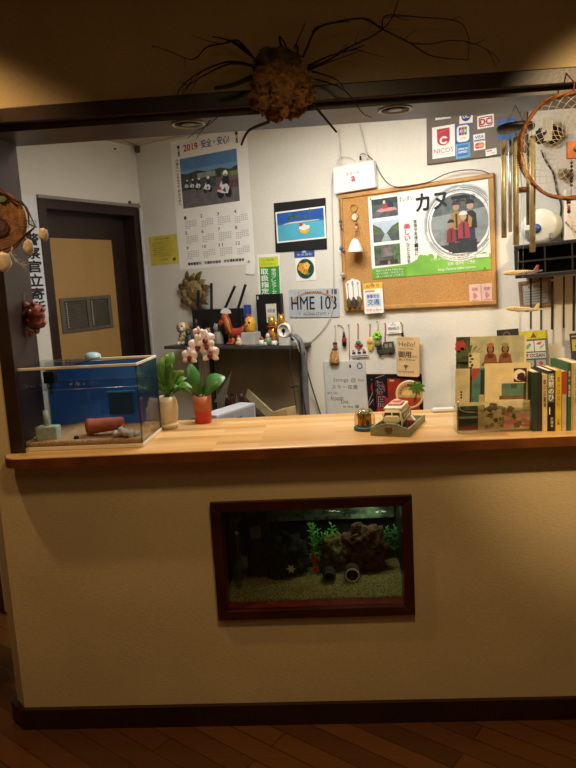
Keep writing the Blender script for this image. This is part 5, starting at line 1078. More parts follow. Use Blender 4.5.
# cork: bell, gauge, bead strings, charm card, packet, pink slips
bl = thing('wind_bell', 'white cone-shaped bell hanging on the corkboard below the small dial', 'bell', pt(355.5, 252, CKF+.045)); c = pt(355.5, 252.5, CKF+.046); s = PXM(c); fr = Fr(c, E1, -NB, (0,0,1)); top = pt(356, 238.5, CKF+.046).z-c.z
b = MB(); b.lathe(fr, [(7.6*s, .001), (7.8*s, 0), (8.0*s, .003), (7.0*s, top*.3), (5.2*s, top*.62), (3.8*s, top*.82), (2.4*s, top*.95), (1.5*s, top), (0, top), (1.2*s, top*.95), (6.4*s, top*.3)][:9], mat('#ece4dc', rough=.45, var=.03), n=28); b.build('bell_body', bl)
b = MB(); b.tube([c+V((0,0,top)), pt(356.3, 230, CKF+.02), pt(356.5, 213, CKF+.004)], .0012, mat('#8a6a4a'), n=5); b.build('cord', bl)
for k, (y, r, cc) in enumerate(((231, 1.6, '#b06a58'), (227.5, 1.4, '#d8b49a'), (224, 1.5, '#8a4a40'))):
    b = MB(); b.ell(pt(356.4, y, CKF+.024), r*s, mat(cc, rough=.4)); b.build('bead', bl)
pin(356.6, 226.5-1, CKF, '#c9a24a', bl, .004)
gg = thing('dial_charm', 'small round gold-rimmed dial hanging from a ring on the corkboard', 'charm', pt(354.8, 221, CKF+.004)); fr = Fr(pt(354.8, 216.8, CKF+.004), E1, (0,0,1), NB)
b = MB(); b.lathe(fr, [(0, -.003), (3.9*s, -.003), (4.1*s, 0), (3.9*s, .004), (3.2*s, .004), (3.2*s, .002), (0, .002)], mat('#b8954e', rough=.35, metal=.5), n=24); b.build('rim', gg)
b = MB(); b.disc(fr, 0, 0, 3.2*s, .0025, mat('#d9d2bc', rough=.4), n=24); b.build('dial', gg)
b = MB(); b.ring(Fr(pt(353.8, 208.3, CKF+.003), E1, (0,0,1), NB), 3.6*s, .0019, mat('#a8843a', rough=.35, metal=.6), n=24, k=6); b.build('ring', gg)
for k, (pts, bead, lab) in enumerate((([(339.8, 200), (340.3, 210), (340.5, 219)], [(340.5, 221.5, 2.0, '#5d6a46'), (340.9, 224.5, 1.6, '#8a8a5a')], 'upper green bead strap on the cork edge'), ([(341.8, 228), (342.2, 240), (342, 246)], [(341.3, 248.5, 2.2, '#5a6496'), (343.5, 250.5, 1.5, '#a86a64'), (341.8, 229, 1.2, '#4a5a8a')], 'middle bead strap with blue charm on the cork edge'), ([(342, 254), (342.5, 266), (342.5, 272)], [(342.3, 274.5, 2.4, '#c9b8a4'), (343.2, 277.3, 1.8, '#7a7a80')], 'lower orange strap with pale shell bead on the cork edge'))):
    o = thing('bead_strap', lab, 'charm strap', pt(*pts[-1], .0255), 'bead straps on the cork edge'); b = MB(); b.tube([pt(x, y, .0255) for x, y in pts], .0013, mat(['#55703a', '#6a6a8a', '#b5783c'][k]), n=5); b.build('cord', o)
    for x, y, r, cc in bead: b = MB(); b.ell(pt(x, y, .029), r*s*.95, mat(cc, rough=.4, var=.2, scale=200), lump=.3); b.build('bead', o)
    pin(*pts[0], .0235, ['#5a8a3a', '#3a4a8a', '#c98a3a'][k], o, .003)
# charm card
q = quad(BACK, ((345.5, 279), (360.5, 277), (362, 311), (347.5, 312.5)), CKF+.013); w, h = q.w, q.h
b = MB(); b.prism(q, [(0, .35*h), (w, .35*h), (w, .86*h), (w*.85, .93*h), (w*.66, .95*h), (w*.5, h), (w*.34, .95*h), (w*.15, .93*h), (0, .86*h)], -.001, 0, PAPER); o = b.build('charm_card', label='white scalloped card holding three dark hanging charms on the corkboard', cat='charm card'); pin(352.8, 281.5, CKF+.011, '#2a2a2a', o, .003)
for k in range(3):
    x = (.16+.34*k)*w; b = MB(); b.tube([q.P(x, h*.80, .002), q.P(x, h*.45, .003)], .0011, BLACK, n=5); b.build('strap', o); b = MB(); b.ell(q.P(x, h*.26, .006), (.0120, .030, .006), mat(['#5a4a34', '#4a4038', '#6a5a3c'][k], rough=.6, var=.3, scale=120), q, lump=.5, seed=k, n=14, k=10); b.build('charm', o)
    b = MB(); text(b, q, '魚', x/w-.09, .79, x/w+.09, .87, mat('#4a4a6a', var=0), .0008, keep=True); b.build('print', o)
q, o = csheet('charm_packet', ((363, 283.5), (382.5, 282), (383.5, 312.5), (364.5, 314)), 'small yellow white and blue printed packet pinned at the cork bottom edge', 'packet', PAPER, .011)
def f(b):
    b.rect(q, 0, .80, 1, 1, .0006, C('#dcc24a')); text(b, q, 'お守り', .15, .84, .85, .95, mat('#c23a4a', var=0), .001, .02); b.rect(q, .12, .22, .88, .66, .0006, C('#cfd8e6')); text(b, q, '無事安全', .18, .5, .82, .62, mat('#2c4a9a', var=0), .001, .02); text(b, q, '交通', .2, .28, .8, .46, mat('#4a7ab0', var=0), .001, .03); text(b, q, 'ステッカー', .1, .06, .9, .15, mat('#b04a6a', var=0), .001, .01); b.rect(q, .1, .7, .6, .76, .0006, C('#c98a9a'))
part(f, 'print', o); pin(372.5, 283.5, CKF+.011, '#5a8a4a', o, .003)
for k, cs in enumerate((((469, 284.5), (480.6, 283.8), (481.2, 301.8), (469.6, 302.8)), ((481.3, 283.8), (492.6, 283), (493, 301), (481.8, 301.8)))):
    q, o = csheet('pink_slip', cs, ['pale pink slip pinned at the cork corner, nearer the canoe poster middle', 'pale pink slip pinned at the cork corner, next to the frame'][k], 'note', C('#dfbcb4'))
    part(lambda b: (text(b, q, '御縁', .25, .62, .75, .82, mat('#a86a6a', var=0), .0007), b.qpoly(q, [(.5+.2*math.cos(a), .35+.16*math.sin(a)*(1+.4*math.cos(3*a))) for a in [i*.5236 for i in range(12)]], .0007, C('#c48a8a')), b.rect(q, .2, .1, .8, .13, .0007, C('#b07a7a'))), 'print', o)
# --- row of key charms on pins
def strap(name, pinxy, pts, col, label, r=.0014, cat='key charm', off=.006):
    o = thing(name, label, cat, pt(*pts[-1], off), 'souvenir charms hung on pins under the corkboard'); pin(*pinxy, .0005, '#8a7a6a', o, .0035); b = MB(); b.tube([pt(x, y, off) for x, y in [pinxy]+pts], r, mat(col, rough=.5, var=.03), n=6); b.build('strap', o); return o
s = PXM(pt(350, 340))
o = strap('doll_broom', (335.3, 326), [(335.2, 334), (335, 343)], '#8a8078', 'doll with straw broom skirt, hanging first in the row of charms', off=.012)
b = MB(); fr = Fr(pt(334.6, 363.5, .02), E1, -NB, (0,0,1)); b.lathe(fr, [(5.2*s, 0), (5.6*s, .01), (4.6*s, 9*s), (2.2*s, 14*s), (1.2*s, 16*s), (0, 16*s)], mat('#b58e58', rough=.95, var=.3, scale=150, bump=.8, bscale=200), n=18, sy=.55); b.build('straw_skirt', o)
b = MB(); b.ell(pt(335, 345.2, .02), (2.1*s, 2*s, 2.4*s), mat('#9a6a58', rough=.6)); b.build('head', o); b = MB(); b.ell(pt(335, 343.6, .021), (2.4*s, 2.2*s, 1.6*s), mat('#3a2a28', rough=.7)); b.build('hair', o); b = MB(); b.ell(pt(335, 349, .02), (2.8*s, 2*s, 1.8*s), mat('#6a3a34', rough=.7)); b.build('bodice', o)
o = strap('bottle_charm', (338.7, 325), [(341, 325.5), (343.2, 328), (343.8, 332)], '#4a4440', 'tiny dark bottle charm with red label')
b = MB(); b.lathe(Fr(pt(344.4, 346, .012), E1, -NB, (0,0,1)), [(2*s, 0), (2.2*s, .002), (2.1*s, 7*s), (1.4*s, 10*s), (.9*s, 12*s), (.9*s, 14*s), (0, 14*s)], mat('#1c1412', rough=.25), n=14); b.build('bottle', o); b = MB(); b.lathe(Fr(pt(344.4, 342, .012), E1, -NB, (0,0,1)), [(2.2*s, 0), (2.3*s, .0005), (2.3*s, 4*s), (2.2*s, 4.2*s)], mat('#a8302c', rough=.4), n=14); b.build('label_band', o)
o = strap('cord_pendant', (349, 325), [(349.3, 345), (349.6, 364)], '#7a746c', 'long thin cord with small black pointed tip')
b = MB(); fr = Fr(pt(350.5, 369.5, .008), E1, -NB, (0,0,1)); b.lathe(fr, [(0, 0), (1.4*s, 2.5*s), (1.2*s, 4.5*s), (.5*s, 6*s), (0, 6*s)], BLACK, n=10); b.build('tip', o)
o = strap('flag_charm', (358.2, 324), [(358.1, 332), (358, 339.5)], '#c03a44', 'white and red boat-shaped souvenir charm on a red strap', r=.0022)
b = MB(); fq = quad(BACK, ((350.5, 348), (367.5, 346.5), (368, 356.5), (351, 357.5)), .014); fq_m = mat('#e4e0dc', rough=.4, var=.05); b.prism(fq, [(0, 0), (fq.w, 0), (fq.w, fq.h*.6), (fq.w*.8, fq.h), (fq.w*.6, fq.h*.7), (fq.w*.4, fq.h*.7), (fq.w*.2, fq.h), (0, fq.h*.6)], -.004, 0, fq_m); bo = b.build('charm_plate', o)
def f(b):
    for x in (.08, .4, .7): b.rect(fq, x, .3, x+.2, .55, .0006, C('#2c3038')); b.rect(fq, x+.02, .6, x+.14, .75, .0006, C('#b03a44'))
    b.rect(fq, 0, .08, 1, .16, .0006, C('#4a4a50'))
part(f, 'print', bo)
for x, y, r, cc in ((358.3, 343, 2.6, '#3a7a4a'), (356.5, 345.5, 2, '#c0404a'), (361, 345.2, 2, '#9a2f3a')): b = MB(); b.ell(pt(x, y, .014), r*s, mat(cc, rough=.4), n=10, k=8); b.build('bead', o)
o = strap('ring_charm', (359.2, 358.6), [(359.4, 361)], '#8a8a8a', 'small silvery round charm hanging in front of the whiteboard')
b = MB(); b.ring(Fr(pt(359.8, 366, .010), E1, (0,0,1), NB), 2.6*s, .0035, mat('#5a6070', rough=.35, metal=.5), n=20, k=8); b.lathe(Fr(pt(359.8, 366, .010), E1, (0,0,1), NB), [(2.3*s, -.001), (2.3*s, .001), (0, .0015)], mat('#d0d2d6', rough=.3), n=18); b.build('charm', o)
o = strap('slipper_charm', (370.2, 324.5), [(370, 331), (369.8, 337)], '#b03a3a', 'yellow slipper-shaped charm on a short red strap', r=.002)
b = MB(); fr = Fr(pt(370.3, 344, .010), E1, (0,0,1), NB); b.ell(fr.P(0, 0, 0), (3.2*s, 7*s, .006), mat('#d8b84a', rough=.5, var=.08), fr, n=18, k=10); b.build('sole', o); b = MB(); b.ell(fr.P(0, 2*s, .005), (3*s, 2.4*s, .005), mat('#c9904a', rough=.5), fr, n=14, k=8); b.build('toe_strap', o)
o = strap('flower_charm', (377.5, 321.5), [(378.5, 326), (377.5, 331)], '#b9b4a8', 'bright green flower bead charm with dark olive ball')
for k in range(6):
    a = k*math.pi/3; b = MB(); b.ell(pt(377+2.6*math.cos(a), 335.5+2.6*math.sin(a), .012), 1.9*s, mat('#86c83a', rough=.35, var=.1), n=10, k=8); b.build('petal', o)
b = MB(); b.ell(pt(378, 344, .014), 3.8*s, mat('#6a6a44', rough=.5, var=.2, scale=120), n=16, k=10); b.build('ball', o)
o = strap('camouflage_charm', (385.3, 323.5), [(385.2, 332), (385, 341.5)], '#a83a48', 'dark camouflage jeep-shaped charm on a long red strap', r=.0024)
fq = quad(BACK, ((376.5, 343), (394, 341.2), (394.4, 354), (377, 355.5)), .016); b = MB(); b.prism(fq, [(0, .1*fq.h), (fq.w*.94, .1*fq.h), (fq.w, .3*fq.h), (fq.w*.97, fq.h), (fq.w*.42, fq.h), (fq.w*.34, .62*fq.h), (0, .55*fq.h)], -.006, 0, mat('#3a3d30', rough=.6, var=.6, scale=120)); o2 = b.build('body', o)
part(lambda b: (b.rect(fq, .48, .55, .66, .86, .0008, C('#8a8f88')), b.rect(fq, .72, .55, .88, .86, .0008, C('#8a8f88'))), 'windows', o2)
for x in (.2, .78): b = MB(); b.lathe(Fr(fq.P(fq.w*x, fq.h*.12, -.003), fq.x, fq.y, fq.n), [(0, -.005), (.0085, -.005), (.0085, .005), (0, .005)], BLACK, n=14); b.build('wheel', o)
q, o = sheet('plate_card', ((386.5, 323.3), (400.2, 322), (400.8, 333), (387, 334)), 'small white miniature number-plate tag with dark blue print hanging on a pin', 'key charm', PAPER, off=.010, th=.002)
part(lambda b: (text(b, q, 'HAWAII', .3, .74, .7, .88, mat('#5a6a9a', var=0)), text(b, q, 'MAHALO', .1, .32, .9, .62, mat('#2a3a6a', var=0), bold=.02), b.rect(q, .1, .1, .9, .14, .0008, C('#8a90a8'))), 'print', o); pin(393.5, 323, .002, '#8a8a8a', o, .003)
o = strap('black_hook', (401, 322.5), [(402.5, 325), (402.7, 332)], '#3a3634', 'little black tag on a wire beside the number-plate tag'); b = MB(); fr = Fr(pt(402.7, 335, .006), E1, (0,0,1), NB); b.bbox(fr, -1.1*s, -2.5*s, 0, 1.1*s, 2.5*s, .006, BLACK, .001); b.build('tag', o)
# --- handwritten whiteboard
q = quad(BACK, ((324.5, 361.5), (366, 360), (366.6, 411.3), (325.2, 409.6)), .012); q.y *= 1; b = MB(); b.bbox(q, 0, -.06, -.011, q.w, q.h, 0, mat('#c9cbcb', rough=.35, var=.02), .003); o = b.build('whiteboard', label='small whiteboard with grey handwriting under the hanging charms', cat='whiteboard')
GR = mat('#70737a', rough=.7, var=0); GR2 = mat('#50535a', rough=.7, var=0)
part(lambda b: (text(b, q, 'Strings @ no', .22, .56, .95, .66, GR, .0008), text(b, q, 'スター夜景', .17, .43, .80, .52, GR, .0008), text(b, q, 'art on', .05, .33, .30, .38, GR, .0008), text(b, q, 'Acoustic', .12, .20, .44, .30, GR2, .0008), text(b, q, 'Live', .38, .14, .55, .22, GR2, .0008), text(b, q, 'in the 縁', .42, .05, .80, .12, GR2, .0008)), 'handwriting', o)
# --- black and red kanji poster
q, o = sheet('kanji_poster', ((366.6, 373), (422.8, 375), (422.6, 420), (365.8, 420)), 'black and red poster with bold characters behind the toy van', 'poster', C('#1a1517', r=.4), off=.004)
def f(b):
    b.rect(q, .40, 0, .94, .90, .0006, C('#a3341f', r=.4, v=.08)); b.rect(q, .44, .84, .52, .88, .0008, C('#d0a890'))
    for cx, cy, rx, ry in ((.225, .70, .135, .16), (.27, .36, .15, .20)): b.qpoly(q, [(cx+rx*math.cos(t*.3), cy+ry*math.sin(t*.3)) for t in range(21)], .0007, C('#a02a38', r=.4, v=.12))
    b.qpoly(q, [(.13, .22), (.19, .22), (.19, .96), (.13, .96)], .0009, C('#141012', r=.4))
    for x0, y0, x1, y1 in ((.02, .35, .13, .62), (.03, .30, .16, .50), (.1, .88, .36, .98), (.28, .86, .34, .62)): b.qpoly(q, [(x0, y0), (x0+.012, y0-.01), (x1+.012, y1), (x1, y1+.01)], .0008, C('#8f8a8c'))
part(f, 'artwork', o); part(lambda b: (text(b, q, '橘', .17, .56, .33, .86, INK, .0012, .02), text(b, q, '原', .19, .26, .34, .54, INK, .0012, .02), text(b, q, '橘', .175, .565, .325, .855, mat('#b9a8a8', var=0), .0011, .045), text(b, q, '原', .195, .265, .335, .535, mat('#b9a8a8', var=0), .0011, .045)), 'lettering', o)
# --- wooden call card
q = quad(BACK, ((397.9, 336.6), (420.7, 337.2), (418, 377), (395.4, 376)), .030); w, h = q.w, q.h; b = MB(); r_ = .012; cr = []
for cx, cy, a0 in ((w-r_, r_, -90), (w-r_, h-r_, 0), (r_, h-r_, 90), (r_, r_, 180)): cr += [(cx+r_*math.cos(math.radians(a0+k*22.5)), cy+r_*math.sin(math.radians(a0+k*22.5))) for k in range(5)]
b.prism(q, cr, -.004, 0, mat('#d8b98a', rough=.55, var=.06, scale=14)); o = b.build('call_sign', label='tan rounded sign reading Hello with a bell symbol above the kanji poster', cat='sign')
BR_ = mat('#4a3826', rough=.7, var=0)
part(lambda b: (text(b, q, 'いらっしゃいませ', .1, .925, .75, .965, BR_), text(b, q, 'Hello!', .10, .755, .82, .88, BR_), text(b, q, 'Please Press', .1, .68, .74, .725, BR_), text(b, q, '御用', .07, .48, .64, .64, BR_, bold=.025), text(b, q, 'の方は', .67, .485, .9, .535, BR_, bold=.01), text(b, q, '押して下さい★', .1, .39, .82, .45, BR_, bold=.02), text(b, q, 'for calling bell', .08, .09, .76, .145, BR_, bold=.01)), 'lettering', o)
part(lambda b: (b.qpoly(q, [(.28, .25), (.54, .25), (.51, .27), (.47, .29), (.35, .29), (.31, .27)], .0008, BR_), b.qpoly(q, [(.34, .24), (.48, .24), (.43, .21), (.43, .17), (.39, .17), (.39, .21)], .0008, BR_)), 'bell_symbol', o)
b = MB(); b.tube([q.P(w*.5, h*.5, -.004), q.P(w*.5, h*.5, -.028)], .006, mat('#8a8a88'), n=8); b.build('spacer', o)
# ================================================================== shelf rack with its figures
DEP = .20
ZS = on(BACK, 230, 346, DEP).z; RM = mat('#4c4b48', rough=.4, metal=.3, var=.08)
def su(px, off, y=345): return on(BACK, px, y, off).dot(E1)
uL, uR, uA = su(163.6, DEP), su(293, DEP), su(207, .05)
rk = thing('shelf_rack', 'grey metal shelf rack of figures against the office wall with taupe panel', 'shelf', bw((uA+uR)/2, 0, .15)); SR = Fr(bw(0, 0), E1, (0,0,1), NB)
b = MB(); b.bbox(SR, uL, ZS-.018, .006, uR, ZS, DEP, RM, .003); b.build('top_shelf', rk); b = MB(); b.bbox(SR, uA, .86, .02, uR-.02, .88, .50, RM, .003); b.build('lower_shelf', rk)
for u, ds in ((uA, (.02, DEP-.03)), (su(300.5, .02), (.02,))):
    for d in ds: b = MB(); b.bbox(SR, u, 0.002, d, u+.022, ZS-.018, d+.022, mat('#2e2b28', rough=.5, metal=.2), .002); b.build('leg', rk)
b = MB(); b.box(SR, uA+.022, .88, .008, uR-.03, ZS-.02, .016, mat('#8a7a5e', rough=.7, var=.1, scale=6)); b.build('back_panel', rk, label='taupe back panel')
def sp(px, off):
    off = off*.66; return bw(su(px, off), ZS+.0005, off)
def sfr(p): return Fr(p, E1, -NB, (0,0,1))
# router
p0, p1 = sp(194, .115), sp(243.5, .115); zt = on((p0, NB), 218, 309).z-ZS; rf = Fr(p0, E1, (0,0,1), NB); rw = (p1-p0).length
ro = thing('black_router', 'black box router with four flat aerials standing on the shelf', 'router', rf.P(rw/2, 0, -.014)); b = MB(); b.bbox(rf, 0, 0, -.028, rw, zt, 0, mat('#17171a', rough=.4, var=.04), .006); b.build('case', ro)
for (x0, y0, x1, y1) in ((198.5, 309, 198.3, 290), (211.5, 309, 211.3, 283), (225.3, 308, 235, 286), (238.3, 308, 245.6, 284.5)):
    a, e = on((p0-NB*.018, NB), x0, y0), on((p0-NB*.018, NB), x1, y1); d = (e-a).normalized(); fr = Fr(a, d.cross(NB), d, NB); b = MB(); b.bbox(fr, -.007, -.004, -.005, .007, (e-a).length, .005, BLACK, .002); b.build('aerial', ro)
def figbase(name, px, off, lab, cat='figurine'): p = sp(px, off); return thing(name, lab, cat, p), sfr(p), PXM(p)
# dog with golden ears
o, fr, s = figbase('dog_figurine', 185, .19, 'sitting spotted dog figurine with golden ears at the end of the shelf'); CW = mat('#d8cbb0', rough=.35, var=.1, scale=60); GL = mat('#b8862c', rough=.35, var=.2, scale=40)
b = MB(); b.lathe(fr, [(6*s, 0), (7*s, 2*s), (6.2*s, 8*s), (4.4*s, 13*s), (0, 15*s)], mat('#c2b08a', rough=.4, var=.35, scale=90), n=20, sy=.8); b.build('body', o)
b = MB(); b.ell(fr.P(0, -2*s, 17.5*s), (5.6*s, 5*s, 5.4*s), CW, fr); b.build('head', o); b = MB(); b.ell(fr.P(1.5*s, -6.5*s, 16*s), (2.6*s, 2.6*s, 2*s), mat('#e6dcc6', rough=.35), fr); b.build('muzzle', o); b = MB(); b.ell(fr.P(1.8*s, -9*s, 17*s), 1.0*s, BLACK, fr, n=8, k=6); b.build('nose', o)
for dx in (-5.6, 5.2): b = MB(); b.ell(fr.P(dx*s, -1*s, 17*s), (2*s, 2.6*s, 4.6*s), GL, fr); b.build('ear', o)
for dx in (-1.4, 3): b = MB(); b.ell(fr.P(dx*s, -6.4*s, 19*s), .8*s, BLACK, fr, n=8, k=6); b.build('eye', o)
for dx in (-3, 3): b = MB(); b.ell(fr.P(dx*s, -5*s, 2*s), (1.8*s, 3*s, 2*s), CW, fr); b.build('paw', o)
def sitter(name, px, off, lab, m, hgt, wd, ears=True, m2=None):
    o, fr, s = figbase(name, px, off, lab); b = MB(); b.lathe(fr, [(wd*.85*s, 0), (wd*s, hgt*.08*s), (wd*.9*s, hgt*.35*s), (wd*.55*s, hgt*.62*s), (0, hgt*.7*s)], m, n=18, sy=.85); b.build('body', o)
    b = MB(); b.ell(fr.P(0, -wd*.15*s, hgt*.76*s), (wd*.6*s, wd*.55*s, hgt*.2*s), m2 or m, fr, n=16, k=10); b.build('head', o)
    if ears:
        for dx in (-.4, .4): b = MB(); b.lathe(Fr(fr.P(dx*wd*s, -wd*.1*s, hgt*.86*s), fr.x, fr.y, fr.n), [(wd*.2*s, 0), (wd*.12*s, hgt*.08*s), (0, hgt*.16*s)], m2 or m, n=8); b.build('ear', o)
    return o, fr, s
o, fr, s = sitter('cat_figurine', 189.5, .25, 'small dark grey sitting cat figurine before the spotted dog', mat('#3d3d3e', rough=.5, var=.3, scale=90), 17, 5)
o, fr, s = sitter('statuette', 198, .18, 'black standing statuette in front of the router end', mat('#1f1e20', rough=.5, var=.15), 27, 4.4, False)
for dx in (-1, 1): b = MB(); b.tube([fr.P(dx*2.2*s, 0, 19*s), fr.P(dx*5.5*s, -1*s, 16*s), fr.P(dx*6*s, -2*s, 18.5*s)], 1.1*s, mat('#1f1e20', rough=.5, var=.15), n=8); b.build('arm', o)
o, fr, s = sitter('grey_cat', 218.5, .20, 'pale grey smooth cat figurine between orchid blooms and the red dog', mat('#8f8c84', rough=.5, var=.08), 22, 6.2)
o, fr, s = sitter('brown_dog_figurine', 200, .24, 'little brown and white dog figurine partly hidden by the orchid blooms', mat('#a89478', rough=.5, var=.3, scale=90), 16, 5.4, True, mat('#7a6248', rough=.5, var=.3, scale=60))
o, fr, s = sitter('white_dog_figurine', 209.5, .24, 'small tan-headed white dog figurine beside the pale grey cat', mat('#c9bfae', rough=.5, var=.15, scale=90), 18, 4.6, True, mat('#8d7a5e', rough=.5, var=.25, scale=60))
# red dachshund toy with fan
p = sp(235, .20); s = PXM(p); fr = sfr(p); o = thing('red_dog', 'red-brown dachshund figure with long orange ears wearing a white fan', 'figurine', p); RD_ = mat('#a0402c', rough=.35, var=.12, scale=40); OR = mat('#c9803c', rough=.4, var=.1)
b = MB(); b.tube([fr.P(-4*s, 0, 11*s), fr.P(-1*s, 0, 11.5*s), fr.P(5*s, 0, 12*s), fr.P(10*s, 1*s, 14*s), fr.P(13*s, 1*s, 18*s)], [5*s, 5.4*s, 4.6*s, 4*s, 2.2*s], RD_, n=14); b.build('body', o)
b = MB(); b.tube([fr.P(-4*s, -1*s, 12*s), fr.P(-6*s, -2*s, 20*s), fr.P(-7*s, -3*s, 26*s)], [4.6*s, 4*s, 4*s], RD_, n=12); b.build('neck', o)
b = MB(); b.ell(fr.P(-8*s, -3*s, 27*s), (4.6*s, 4.2*s, 4.6*s), RD_, fr); b.build('head', o); b = MB(); b.tube([fr.P(-9*s, -3*s, 26*s), fr.P(-13*s, -5*s, 21*s), fr.P(-14*s, -5*s, 19.5*s)], [3.2*s, 2.4*s, 1.6*s], RD_, n=10); b.build('muzzle', o); b = MB(); b.ell(fr.P(-14.4*s, -5.6*s, 19.6*s), 1.2*s, BLACK, fr, n=8, k=6); b.build('nose', o)
b = MB(); b.leaf(fr.P(-5*s, -6.5*s, 29*s), fr.P(.5*s, -7*s, 12*s), 6*s, OR, nrm=-fr.y, bend=-fr.y*.006, th=.004); b.build('ear', o)
for dx in (-4, 0, 6, 10): b = MB(); b.tube([fr.P(dx*s, -1*s, 10*s), fr.P((dx-.5)*s, -1.5*s, 4*s), fr.P((dx-1)*s, -2*s, 1.3*s)], [2.6*s, 1.9*s, 1.5*s], RD_ if dx != 0 else OR, n=10); b.ell(fr.P((dx-1.6)*s, -3*s, 1.4*s), (2.2*s, 2.6*s, 1.4*s), RD_, fr, n=10, k=8); b.build('leg', o)
b = MB(); c_ = fr.P(-6.5*s, -3*s, 30.5*s)
for k in range(7):
    a0, a1 = math.radians(165-k*22), math.radians(165-(k+1)*22); P_ = [c_, c_+fr.x*7*s*math.cos(a0)+fr.n*6.5*s*math.sin(a0)-fr.y*.002*(k % 2), c_+fr.x*7*s*math.cos(a1)+fr.n*6.5*s*math.sin(a1)-fr.y*.002*((k+1) % 2)]; b.add(P_+[x+fr.y*.001 for x in P_], [(0,1,2), (3,5,4), (1,4,5,2)], mat('#e6e3dc', rough=.6, var=.02))
b.build('fan', o)
b = MB(); b.ell(fr.P(-9.5*s, -7*s, 28.5*s), .8*s, BLACK, fr, n=8, k=6); b.build('eye', o)
# small box with yellow chick
p = sp(251.5, .20); s = PXM(p); fr = sfr(p); b = MB(); b.bbox(fr, -8*s, -6*s, 0, 8*s, 6*s, 12.5*s, mat('#bdb9b2', rough=.5, var=.05), .003); o = b.build('white_box', label='small white box under the yellow round bird figure', cat='box')
fr2 = Fr(fr.P(0, 0, 12.6*s), fr.x, fr.y, fr.n); o = thing('round_bird', 'round yellow bird figurine sitting on a small white box', 'figurine', fr2.o); YL = mat('#cf9c30', rough=.4, var=.12, scale=40)
b = MB(); b.lathe(fr2, [(4.4*s, 0), (6*s, 3*s), (6.2*s, 8*s), (5*s, 12.5*s), (3*s, 15*s), (0, 16*s)], YL, n=22); b.build('body', o)
for dx in (-2.2, 2.2): b = MB(); b.ell(fr2.P(dx*s, -5.2*s, 9.5*s), (1.2*s, .8*s, 1.4*s), BLACK, fr2, n=8, k=6); b.build('eye', o)
b = MB(); b.lathe(Fr(fr2.P(0, -5.6*s, 7*s), fr2.x, fr2.n, -fr2.y), [(1.5*s, 0), (.6*s, 1.6*s), (0, 2*s)], mat('#b8452c', rough=.4), n=8); b.build('beak', o); b = MB(); b.leaf(fr2.P(-1*s, -1*s, 15*s), fr2.P(-3.5*s, -1*s, 18*s), 2.5*s, mat('#b8452c'), nrm=-fr2.y, th=.003); b.leaf(fr2.P(0, -1*s, 15*s), fr2.P(2.5*s, -1*s, 18*s), 2.5*s, mat('#b8452c'), nrm=-fr2.y, th=.003); b.build('crest', o)
# black document frame
q0 = sp(258.5, .07); fq = Fr(q0, E1, V((0,0,1))+NB*.0, NB); fq.w = (sp(283, .07)-q0).length; fq.h = on((q0, NB), 270, 294).z-ZS; b = MB(); b.bbox(fq, 0, 0, -.03, fq.w, fq.h, 0, mat('#1b1b1e', rough=.4, var=.04), .004); o = b.build('document_file', label='black upright file box with small white label on the shelf', cat='file box'); part(lambda b: (b.rect(fq, .40, .42, .82, .80, .0006, C('#d9d6d0')), text(b, fq, '領収書', .46, .62, .76, .70, TXT, .001)), 'paper_label', o); part(lambda b: b.rect(fq, .06, .90, .12, .97, .0006, C('#c9c6c0')), 'clip', o)
# blue tin behind, small trinkets
p = sp(249.6, .05); s = PXM(p); fr = sfr(p); b = MB(); b.bbox(fr, -2.6*s, -3*s, 0, 3.0*s, 3*s, 38*s, mat('#35479a', rough=.4, var=.1), .004); b.build('blue_canister', label='narrow blue canister standing behind the round yellow bird', cat='canister')
random.seed(3)
for k, (px, hgt, wd, cc, lab) in enumerate(((262, 9, 4, '#cfd6d0', 'small pale cup-shaped trinket next to the white box'), (268.5, 12, 4, '#5f8a62', 'small green and white trinket in the middle of the trinket line'), (274.5, 8, 3.6, '#d8d4cc', 'small white trinket below the first gold cat'), (239.5, 8, 4.2, '#c2a684', 'tiny tan and red animal trinket at the feet of the red dog'), (265.5, 6, 3, '#b9c2b4', 'tiny pale pebble-shaped trinket at the shelf edge'))):
    p = sp(px, .28 if k != 1 else .26); s = PXM(p); fr = sfr(p); o = thing('trinket', lab, 'trinket', p, 'small trinkets along the shelf edge'); m = mat(cc, rough=.4, var=.2, scale=80)
    b = MB(); b.lathe(fr, [(wd*.7*s, 0), (wd*s, hgt*.2*s), (wd*.8*s, hgt*.6*s), (0, hgt*.72*s)], m, n=14); b.build('body', o); b = MB(); b.ell(fr.P(0, -.5*s, hgt*.78*s), (wd*.55*s, wd*.5*s, hgt*.24*s), mat('#e2ded6' if k % 2 else '#a34a3a', rough=.4, var=.1), fr, n=12, k=8); b.build('head', o)
GO = mat('#c09a3c', rough=.3, metal=.55, var=.15, scale=60)
for k, (px, off, lab) in enumerate(((273.5, .16, 'gold and red lucky cat figurine beside the black file box'), (283, .17, 'gold lucky cat figurine partly behind the white round clock'))):
    o, fr, s = sitter('lucky_cat', px, off, lab, GO, 29 if k == 0 else 31, 6.4, True)
    b = MB(); b.tube([fr.P(4.5*s, -2*s, 13*s), fr.P(6.5*s, -3*s, 18*s), fr.P(6*s, -3.5*s, 23*s)], [2*s, 1.7*s, 1.5*s], GO, n=8); b.build('raised_paw', o); b = MB(); b.ring(Fr(fr.P(0, -.5*s, 17.5*s), fr.x, fr.y, fr.n), 4.2*s, 1.0*s, mat('#a83030', rough=.4), n=18, k=6); b.build('collar', o); b = MB(); b.ell(fr.P(0, -5.6*s, 9*s), (2.6*s, 1.2*s, 3.6*s), mat('#a83030' if k == 0 else '#d8cfa8', rough=.4), fr, n=12, k=8); b.build('coin', o)
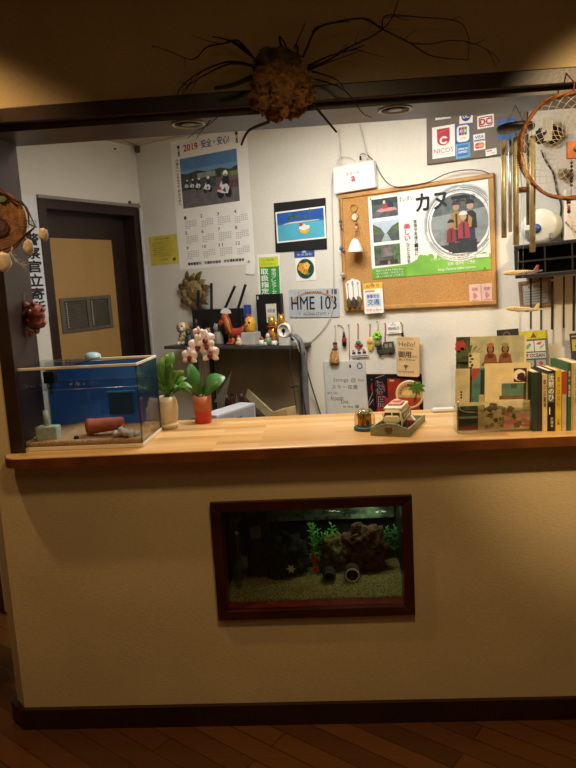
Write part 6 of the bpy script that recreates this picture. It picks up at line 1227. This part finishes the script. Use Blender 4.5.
# round white clock on base
p = sp(286, .27); s = PXM(p); fr = sfr(p); o = thing('round_clock', 'white round desk clock on a block base at the shelf end', 'clock', p); b = MB(); b.bbox(fr, -6*s, -4*s, 0, 6*s, 4*s, 8*s, mat('#c9c8c4', rough=.4), .003); b.build('base', o)
ff = Fr(fr.P(0, -1*s, 15*s), E1, (0,0,1), NB); b = MB(); b.lathe(ff, [(0, -4*s), (7*s, -4*s), (7.4*s, 0), (7*s, 3*s), (5.8*s, 3*s), (5.6*s, 2*s), (0, 2*s)], mat('#dedcd6', rough=.35, var=.02), n=30); b.build('case', o); b = MB(); b.disc(ff, 0, 0, 2.2*s, 2.4*s, BLACK, n=18); b.rect(Fr(ff.P(-.5*s, -4*s, 0), ff.x, ff.y, ff.n, s, 4*s), 0, 0, 1, 1, 2.5*s, BLACK); b.build('dial', o)
# cables at the shelf end
GC = mat('#6f7072', rough=.55, var=.1)
cable('cable_bundle', [(292, 338, .15), (296, 337, .21), (300.5, 343, .225), (303.5, 355, .22), (305, 372, .21), (305.5, 392, .2), (306, 425, .2)], .0165, GC, 'thick grey bundle of cables hanging down from the shelf end', off=.2)
cable('black_cable', [(299, 340, .262), (301.5, 362, .255), (301.2, 378, .248), (303, 395, .242), (307.5, 425, .242)], .004, BLK, 'black cable hanging over the front of the grey bundle')
cable('black_cable', [(304, 352, .245), (307.8, 372, .10), (312.5, 389, .04), (317, 403, .02), (324, 425, .02)], .0035, BLK, 'black cable slanting away from the grey bundle towards the whiteboard')
cable('black_cable', [(289.2, 347, .21), (291.3, 372, .215), (293.5, 386, .215), (296, 405, .215), (298, 425, .215)], .0022, BLK, 'thin dark cable with a knot hanging from the shelf front')
b = MB(); c = pt(293.6, 386.5, .22)
b.tube([c-E1*.028+V((0,0,.002)), c-E1*.010+V((0,0,-.004)), c+E1*.012+V((0,0,.004)), c+E1*.028], [.003, .006, .006, .003], mat('#3a2418', rough=.6), n=8); b.build('cable_tie', label='dark brown tie knotted round the thin dark cable', cat='cable tie')
for k, (px, py) in enumerate(((297, 345), (299, 352))): pass
cable('silver_cable', [(292.5, 337, .235), (296.5, 342, .252), (299.5, 352, .25)], .003, mat('#c9c9c6', rough=.3, metal=.4), 'short shiny silver lead at the top of the grey cable bundle')
# things on the lower shelf
ZL = .88; p = on((V((0,0,1.03)), V((0,0,1))), 212, 417)
fa = on((V((0,0,1.03)), V((0,0,1))), 240, 402); fb = on((V((0,0,1.03)), V((0,0,1))), 256, 402.5)
u0, o0 = fa.dot(E1), (fa.dot(NB)+BD); u1 = fb.dot(E1)
print('carton', u0, u1, o0, uA, uR, ZS)
b = MB(); b.bbox(SR, u0, ZL+.001, o0, u1, 1.03, o0+.32, mat('#c3c8d2', rough=.5, var=.03), .004); o = b.build('white_carton', label='long white carton lying below the shelf behind the counter', cat='carton')
sfq = Fr(SR.P(u1, ZL, o0+.32), -NB, (0,0,1), E1, .32, 1.03-ZL); part(lambda b: (b.rect(sfq, .04, .1, .96, .92, .0008, C('#9a9da6', v=.06)), b.rect(sfq, .12, .62, .62, .72, .0014, mat('#4a4c58', var=0)), b.rect(sfq, .12, .46, .44, .54, .0014, mat('#5a5c66', var=0))), 'side_print', o)
def plank(p0, p1, w, th, m, name, lab, cat):
    d = (p1-p0).normalized(); x = d.cross(NB).normalized(); fr = Fr(p0, x, d, NB); b = MB(); b.box(fr, -w/2, 0, -th/2, w/2, (p1-p0).length, th/2, m); return b.build(name, label=lab, cat=cat)
a, e = on(BACK, 274, 418, .20), on(BACK, 247, 393, .06); s = PXM(a); plank(a, e, 9*s, .012, mat('#b5a67e', rough=.7, var=.08), 'leaning_board', 'cream cardboard strip leaning at a slant beside the white carton', 'cardboard')
b = MB(); q = quad(BACK, ((274.5, 412), (288.5, 407.5), (288.5, 425), (274, 427)), .30); b.bbox(q, 0, 0, -.10, q.w, q.h, 0, mat('#b39c6c', rough=.7, var=.08), .003); b.build('cardboard_box', label='small tan cardboard box just showing above the counter edge', cat='box')
for k, (px, py, cc, lab) in enumerate(((227, 396, '#3a2224', 'dark bottle farthest from the slanted cardboard strip'), (232, 394.5, '#5a2428', 'dark red bottle second from the leaning grey sheet'), (237, 394, '#6a5a5a', 'greyish bottle in the middle of the small dark bottles'), (242, 394.5, '#4a1f20', 'dark red bottle nearest the slanted cardboard strip'))):
    c = on(BACK, px, py+6, .03); b = MB(); s = PXM(c); c0 = V((c.x, c.y, ZL+.001)); fr = sfr(c0); hh = on((c0, NB), px, py).z-ZL
    b.lathe(fr, [(2.3*s, 0), (2.4*s, .004), (2.4*s, hh-.035), (1.0*s, hh-.02), (1.0*s, hh), (0, hh)], mat(cc, rough=.25, var=.1), n=14); o = b.build('small_bottle', label=lab, cat='bottle', group='small bottles under the shelf'); b = MB(); b.lathe(fr, [(1.2*s, hh-.010), (1.2*s, hh+.003), (0, hh+.003)], mat(['#c9c4bc', '#1c1a1a', '#b0322e', '#c9c4bc'][k], rough=.4), n=12); b.build('cap', o)
q0, q1, q2 = on(BACK, 214, 402, .26), on(BACK, 231.5, 371, .26), on(BACK, 224, 404, .26)
b = MB(); b.add([q0, q1, q2, q0-NB*.004, q1-NB*.004, q2-NB*.004], [(0,1,2), (3,5,4), (0,3,4,1), (1,4,5,2), (2,5,3,0)], mat('#6e6a5c', rough=.6, var=.06)); b.build('grey_sheet', label='grey pointed folded sheet standing behind the orchid leaf', cat='sheet')
# ================================================================== card acceptance board
q = quad(BACK, ((425.6, 96), (527, 78.3), (527.8, 151), (427.2, 165.3)), .012); b = MB(); b.bbox(q, 0, 0, -.010, q.w, q.h, 0, mat('#5c4c3c', rough=.5, var=.08, scale=12), .003)
o = b.build('card_board', label='brown board of payment card stickers on the wall above the corkboard', cat='sign board')
def bq(x0, y0, x1, y1, sl=None):
    f_ = lambda x, y: (425+x/7.2, 100+y/7.2); return quad(BACK, (f_(*x0), f_(*y0), f_(*x1), f_(*y1)), .0128)
def stick(name, cs, base, fn, lab=None):
    k = quad(BACK, [(425+x/7.2, 100+y/7.2) for x, y in cs], .0125); b = MB(); b.box(k, 0, 0, -.0004, k.w, k.h, .0004, base); st_ = b.build(name, o, label=lab); part(lambda b: fn(b, k), 'print', st_); return st_
def circ(b, k, cx, cy, rx, ry, m, z, n=24): b.qpoly(k, [(cx+rx*math.cos(2*math.pi*i/n), cy+ry*math.sin(2*math.pi*i/n)) for i in range(n)], z, m)
def rr(b, k, x0, y0, x1, y1, r, m, z):
    a = k.w/k.h; P_ = []
    for cx, cy, a0 in ((x1-r, y0+r*a, -90), (x1-r, y1-r*a, 0), (x0+r, y1-r*a, 90), (x0+r, y0+r*a, 180)): P_ += [(cx+r*math.cos(math.radians(a0+i*30)), cy+r*a*math.sin(math.radians(a0+i*30))) for i in range(4)]
    b.qpoly(k, P_, z, m)
RDC = C('#b52a3e'); WHT = C('#f0efec', v=.02)
def nicos(b, k):
    b.qpoly(k, [(.22, .92), (.78, .92), (.78, .55)]+[(.5+.28*math.cos(-t*math.pi/10), .55-.17*math.sin(t*math.pi/10)) for t in range(1, 10)]+[(.22, .55)], .0007, RDC)
    b.qpoly(k, [(.22, .80), (.78, .88), (.78, .86), (.22, .78)], .0009, C('#d0607a'))
    P_ = [(.52+.19*math.cos(t), .545+.125*math.sin(t)) for t in [.6+i*(2*math.pi-1.2)/16 for i in range(17)]]; Q_ = [(.52+.10*math.cos(t), .545+.066*math.sin(t)) for t in [.6+i*(2*math.pi-1.2)/16 for i in range(17)]]
    for i in range(16): b.qpoly(k, [P_[i], P_[i+1], Q_[i+1], Q_[i]], .0010, WHT)
    text(b, k, 'NICOS', .07, .15, .93, .30, RDC, .0009); b.rect(k, .14, .10, .82, .112, .0009, C('#c06a7a'))
stick('card_sticker', ((50, 200), (213, 172), (218, 402), (55, 425)), WHT, nicos, 'tall white sticker with red shield')
stick('card_sticker', ((246, 82), (342, 70), (346, 160), (250, 174)), WHT, lambda b, k: (circ(b, k, .5, .56, .36, .40, C('#2a2f8a'), .0007), text(b, k, 'UC', .26, .40, .74, .72, WHT, .001, .03)), 'white sticker with blue round mark')
def jcb(b, k):
    rr(b, k, .10, .06, .92, .94, .2, WHT, .0007)
    for i, (cc, x) in enumerate((('#2a4aa0', .24), ('#b83040', .42), ('#2f8a4a', .60))): rr(b, k, x, .42, x+.16, .84, .03, C(cc), .0009); text(b, k, 'JCB'[i], x+.03, .56, x+.13, .70, WHT, .0012, .03)
    text(b, k, 'JCB', .34, .2, .66, .28, TXT, .0009)
stick('card_sticker', ((216, 182), (325, 165), (330, 300), (221, 318)), C('#2f4fa0'), jcb, 'blue-edged white rounded sticker')
stick('card_sticker', ((220, 320), (324, 303), (328, 408), (223, 427)), C('#5aa6d8'), lambda b, k: (b.rect(k, .12, .14, .86, .88, .0007, C('#2c72b8')), text(b, k, 'AMERICAN', .16, .56, .82, .70, WHT, .001, .03), text(b, k, 'EXPRESS', .2, .34, .80, .48, WHT, .001, .03)), 'light blue square sticker')
stick('card_sticker', ((374, 118), (494, 98), (498, 190), (380, 212)), WHT, lambda b, k: (rr(b, k, .08, .12, .92, .88, .10, C('#b03040'), .0007), rr(b, k, .15, .20, .85, .80, .06, WHT, .0009), text(b, k, 'DC', .18, .26, .82, .74, C('#b03040'), .0012, .05)), 'white sticker with red letters in a red frame')
stick('card_sticker', ((346, 252), (430, 236), (434, 290), (350, 304)), WHT, lambda b, k: (text(b, k, 'VISA', .16, .38, .88, .80, C('#2c3a90'), .0008, .02), b.rect(k, .06, .06, .96, .22, .0008, C('#2c3a90'))), 'white sticker with blue letters')
stick('card_sticker', ((350, 306), (434, 292), (436, 352), (353, 366)), WHT, lambda b, k: (circ(b, k, .36, .52, .28, .36, C('#c8402c'), .0008), circ(b, k, .64, .52, .28, .36, C('#d8863a'), .0009), text(b, k, 'MasterCard', .14, .42, .86, .60, WHT, .0012, .02)), 'white sticker with overlapping red and orange circles')
stick('card_sticker', ((435, 360), (514, 344), (518, 388), (438, 406)), WHT, lambda b, k: (b.rect(k, .08, .62, .6, .84, .0008, C('#c86a6a')), text(b, k, 'ポイント加盟店', .1, .2, .88, .42, C('#6a6a70'), .0008)), 'small white sticker')
stick('card_sticker', ((72, 92), (184, 80), (188, 128), (76, 148)), C('#d5ddd2'), lambda b, k: (b.rect(k, .06, .55, .94, .92, .0007, C('#2f5a44')), text(b, k, 'UFJ CARD', .1, .2, .9, .45, C('#33443a'), .0009, .02)), 'small white and green sticker')
stick('card_sticker', ((410, 72), (458, 64), (460, 94), (412, 102)), C('#b03a42'), lambda b, k: b.rect(k, .3, .2, .7, .8, .0008, WHT), 'tiny red sticker')
stick('card_sticker', ((524, 146), (654, 124), (658, 270), (530, 296)), C('#2f62a8'), lambda b, k: (b.rect(k, .05, .74, .95, .82, .0008, C('#6a94cc')), text(b, k, 'DISCOVER', .12, .32, .88, .5, WHT, .0009, .02)), 'large blue sticker')
# ================================================================== right-hand side: wall rack, fan, box
q = quad(BACK, ((513.8, 245), (600, 237), (600, 271), (515, 279.5)), .20); w, h = q.w, q.h; KK = mat('#1c1815', rough=.45, var=.12)
wr = thing('wall_rack', 'black slatted wall rack carrying a round white machine and a white box', 'shelf', q.P(w/2, 0, -.1))
b = MB(); b.bbox(q, 0, h-.016, -.198, w, h, 0, KK, .003); b.build('top_board', wr); b = MB(); b.bbox(q, 0, 0, -.198, w, .016, 0, KK, .003); b.build('bottom_board', wr)
for x in (0, w-.016): b = MB(); b.box(q, x, .016, -.198, x+.016, h-.016, 0, KK); b.build('side_board', wr)
b = MB(); b.box(q, .016, .016, -.198, w-.016, h-.016, -.19, mat('#0f0d0c', rough=.6)); b.build('back_board', wr)
b = MB(); b.box(q, .016, h*.50-.004, -.012, w-.016, h*.50+.004, -.002, KK); b.build('front_bar', wr)
for x in (.36, .68): b = MB(); b.box(q, w*x, .016, -.012, w*x+.006, h-.016, -.003, KK); b.build('front_bar', wr)
ST = mat('#191614', rough=.5, var=.05)
for k, (px, y1, wd) in enumerate(((530.8, 329, 1.6), (541, 330, 1.6), (552.3, 329.5, 2.4), (564, 328, 1.6), (574, 331, 2.4))):
    a = on(BACK, px, 281-.5*(px-530)/10, .10); u = a.dot(E1); zt = q.o.z+.0; e = on(BACK, px, y1, .10); s = PXM(a); fr = Fr(bw(u, e.z, .10), E1, (0,0,1), NB); b = MB(); b.box(fr, -wd*s/2, 0, -.002, wd*s/2, zt-e.z, .001, ST); o = b.build('hanging_strap', label=['black strap hanging in front of the framed notice, farther from its clip', 'black strap hanging across the middle of the framed notice', 'wide black strap with white clip at the edge of the framed notice', 'thin black strap hanging on bare wall beyond the framed notice', 'wide black strap at the far end beyond the thin one'][k], cat='strap', group='black straps under the wall rack')
    if k == 2: b = MB(); b.ell(fr.P(0, zt-e.z-.014, .003), (.006, .005, .002), mat('#d8d4cc', var=0), fr, n=10, k=6); b.build('clip', o)
zr = q.o.z+h
# round white machine
c = on(BACK, 541, 243.5, .12); c = bw(c.dot(E1), zr+.0005, .12); s = PXM(c); fr = Fr(c, E1, (0,0,1), NB); o = thing('round_machine', 'round white machine with blue button standing on the black wall rack', 'appliance', c)
R = 17.5*s; ff = Fr(fr.P(0, R*.99, 0), fr.x, fr.y, fr.n); WM_ = mat('#cfd2cc', rough=.35, var=.03)
b = MB(); b.lathe(ff, [(0, -.05), (R*.9, -.05), (R, -.035), (R, .0), (R*.93, .018), (R*.7, .026), (0, .030)], WM_, n=40, sx=1.12); b.build('body', o)
b = MB(); b.lathe(Fr(ff.P(-3*s, -2*s, .029), ff.x, ff.y, ff.n), [(4.6*s, 0), (4.4*s, .004), (0, .005)], mat('#2f4f9a', rough=.3), n=24); b.build('button', o)
b = MB(); b.tube([ff.P(R*1.03*math.cos(t), R*.9*math.sin(t), .014) for t in [math.radians(a) for a in range(40, 145, 8)]], .004, mat('#b3b6b2', rough=.4), n=8); b.build('handle_rib', o)
part(lambda b: (b.rect(Fr(ff.P(-R*.86, -R*.7, .0262), ff.x, ff.y, ff.n, .05, .05), .1, .1, .5, .8, .003, mat('#5a5f66', var=0)), None), 'marking', o)
part(lambda b: b.rect(Fr(ff.P(R*.45, -R*.75, .0262), ff.x, ff.y, ff.n, .05, .05), .1, .1, .4, .5, .003, mat('#7a7f86', var=0)), 'marking', o)
# white upright box
c = on(BACK, 573, 241, .13); c = bw(c.dot(E1), zr+.0005, .13); s = PXM(c); fr = Fr(c, E1, (0,0,1), NB); b = MB(); b.bbox(fr, -9*s, 0, -.05, 9*s, 52*s, 0, mat('#d5cfc8', rough=.4, var=.03), .010); o = b.build('white_device', label='tall white plastic unit with dark slot standing on the black wall rack', cat='device')
b = MB(); b.box(fr, -6.2*s, 37*s, 0, -4.4*s, 41*s, .001, BLACK); b.build('slot', o)
b = MB(); P_ = [fr.P(x*s, y*s, .003) for x, y in ((-7, 20), (-2, 14), (2, 10), (9, 6))]; b.tube(P_, .0035, mat('#6a6a6a', rough=.4), n=8); b.build('lead', o)
# things on the wall behind the hoop
c = on(BACK, 549, 135, .03); b = MB(); s = PXM(c); fr = Fr(c, E1, (0,0,1), NB)
rockball(b, c, (14*s, .028, 8.5*s), mat('#1d1b22', rough=.7, var=.3, scale=60), 28, 18, amp=.35, seed=9); b.build('dark_cap', label='dark crumpled cap hung on the wall behind the large net hoop', cat='cap')
c = on(BACK, 547, 128, .055); b = MB(); q2 = quad(BACK, ((541, 118), (552, 116.5), (553, 140), (543, 141)), .062); b.box(q2, 0, 0, -.002, q2.w, q2.h, 0, mat('#cfc6b2', rough=.7, var=.1)); b.build('paper_label', label='pale paper piece over the dark crumpled cap', cat='paper')
b = MB(); c = on(BACK, 564, 174, .02); rockball(b, c, (6.5*s, .016, 5*s), mat('#8f7f66', rough=.9, var=.4, scale=90), 20, 14, amp=.4, seed=12); b.build('dried_bundle', label='small tan dried bundle on the wall under the dark crumpled cap', cat='dried plant')
cable('black_cable', [(541, 150, .02), (545, 160), (553, 173), (555, 183), (557, 192), (561, 205), (560.5, 218), (562, 238, .05)], .0035, BLK, 'black cable running down the wall from the dark cap to the wall rack')
# framed notice
q = quad(BACK, ((518.6, 282), (551, 278), (551.6, 305), (519.4, 308.5)), .014); o = thing('framed_notice', 'small wood framed paper notice under the black wall rack', 'notice', q.P(q.w/2, 0, 0)); WN = mat('#8d6a4a', rough=.5, var=.12); g = .013
for x0, y0, x1, y1 in ((0, 0, q.w, g), (0, q.h-g, q.w, q.h), (0, g, g, q.h-g), (q.w-g, g, q.w, q.h-g)): b = MB(); b.box(q, x0, y0, -.013, x1, y1, 0, WN); b.build('frame_bar', o)
b = MB(); b.box(q, g, g, -.012, q.w-g, q.h-g, -.006, C('#b9b6ac', v=.03)); pp = b.build('paper', o)
part(lambda b: (text(b, q, '許可証', .3, .70, .72, .80, TXT, -.005), *[b.rect(q, .16, .18+.10*k, .16+.68*(1 if k % 2 else .85), .21+.10*k, -.005, mat('#7d7b74', var=0)) for k in range(5)]), 'print', pp)
# hanging packages
q, o = sheet('snack_packet', ((520, 331.6), (548, 330.3), (548.5, 369), (520.5, 371)), 'hanging product card with yellow header and picture panels behind the books', 'packet', C('#6d7268'), off=.05, th=.006)
def f(b):
    b.rect(q, 0, .80, 1, 1, .0006, C('#c9bd2a', v=.05)); b.qpoly(q, [(.40, .83), (.62, .83), (.51, .97)], .0008, C('#7a4a1a')); b.rect(q, .10, .02, .92, .77, .0006, C('#4a4f46'))
    for x in (.12, .53): b.rect(q, x, .48, x+.38, .75, .0008, C('#cfd0c4')); 
    b.qpoly(q, [(.14, .52), (.30, .55), (.42, .66), (.36, .70), (.2, .62)], .0010, C('#6aa05a')); b.qpoly(q, [(.57, .66), (.7, .72), (.8, .70), (.72, .64)], .0010, C('#b8503a')); b.qpoly(q, [(.68, .52), (.84, .60), (.88, .66), (.74, .60)], .0010, C('#8a8f6a'))
    b.rect(q, .12, .30, .91, .45, .0008, C('#b9bcb4')); text(b, q, 'OCEAN', .34, .33, .86, .42, TXT, .001, .03); b.qpoly(q, [(.18, .42), (.30, .42), (.24, .33)], .001, C('#b03a3a'))
    for x in (.13, .55): b.rect(q, x, .08, x+.34, .26, .0008, C('#9aa29c')); b.disc(q, (x+.17)*q.w, .17*q.h, .009, .001, C('#b0413a'), n=14)
part(f, 'print', o)
q, o = sheet('snack_packet', ((498, 329.8), (519.5, 328.8), (520, 369), (498.5, 371)), 'dark hanging product card showing a round motif above the postcards', 'packet', C('#26231f'), off=.05, th=.006)
part(lambda b: (b.disc(q, .45*q.w, .86*q.h, .017, .0006, C('#6a5a52'), n=20), b.disc(q, .45*q.w, .86*q.h, .012, .0008, C('#2c2624'), n=20)), 'print', o)
q, o = sheet('snack_packet', ((570.5, 333.5), (594, 332), (594, 368), (571, 370)), 'dark hanging product card with yellow panel above the tan book', 'packet', C('#34352e'), off=.05, th=.006)
part(lambda b: (b.rect(q, .08, .52, .9, .84, .0006, C('#b8ab3a')), b.rect(q, .08, .90, .95, .94, .0006, C('#a9a9a0')), b.rect(q, .2, .62, .7, .68, .0008, C('#5a5a30'))), 'print', o)
# ================================================================== wind chime under the soffit
Yc = .11; cD = onY(515.5, 128, Yc); s = PXM(cD); wc = thing('wind_chime', 'wind chime of gold and silver tubes under a dark wooden disc hanging from the soffit', 'wind chime', cD); fr = Fr(cD, (1,0,0), (0,1,0), (0,0,1))
b = MB(); R = 18.5*s; b.lathe(fr, [(0, -.010), (R*.9, -.010), (R, -.004), (R, .004), (R*.92, .010), (R*.5, .013), (0, .014)], mat('#241713', rough=.45, var=.15), n=36); b.build('top_disc', wc)
GT = mat('#c6bd96', rough=.42, metal=.4, var=.05); SV = mat('#c9cbd0', rough=.3, metal=.6, var=.04)
for px, y0, y1, wd, m, dy in ((503.3, 140, 238, 5.2, GT, -.040), (499.7, 140, 150, .1, SV, 0), (509.7, 140, 232, 3.6, SV, .040), (515.6, 137, 245, 5.6, GT, -.055), (527.6, 143, 225, 3.2, mat('#8f8468', rough=.3, metal=.7), .045), (532.4, 136, 252, 5.8, GT, -.03)):
    if wd < 1: continue
    y = Yc+dy; a, e = onY(px, y0, y), onY(px, y1, y); r = wd*PXM(a)/2; ca = math.atan2(a.y-cD.y, a.x-cD.x); b = MB(); fr2 = Fr((a.x, y, e.z), (1,0,0), (0,1,0), (0,0,1)); L = a.z-e.z
    b.lathe(fr2, [(r*.75, .02), (r*.75, 0), (r, 0), (r, L), (r*.75, L), (r*.75, L-.02)], m, n=18); t_ = b.build('tube', wc, label='silver tube' if m is SV else 'gold tube')
    b = MB(); b.tube([(a.x, y, a.z-.006), (cD.x+(a.x-cD.x)*.9, y, cD.z-.009)], .0008, mat('#3a3430'), n=4); b.build('string', t_)
a = onY(522, 190, Yc); b = MB(); b.lathe(Fr(a, (1,0,0), (0,1,0), (0,0,1)), [(0, -.008), (.019, -.008), (.022, 0), (.019, .008), (0, .008)], mat('#6a3a22', rough=.4, var=.15), n=24); b.build('striker', wc)
b = MB(); b.tube([(cD.x, Yc, cD.z-.008), (a.x, Yc, a.z+.006)], .0009, mat('#5a5048'), n=4); b.tube([(a.x, Yc, a.z-.006), (onY(518.5, 250, Yc).x, Yc, onY(518.5, 250, Yc).z)], .0009, mat('#b9b2a4'), n=4); b.build('centre_string', wc)
for x, y in ((-.03, 0), (.03, .0)): b = MB(); b.tube([fr.P(x, y, .012), V((cD.x, Yc, 2.154))], .001, mat('#3a3430'), n=4); b.build('hanger', wc)
# ================================================================== model airplanes
def plane_(c, L, hd, label, tailc, body, fin):
    o = thing('model_airplane', label, 'model airplane', c, 'model airplanes hanging beside the corkboard'); fx = V(hd).normalized(); sd = V((0,0,1)).cross(fx).normalized(); upv = fx.cross(sd).normalized(); fr = Fr(c, sd, upv, fx); m = mat(body, rough=.35, var=.05); R = L*.062
    b = MB(); b.lathe(fr, [(0, -L*.5), (R*.25, -L*.47), (R*.55, -L*.36), (R*.95, -L*.18), (R, 0), (R, L*.30), (R*.8, L*.42), (R*.4, L*.485), (0, L*.5)], m, n=18); b.build('fuselage', o)
    for sg in (-1, 1):
        b = MB(); P_ = [fr.P(sg*R*.6, -R*.4, L*.12), fr.P(sg*L*.42, R*.3, -L*.16), fr.P(sg*L*.42, R*.3, -L*.21), fr.P(sg*R*.6, -R*.4, -L*.10)]; t = upv*.0022; b.add([p-t for p in P_]+[p+t for p in P_], [(0,1,2,3), (4,7,6,5), (0,4,5,1), (1,5,6,2), (2,6,7,3), (3,7,4,0)], mat(fin, rough=.4, var=.06)); b.build('wing', o)
        b = MB(); P_ = [fr.P(sg*R*.3, R*.2, -L*.38), fr.P(sg*L*.16, R*.5, -L*.48), fr.P(sg*L*.16, R*.5, -L*.51), fr.P(sg*R*.3, R*.2, -L*.47)]; b.add([p-t for p in P_]+[p+t for p in P_], [(0,1,2,3), (4,7,6,5), (0,4,5,1), (1,5,6,2), (2,6,7,3), (3,7,4,0)], mat(fin, rough=.4, var=.06)); b.build('tailplane', o)
        b = MB(); b.lathe(Fr(fr.P(sg*L*.16, -R*.75, L*.0), sd, upv, fx), [(R*.30, -L*.05), (R*.36, .0), (R*.34, L*.05), (R*.2, L*.055), (0, L*.05)], mat('#77757a', rough=.4), n=12); b.build('engine', o)
    b = MB(); P_ = [fr.P(0, R*.5, -L*.36), fr.P(0, L*.17, -L*.47), fr.P(0, L*.17, -L*.52), fr.P(0, R*.4, -L*.49)]; t = sd*.002; b.add([p-t for p in P_]+[p+t for p in P_], [(0,1,2,3), (4,7,6,5), (0,4,5,1), (1,5,6,2), (2,6,7,3), (3,7,4,0)], mat(tailc, rough=.4, var=.06)); b.build('tail_fin', o)
    b = MB(); 
    for k in range(9): b.ell(fr.P(-R*.93, R*.25, L*(.30-.06*k)), (.0012, .0016, .002), mat('#4a4a52', var=0), fr, n=6, k=4); b.ell(fr.P(R*.93, R*.25, L*(.30-.06*k)), (.0012, .0016, .002), mat('#4a4a52', var=0), fr, n=6, k=4)
    b.build('windows', o)['kind'] = 'stuff'
    return o, fr, R
Ya = .11; a, e = onY(500.5, 273.5, Ya), onY(541.5, 271.5, Ya); o, fr, R = plane_((a+e)/2, (e-a).length, (a-e)+V((0,-.05,.0)), 'upper model airplane, cream with blue-grey rear and red fin, hanging under the wind chime', '#a0503f', '#dcc8a4', '#7d7f8f')
b = MB(); c = (a+e)/2; b.tube([c+V((-.01, 0, R)), V((onY(518.5, 251.5, Yc).x, Yc, onY(518.5, 251.5, Yc).z))], .0006, mat('#c9c2b4'), n=4); b.build('thread', o)
Yb = .16; a, e = onY(502.5, 308, Yb), onY(542.5, 310.5, Yb); o, fr, R = plane_((a+e)/2, (e-a).length, (a-e)+V((0,-.06,.0)), 'lower model airplane, cream with pale green wings and plain cream fin', '#d9bd8a', '#dfc69a', '#b9c4a8')
b = MB(); c = (a+e)/2; b.tube([c+V((.0, 0, R)), V((c.x+.01, Yb, cD.z+.0)), V((c.x+.01, Yb, 2.154))], .0005, mat('#c9c2b4'), n=4); b.build('thread', o)
# ================================================================== large net hoop (dreamcatcher)
Yn = -.10; cN = onY(571, 146.5, Yn); s = PXM(cN); NF = Fr(cN, (1,0,0), (0,0,1), (0,-1,0)); R = 50.5*s
dn = thing('large_dreamcatcher', 'large vine hoop dreamcatcher with pale net and orange bead centre', 'dreamcatcher', cN); VN = mat('#8a5630', rough=.7, var=.3, scale=40, bump=.5, bscale=90)
for k in range(3):
    random.seed(20+k); b = MB(); pts = []
    for i in range(73):
        t = 2*math.pi*i/72; rr_ = R*(1+.018*math.sin(t*5+k*2.1)+.010*math.sin(t*9+k)); pts.append(NF.P(rr_*math.cos(t), rr_*math.sin(t), .006*math.sin(t*8+k*2.1)))
    b.tube(pts, .0048, VN, n=7, caps=False); b.build('vine', dn)
NT = mat('#dcc4a4', rough=.8, var=.1); b = MB(); n = 26; rings = [(R*.985)]
prev = [NF.P(R*.98*math.cos(2*math.pi*i/n), R*.98*math.sin(2*math.pi*i/n)) for i in range(n)]
rad = R*.98
for j in range(9):
    off = .5*(j+1); rad2 = R*(.98-.082*(j+1)); cur = [NF.P(rad2*math.cos(2*math.pi*(i+off)/n), rad2*math.sin(2*math.pi*(i+off)/n), .001*j) for i in range(n)]
    for i in range(n): b.tube([prev[i], cur[i]], .0009, NT, n=3, caps=False); b.tube([prev[(i+1) % n], cur[i]], .0009, NT, n=3, caps=False)
    prev = cur
b.build('net', dn)
mf = Fr(NF.P(4.5*s, -4*s, .008), NF.x, NF.y, NF.n); b = MB(); b.bbox(mf, -10*s, -8.5*s, -.004, 10*s, 8.5*s, .004, mat('#b5683a', rough=.6, var=.15, scale=40), .004); md = b.build('centre_patch', dn, label='orange centre patch')
b = MB(); b.ell(mf.P(0, 1*s, .006), (3.4*s, 3*s, .006), mat('#7d7a70', rough=.35, var=.2), mf); b.build('bead', md)
b = MB(); 
for k in range(7): b.ell(NF.P(0*s, -(16+3.6*k)*s, .006), 1.5*s, mat('#241c18' if k % 3 else '#6a4a34', rough=.4), n=10, k=8)
b.tube([NF.P(0, -12*s, .004), NF.P(0, -R, .004)], .0008, BLACK, n=4); b.build('bead_string', dn)
b = MB(); b.tube([NF.P(-2*s, -R, .006), NF.P(-3*s, -R-14*s, .008)], .0008, BLACK, n=4)
for k, (cc, rr_) in enumerate((('#3a2418', 2), ('#c9a888', 2), ('#a8402c', 1.8), ('#2a1c18', 1.9))): b.ell(NF.P(-2.6*s, -R-(4+3*k)*s, .008), rr_*s, mat(cc, rough=.4), n=10, k=8)
b.build('bead_string', dn)
def feather(root, tip, wd, par, m):
    b = MB(); d = V(tip)-V(root); b.tube([root, V(root)+d*.5, tip], [.0012, .001, .0004], m, n=5); sd = d.cross(NF.n).normalized(); random.seed(4)
    for k in range(60):
        t = random.uniform(.08, .98); p_ = V(root)+d*t; w_ = wd*math.sin(math.pi*min(1, t*.85+.12)); e_ = p_+sd*random.choice([-1, 1])*w_*random.uniform(.6, 1)+d*.16+NF.n*random.uniform(-.003, .006); b.add([p_, p_+d*.03, e_], [(0,1,2)], m)
    return b.build('feather', par)
feather(onY(520.5, 152, Yn-.01), onY(529, 184, Yn-.012), 5*s, dn, mat('#cdb48e', rough=.85, var=.1)); feather(NF.P(-3*s, -R-15*s, .008), NF.P(3*s, -R-38*s, .01), 5.5*s, dn, mat('#cfc2ae', rough=.85, var=.1))
for k in range(6):
    t = math.radians(186+k*2.6); b = MB() if k == 0 else b; b.ring(Fr(NF.P(R*math.cos(t), R*math.sin(t), 0), NF.n, V((math.cos(t), 0, math.sin(t))), None), .010, .0018, mat('#7a3a22', rough=.8), n=12, k=5)
b.build('binding', dn)
b = MB(); b.tube([NF.P(2*s, R, 0), NF.P(3*s, R+10*s, .0), V((NF.P(3*s, 0, 0).x, -.031, 2.205))], .0022, mat('#7a3f24', rough=.8), n=6); b.build('hanging_cord', dn)
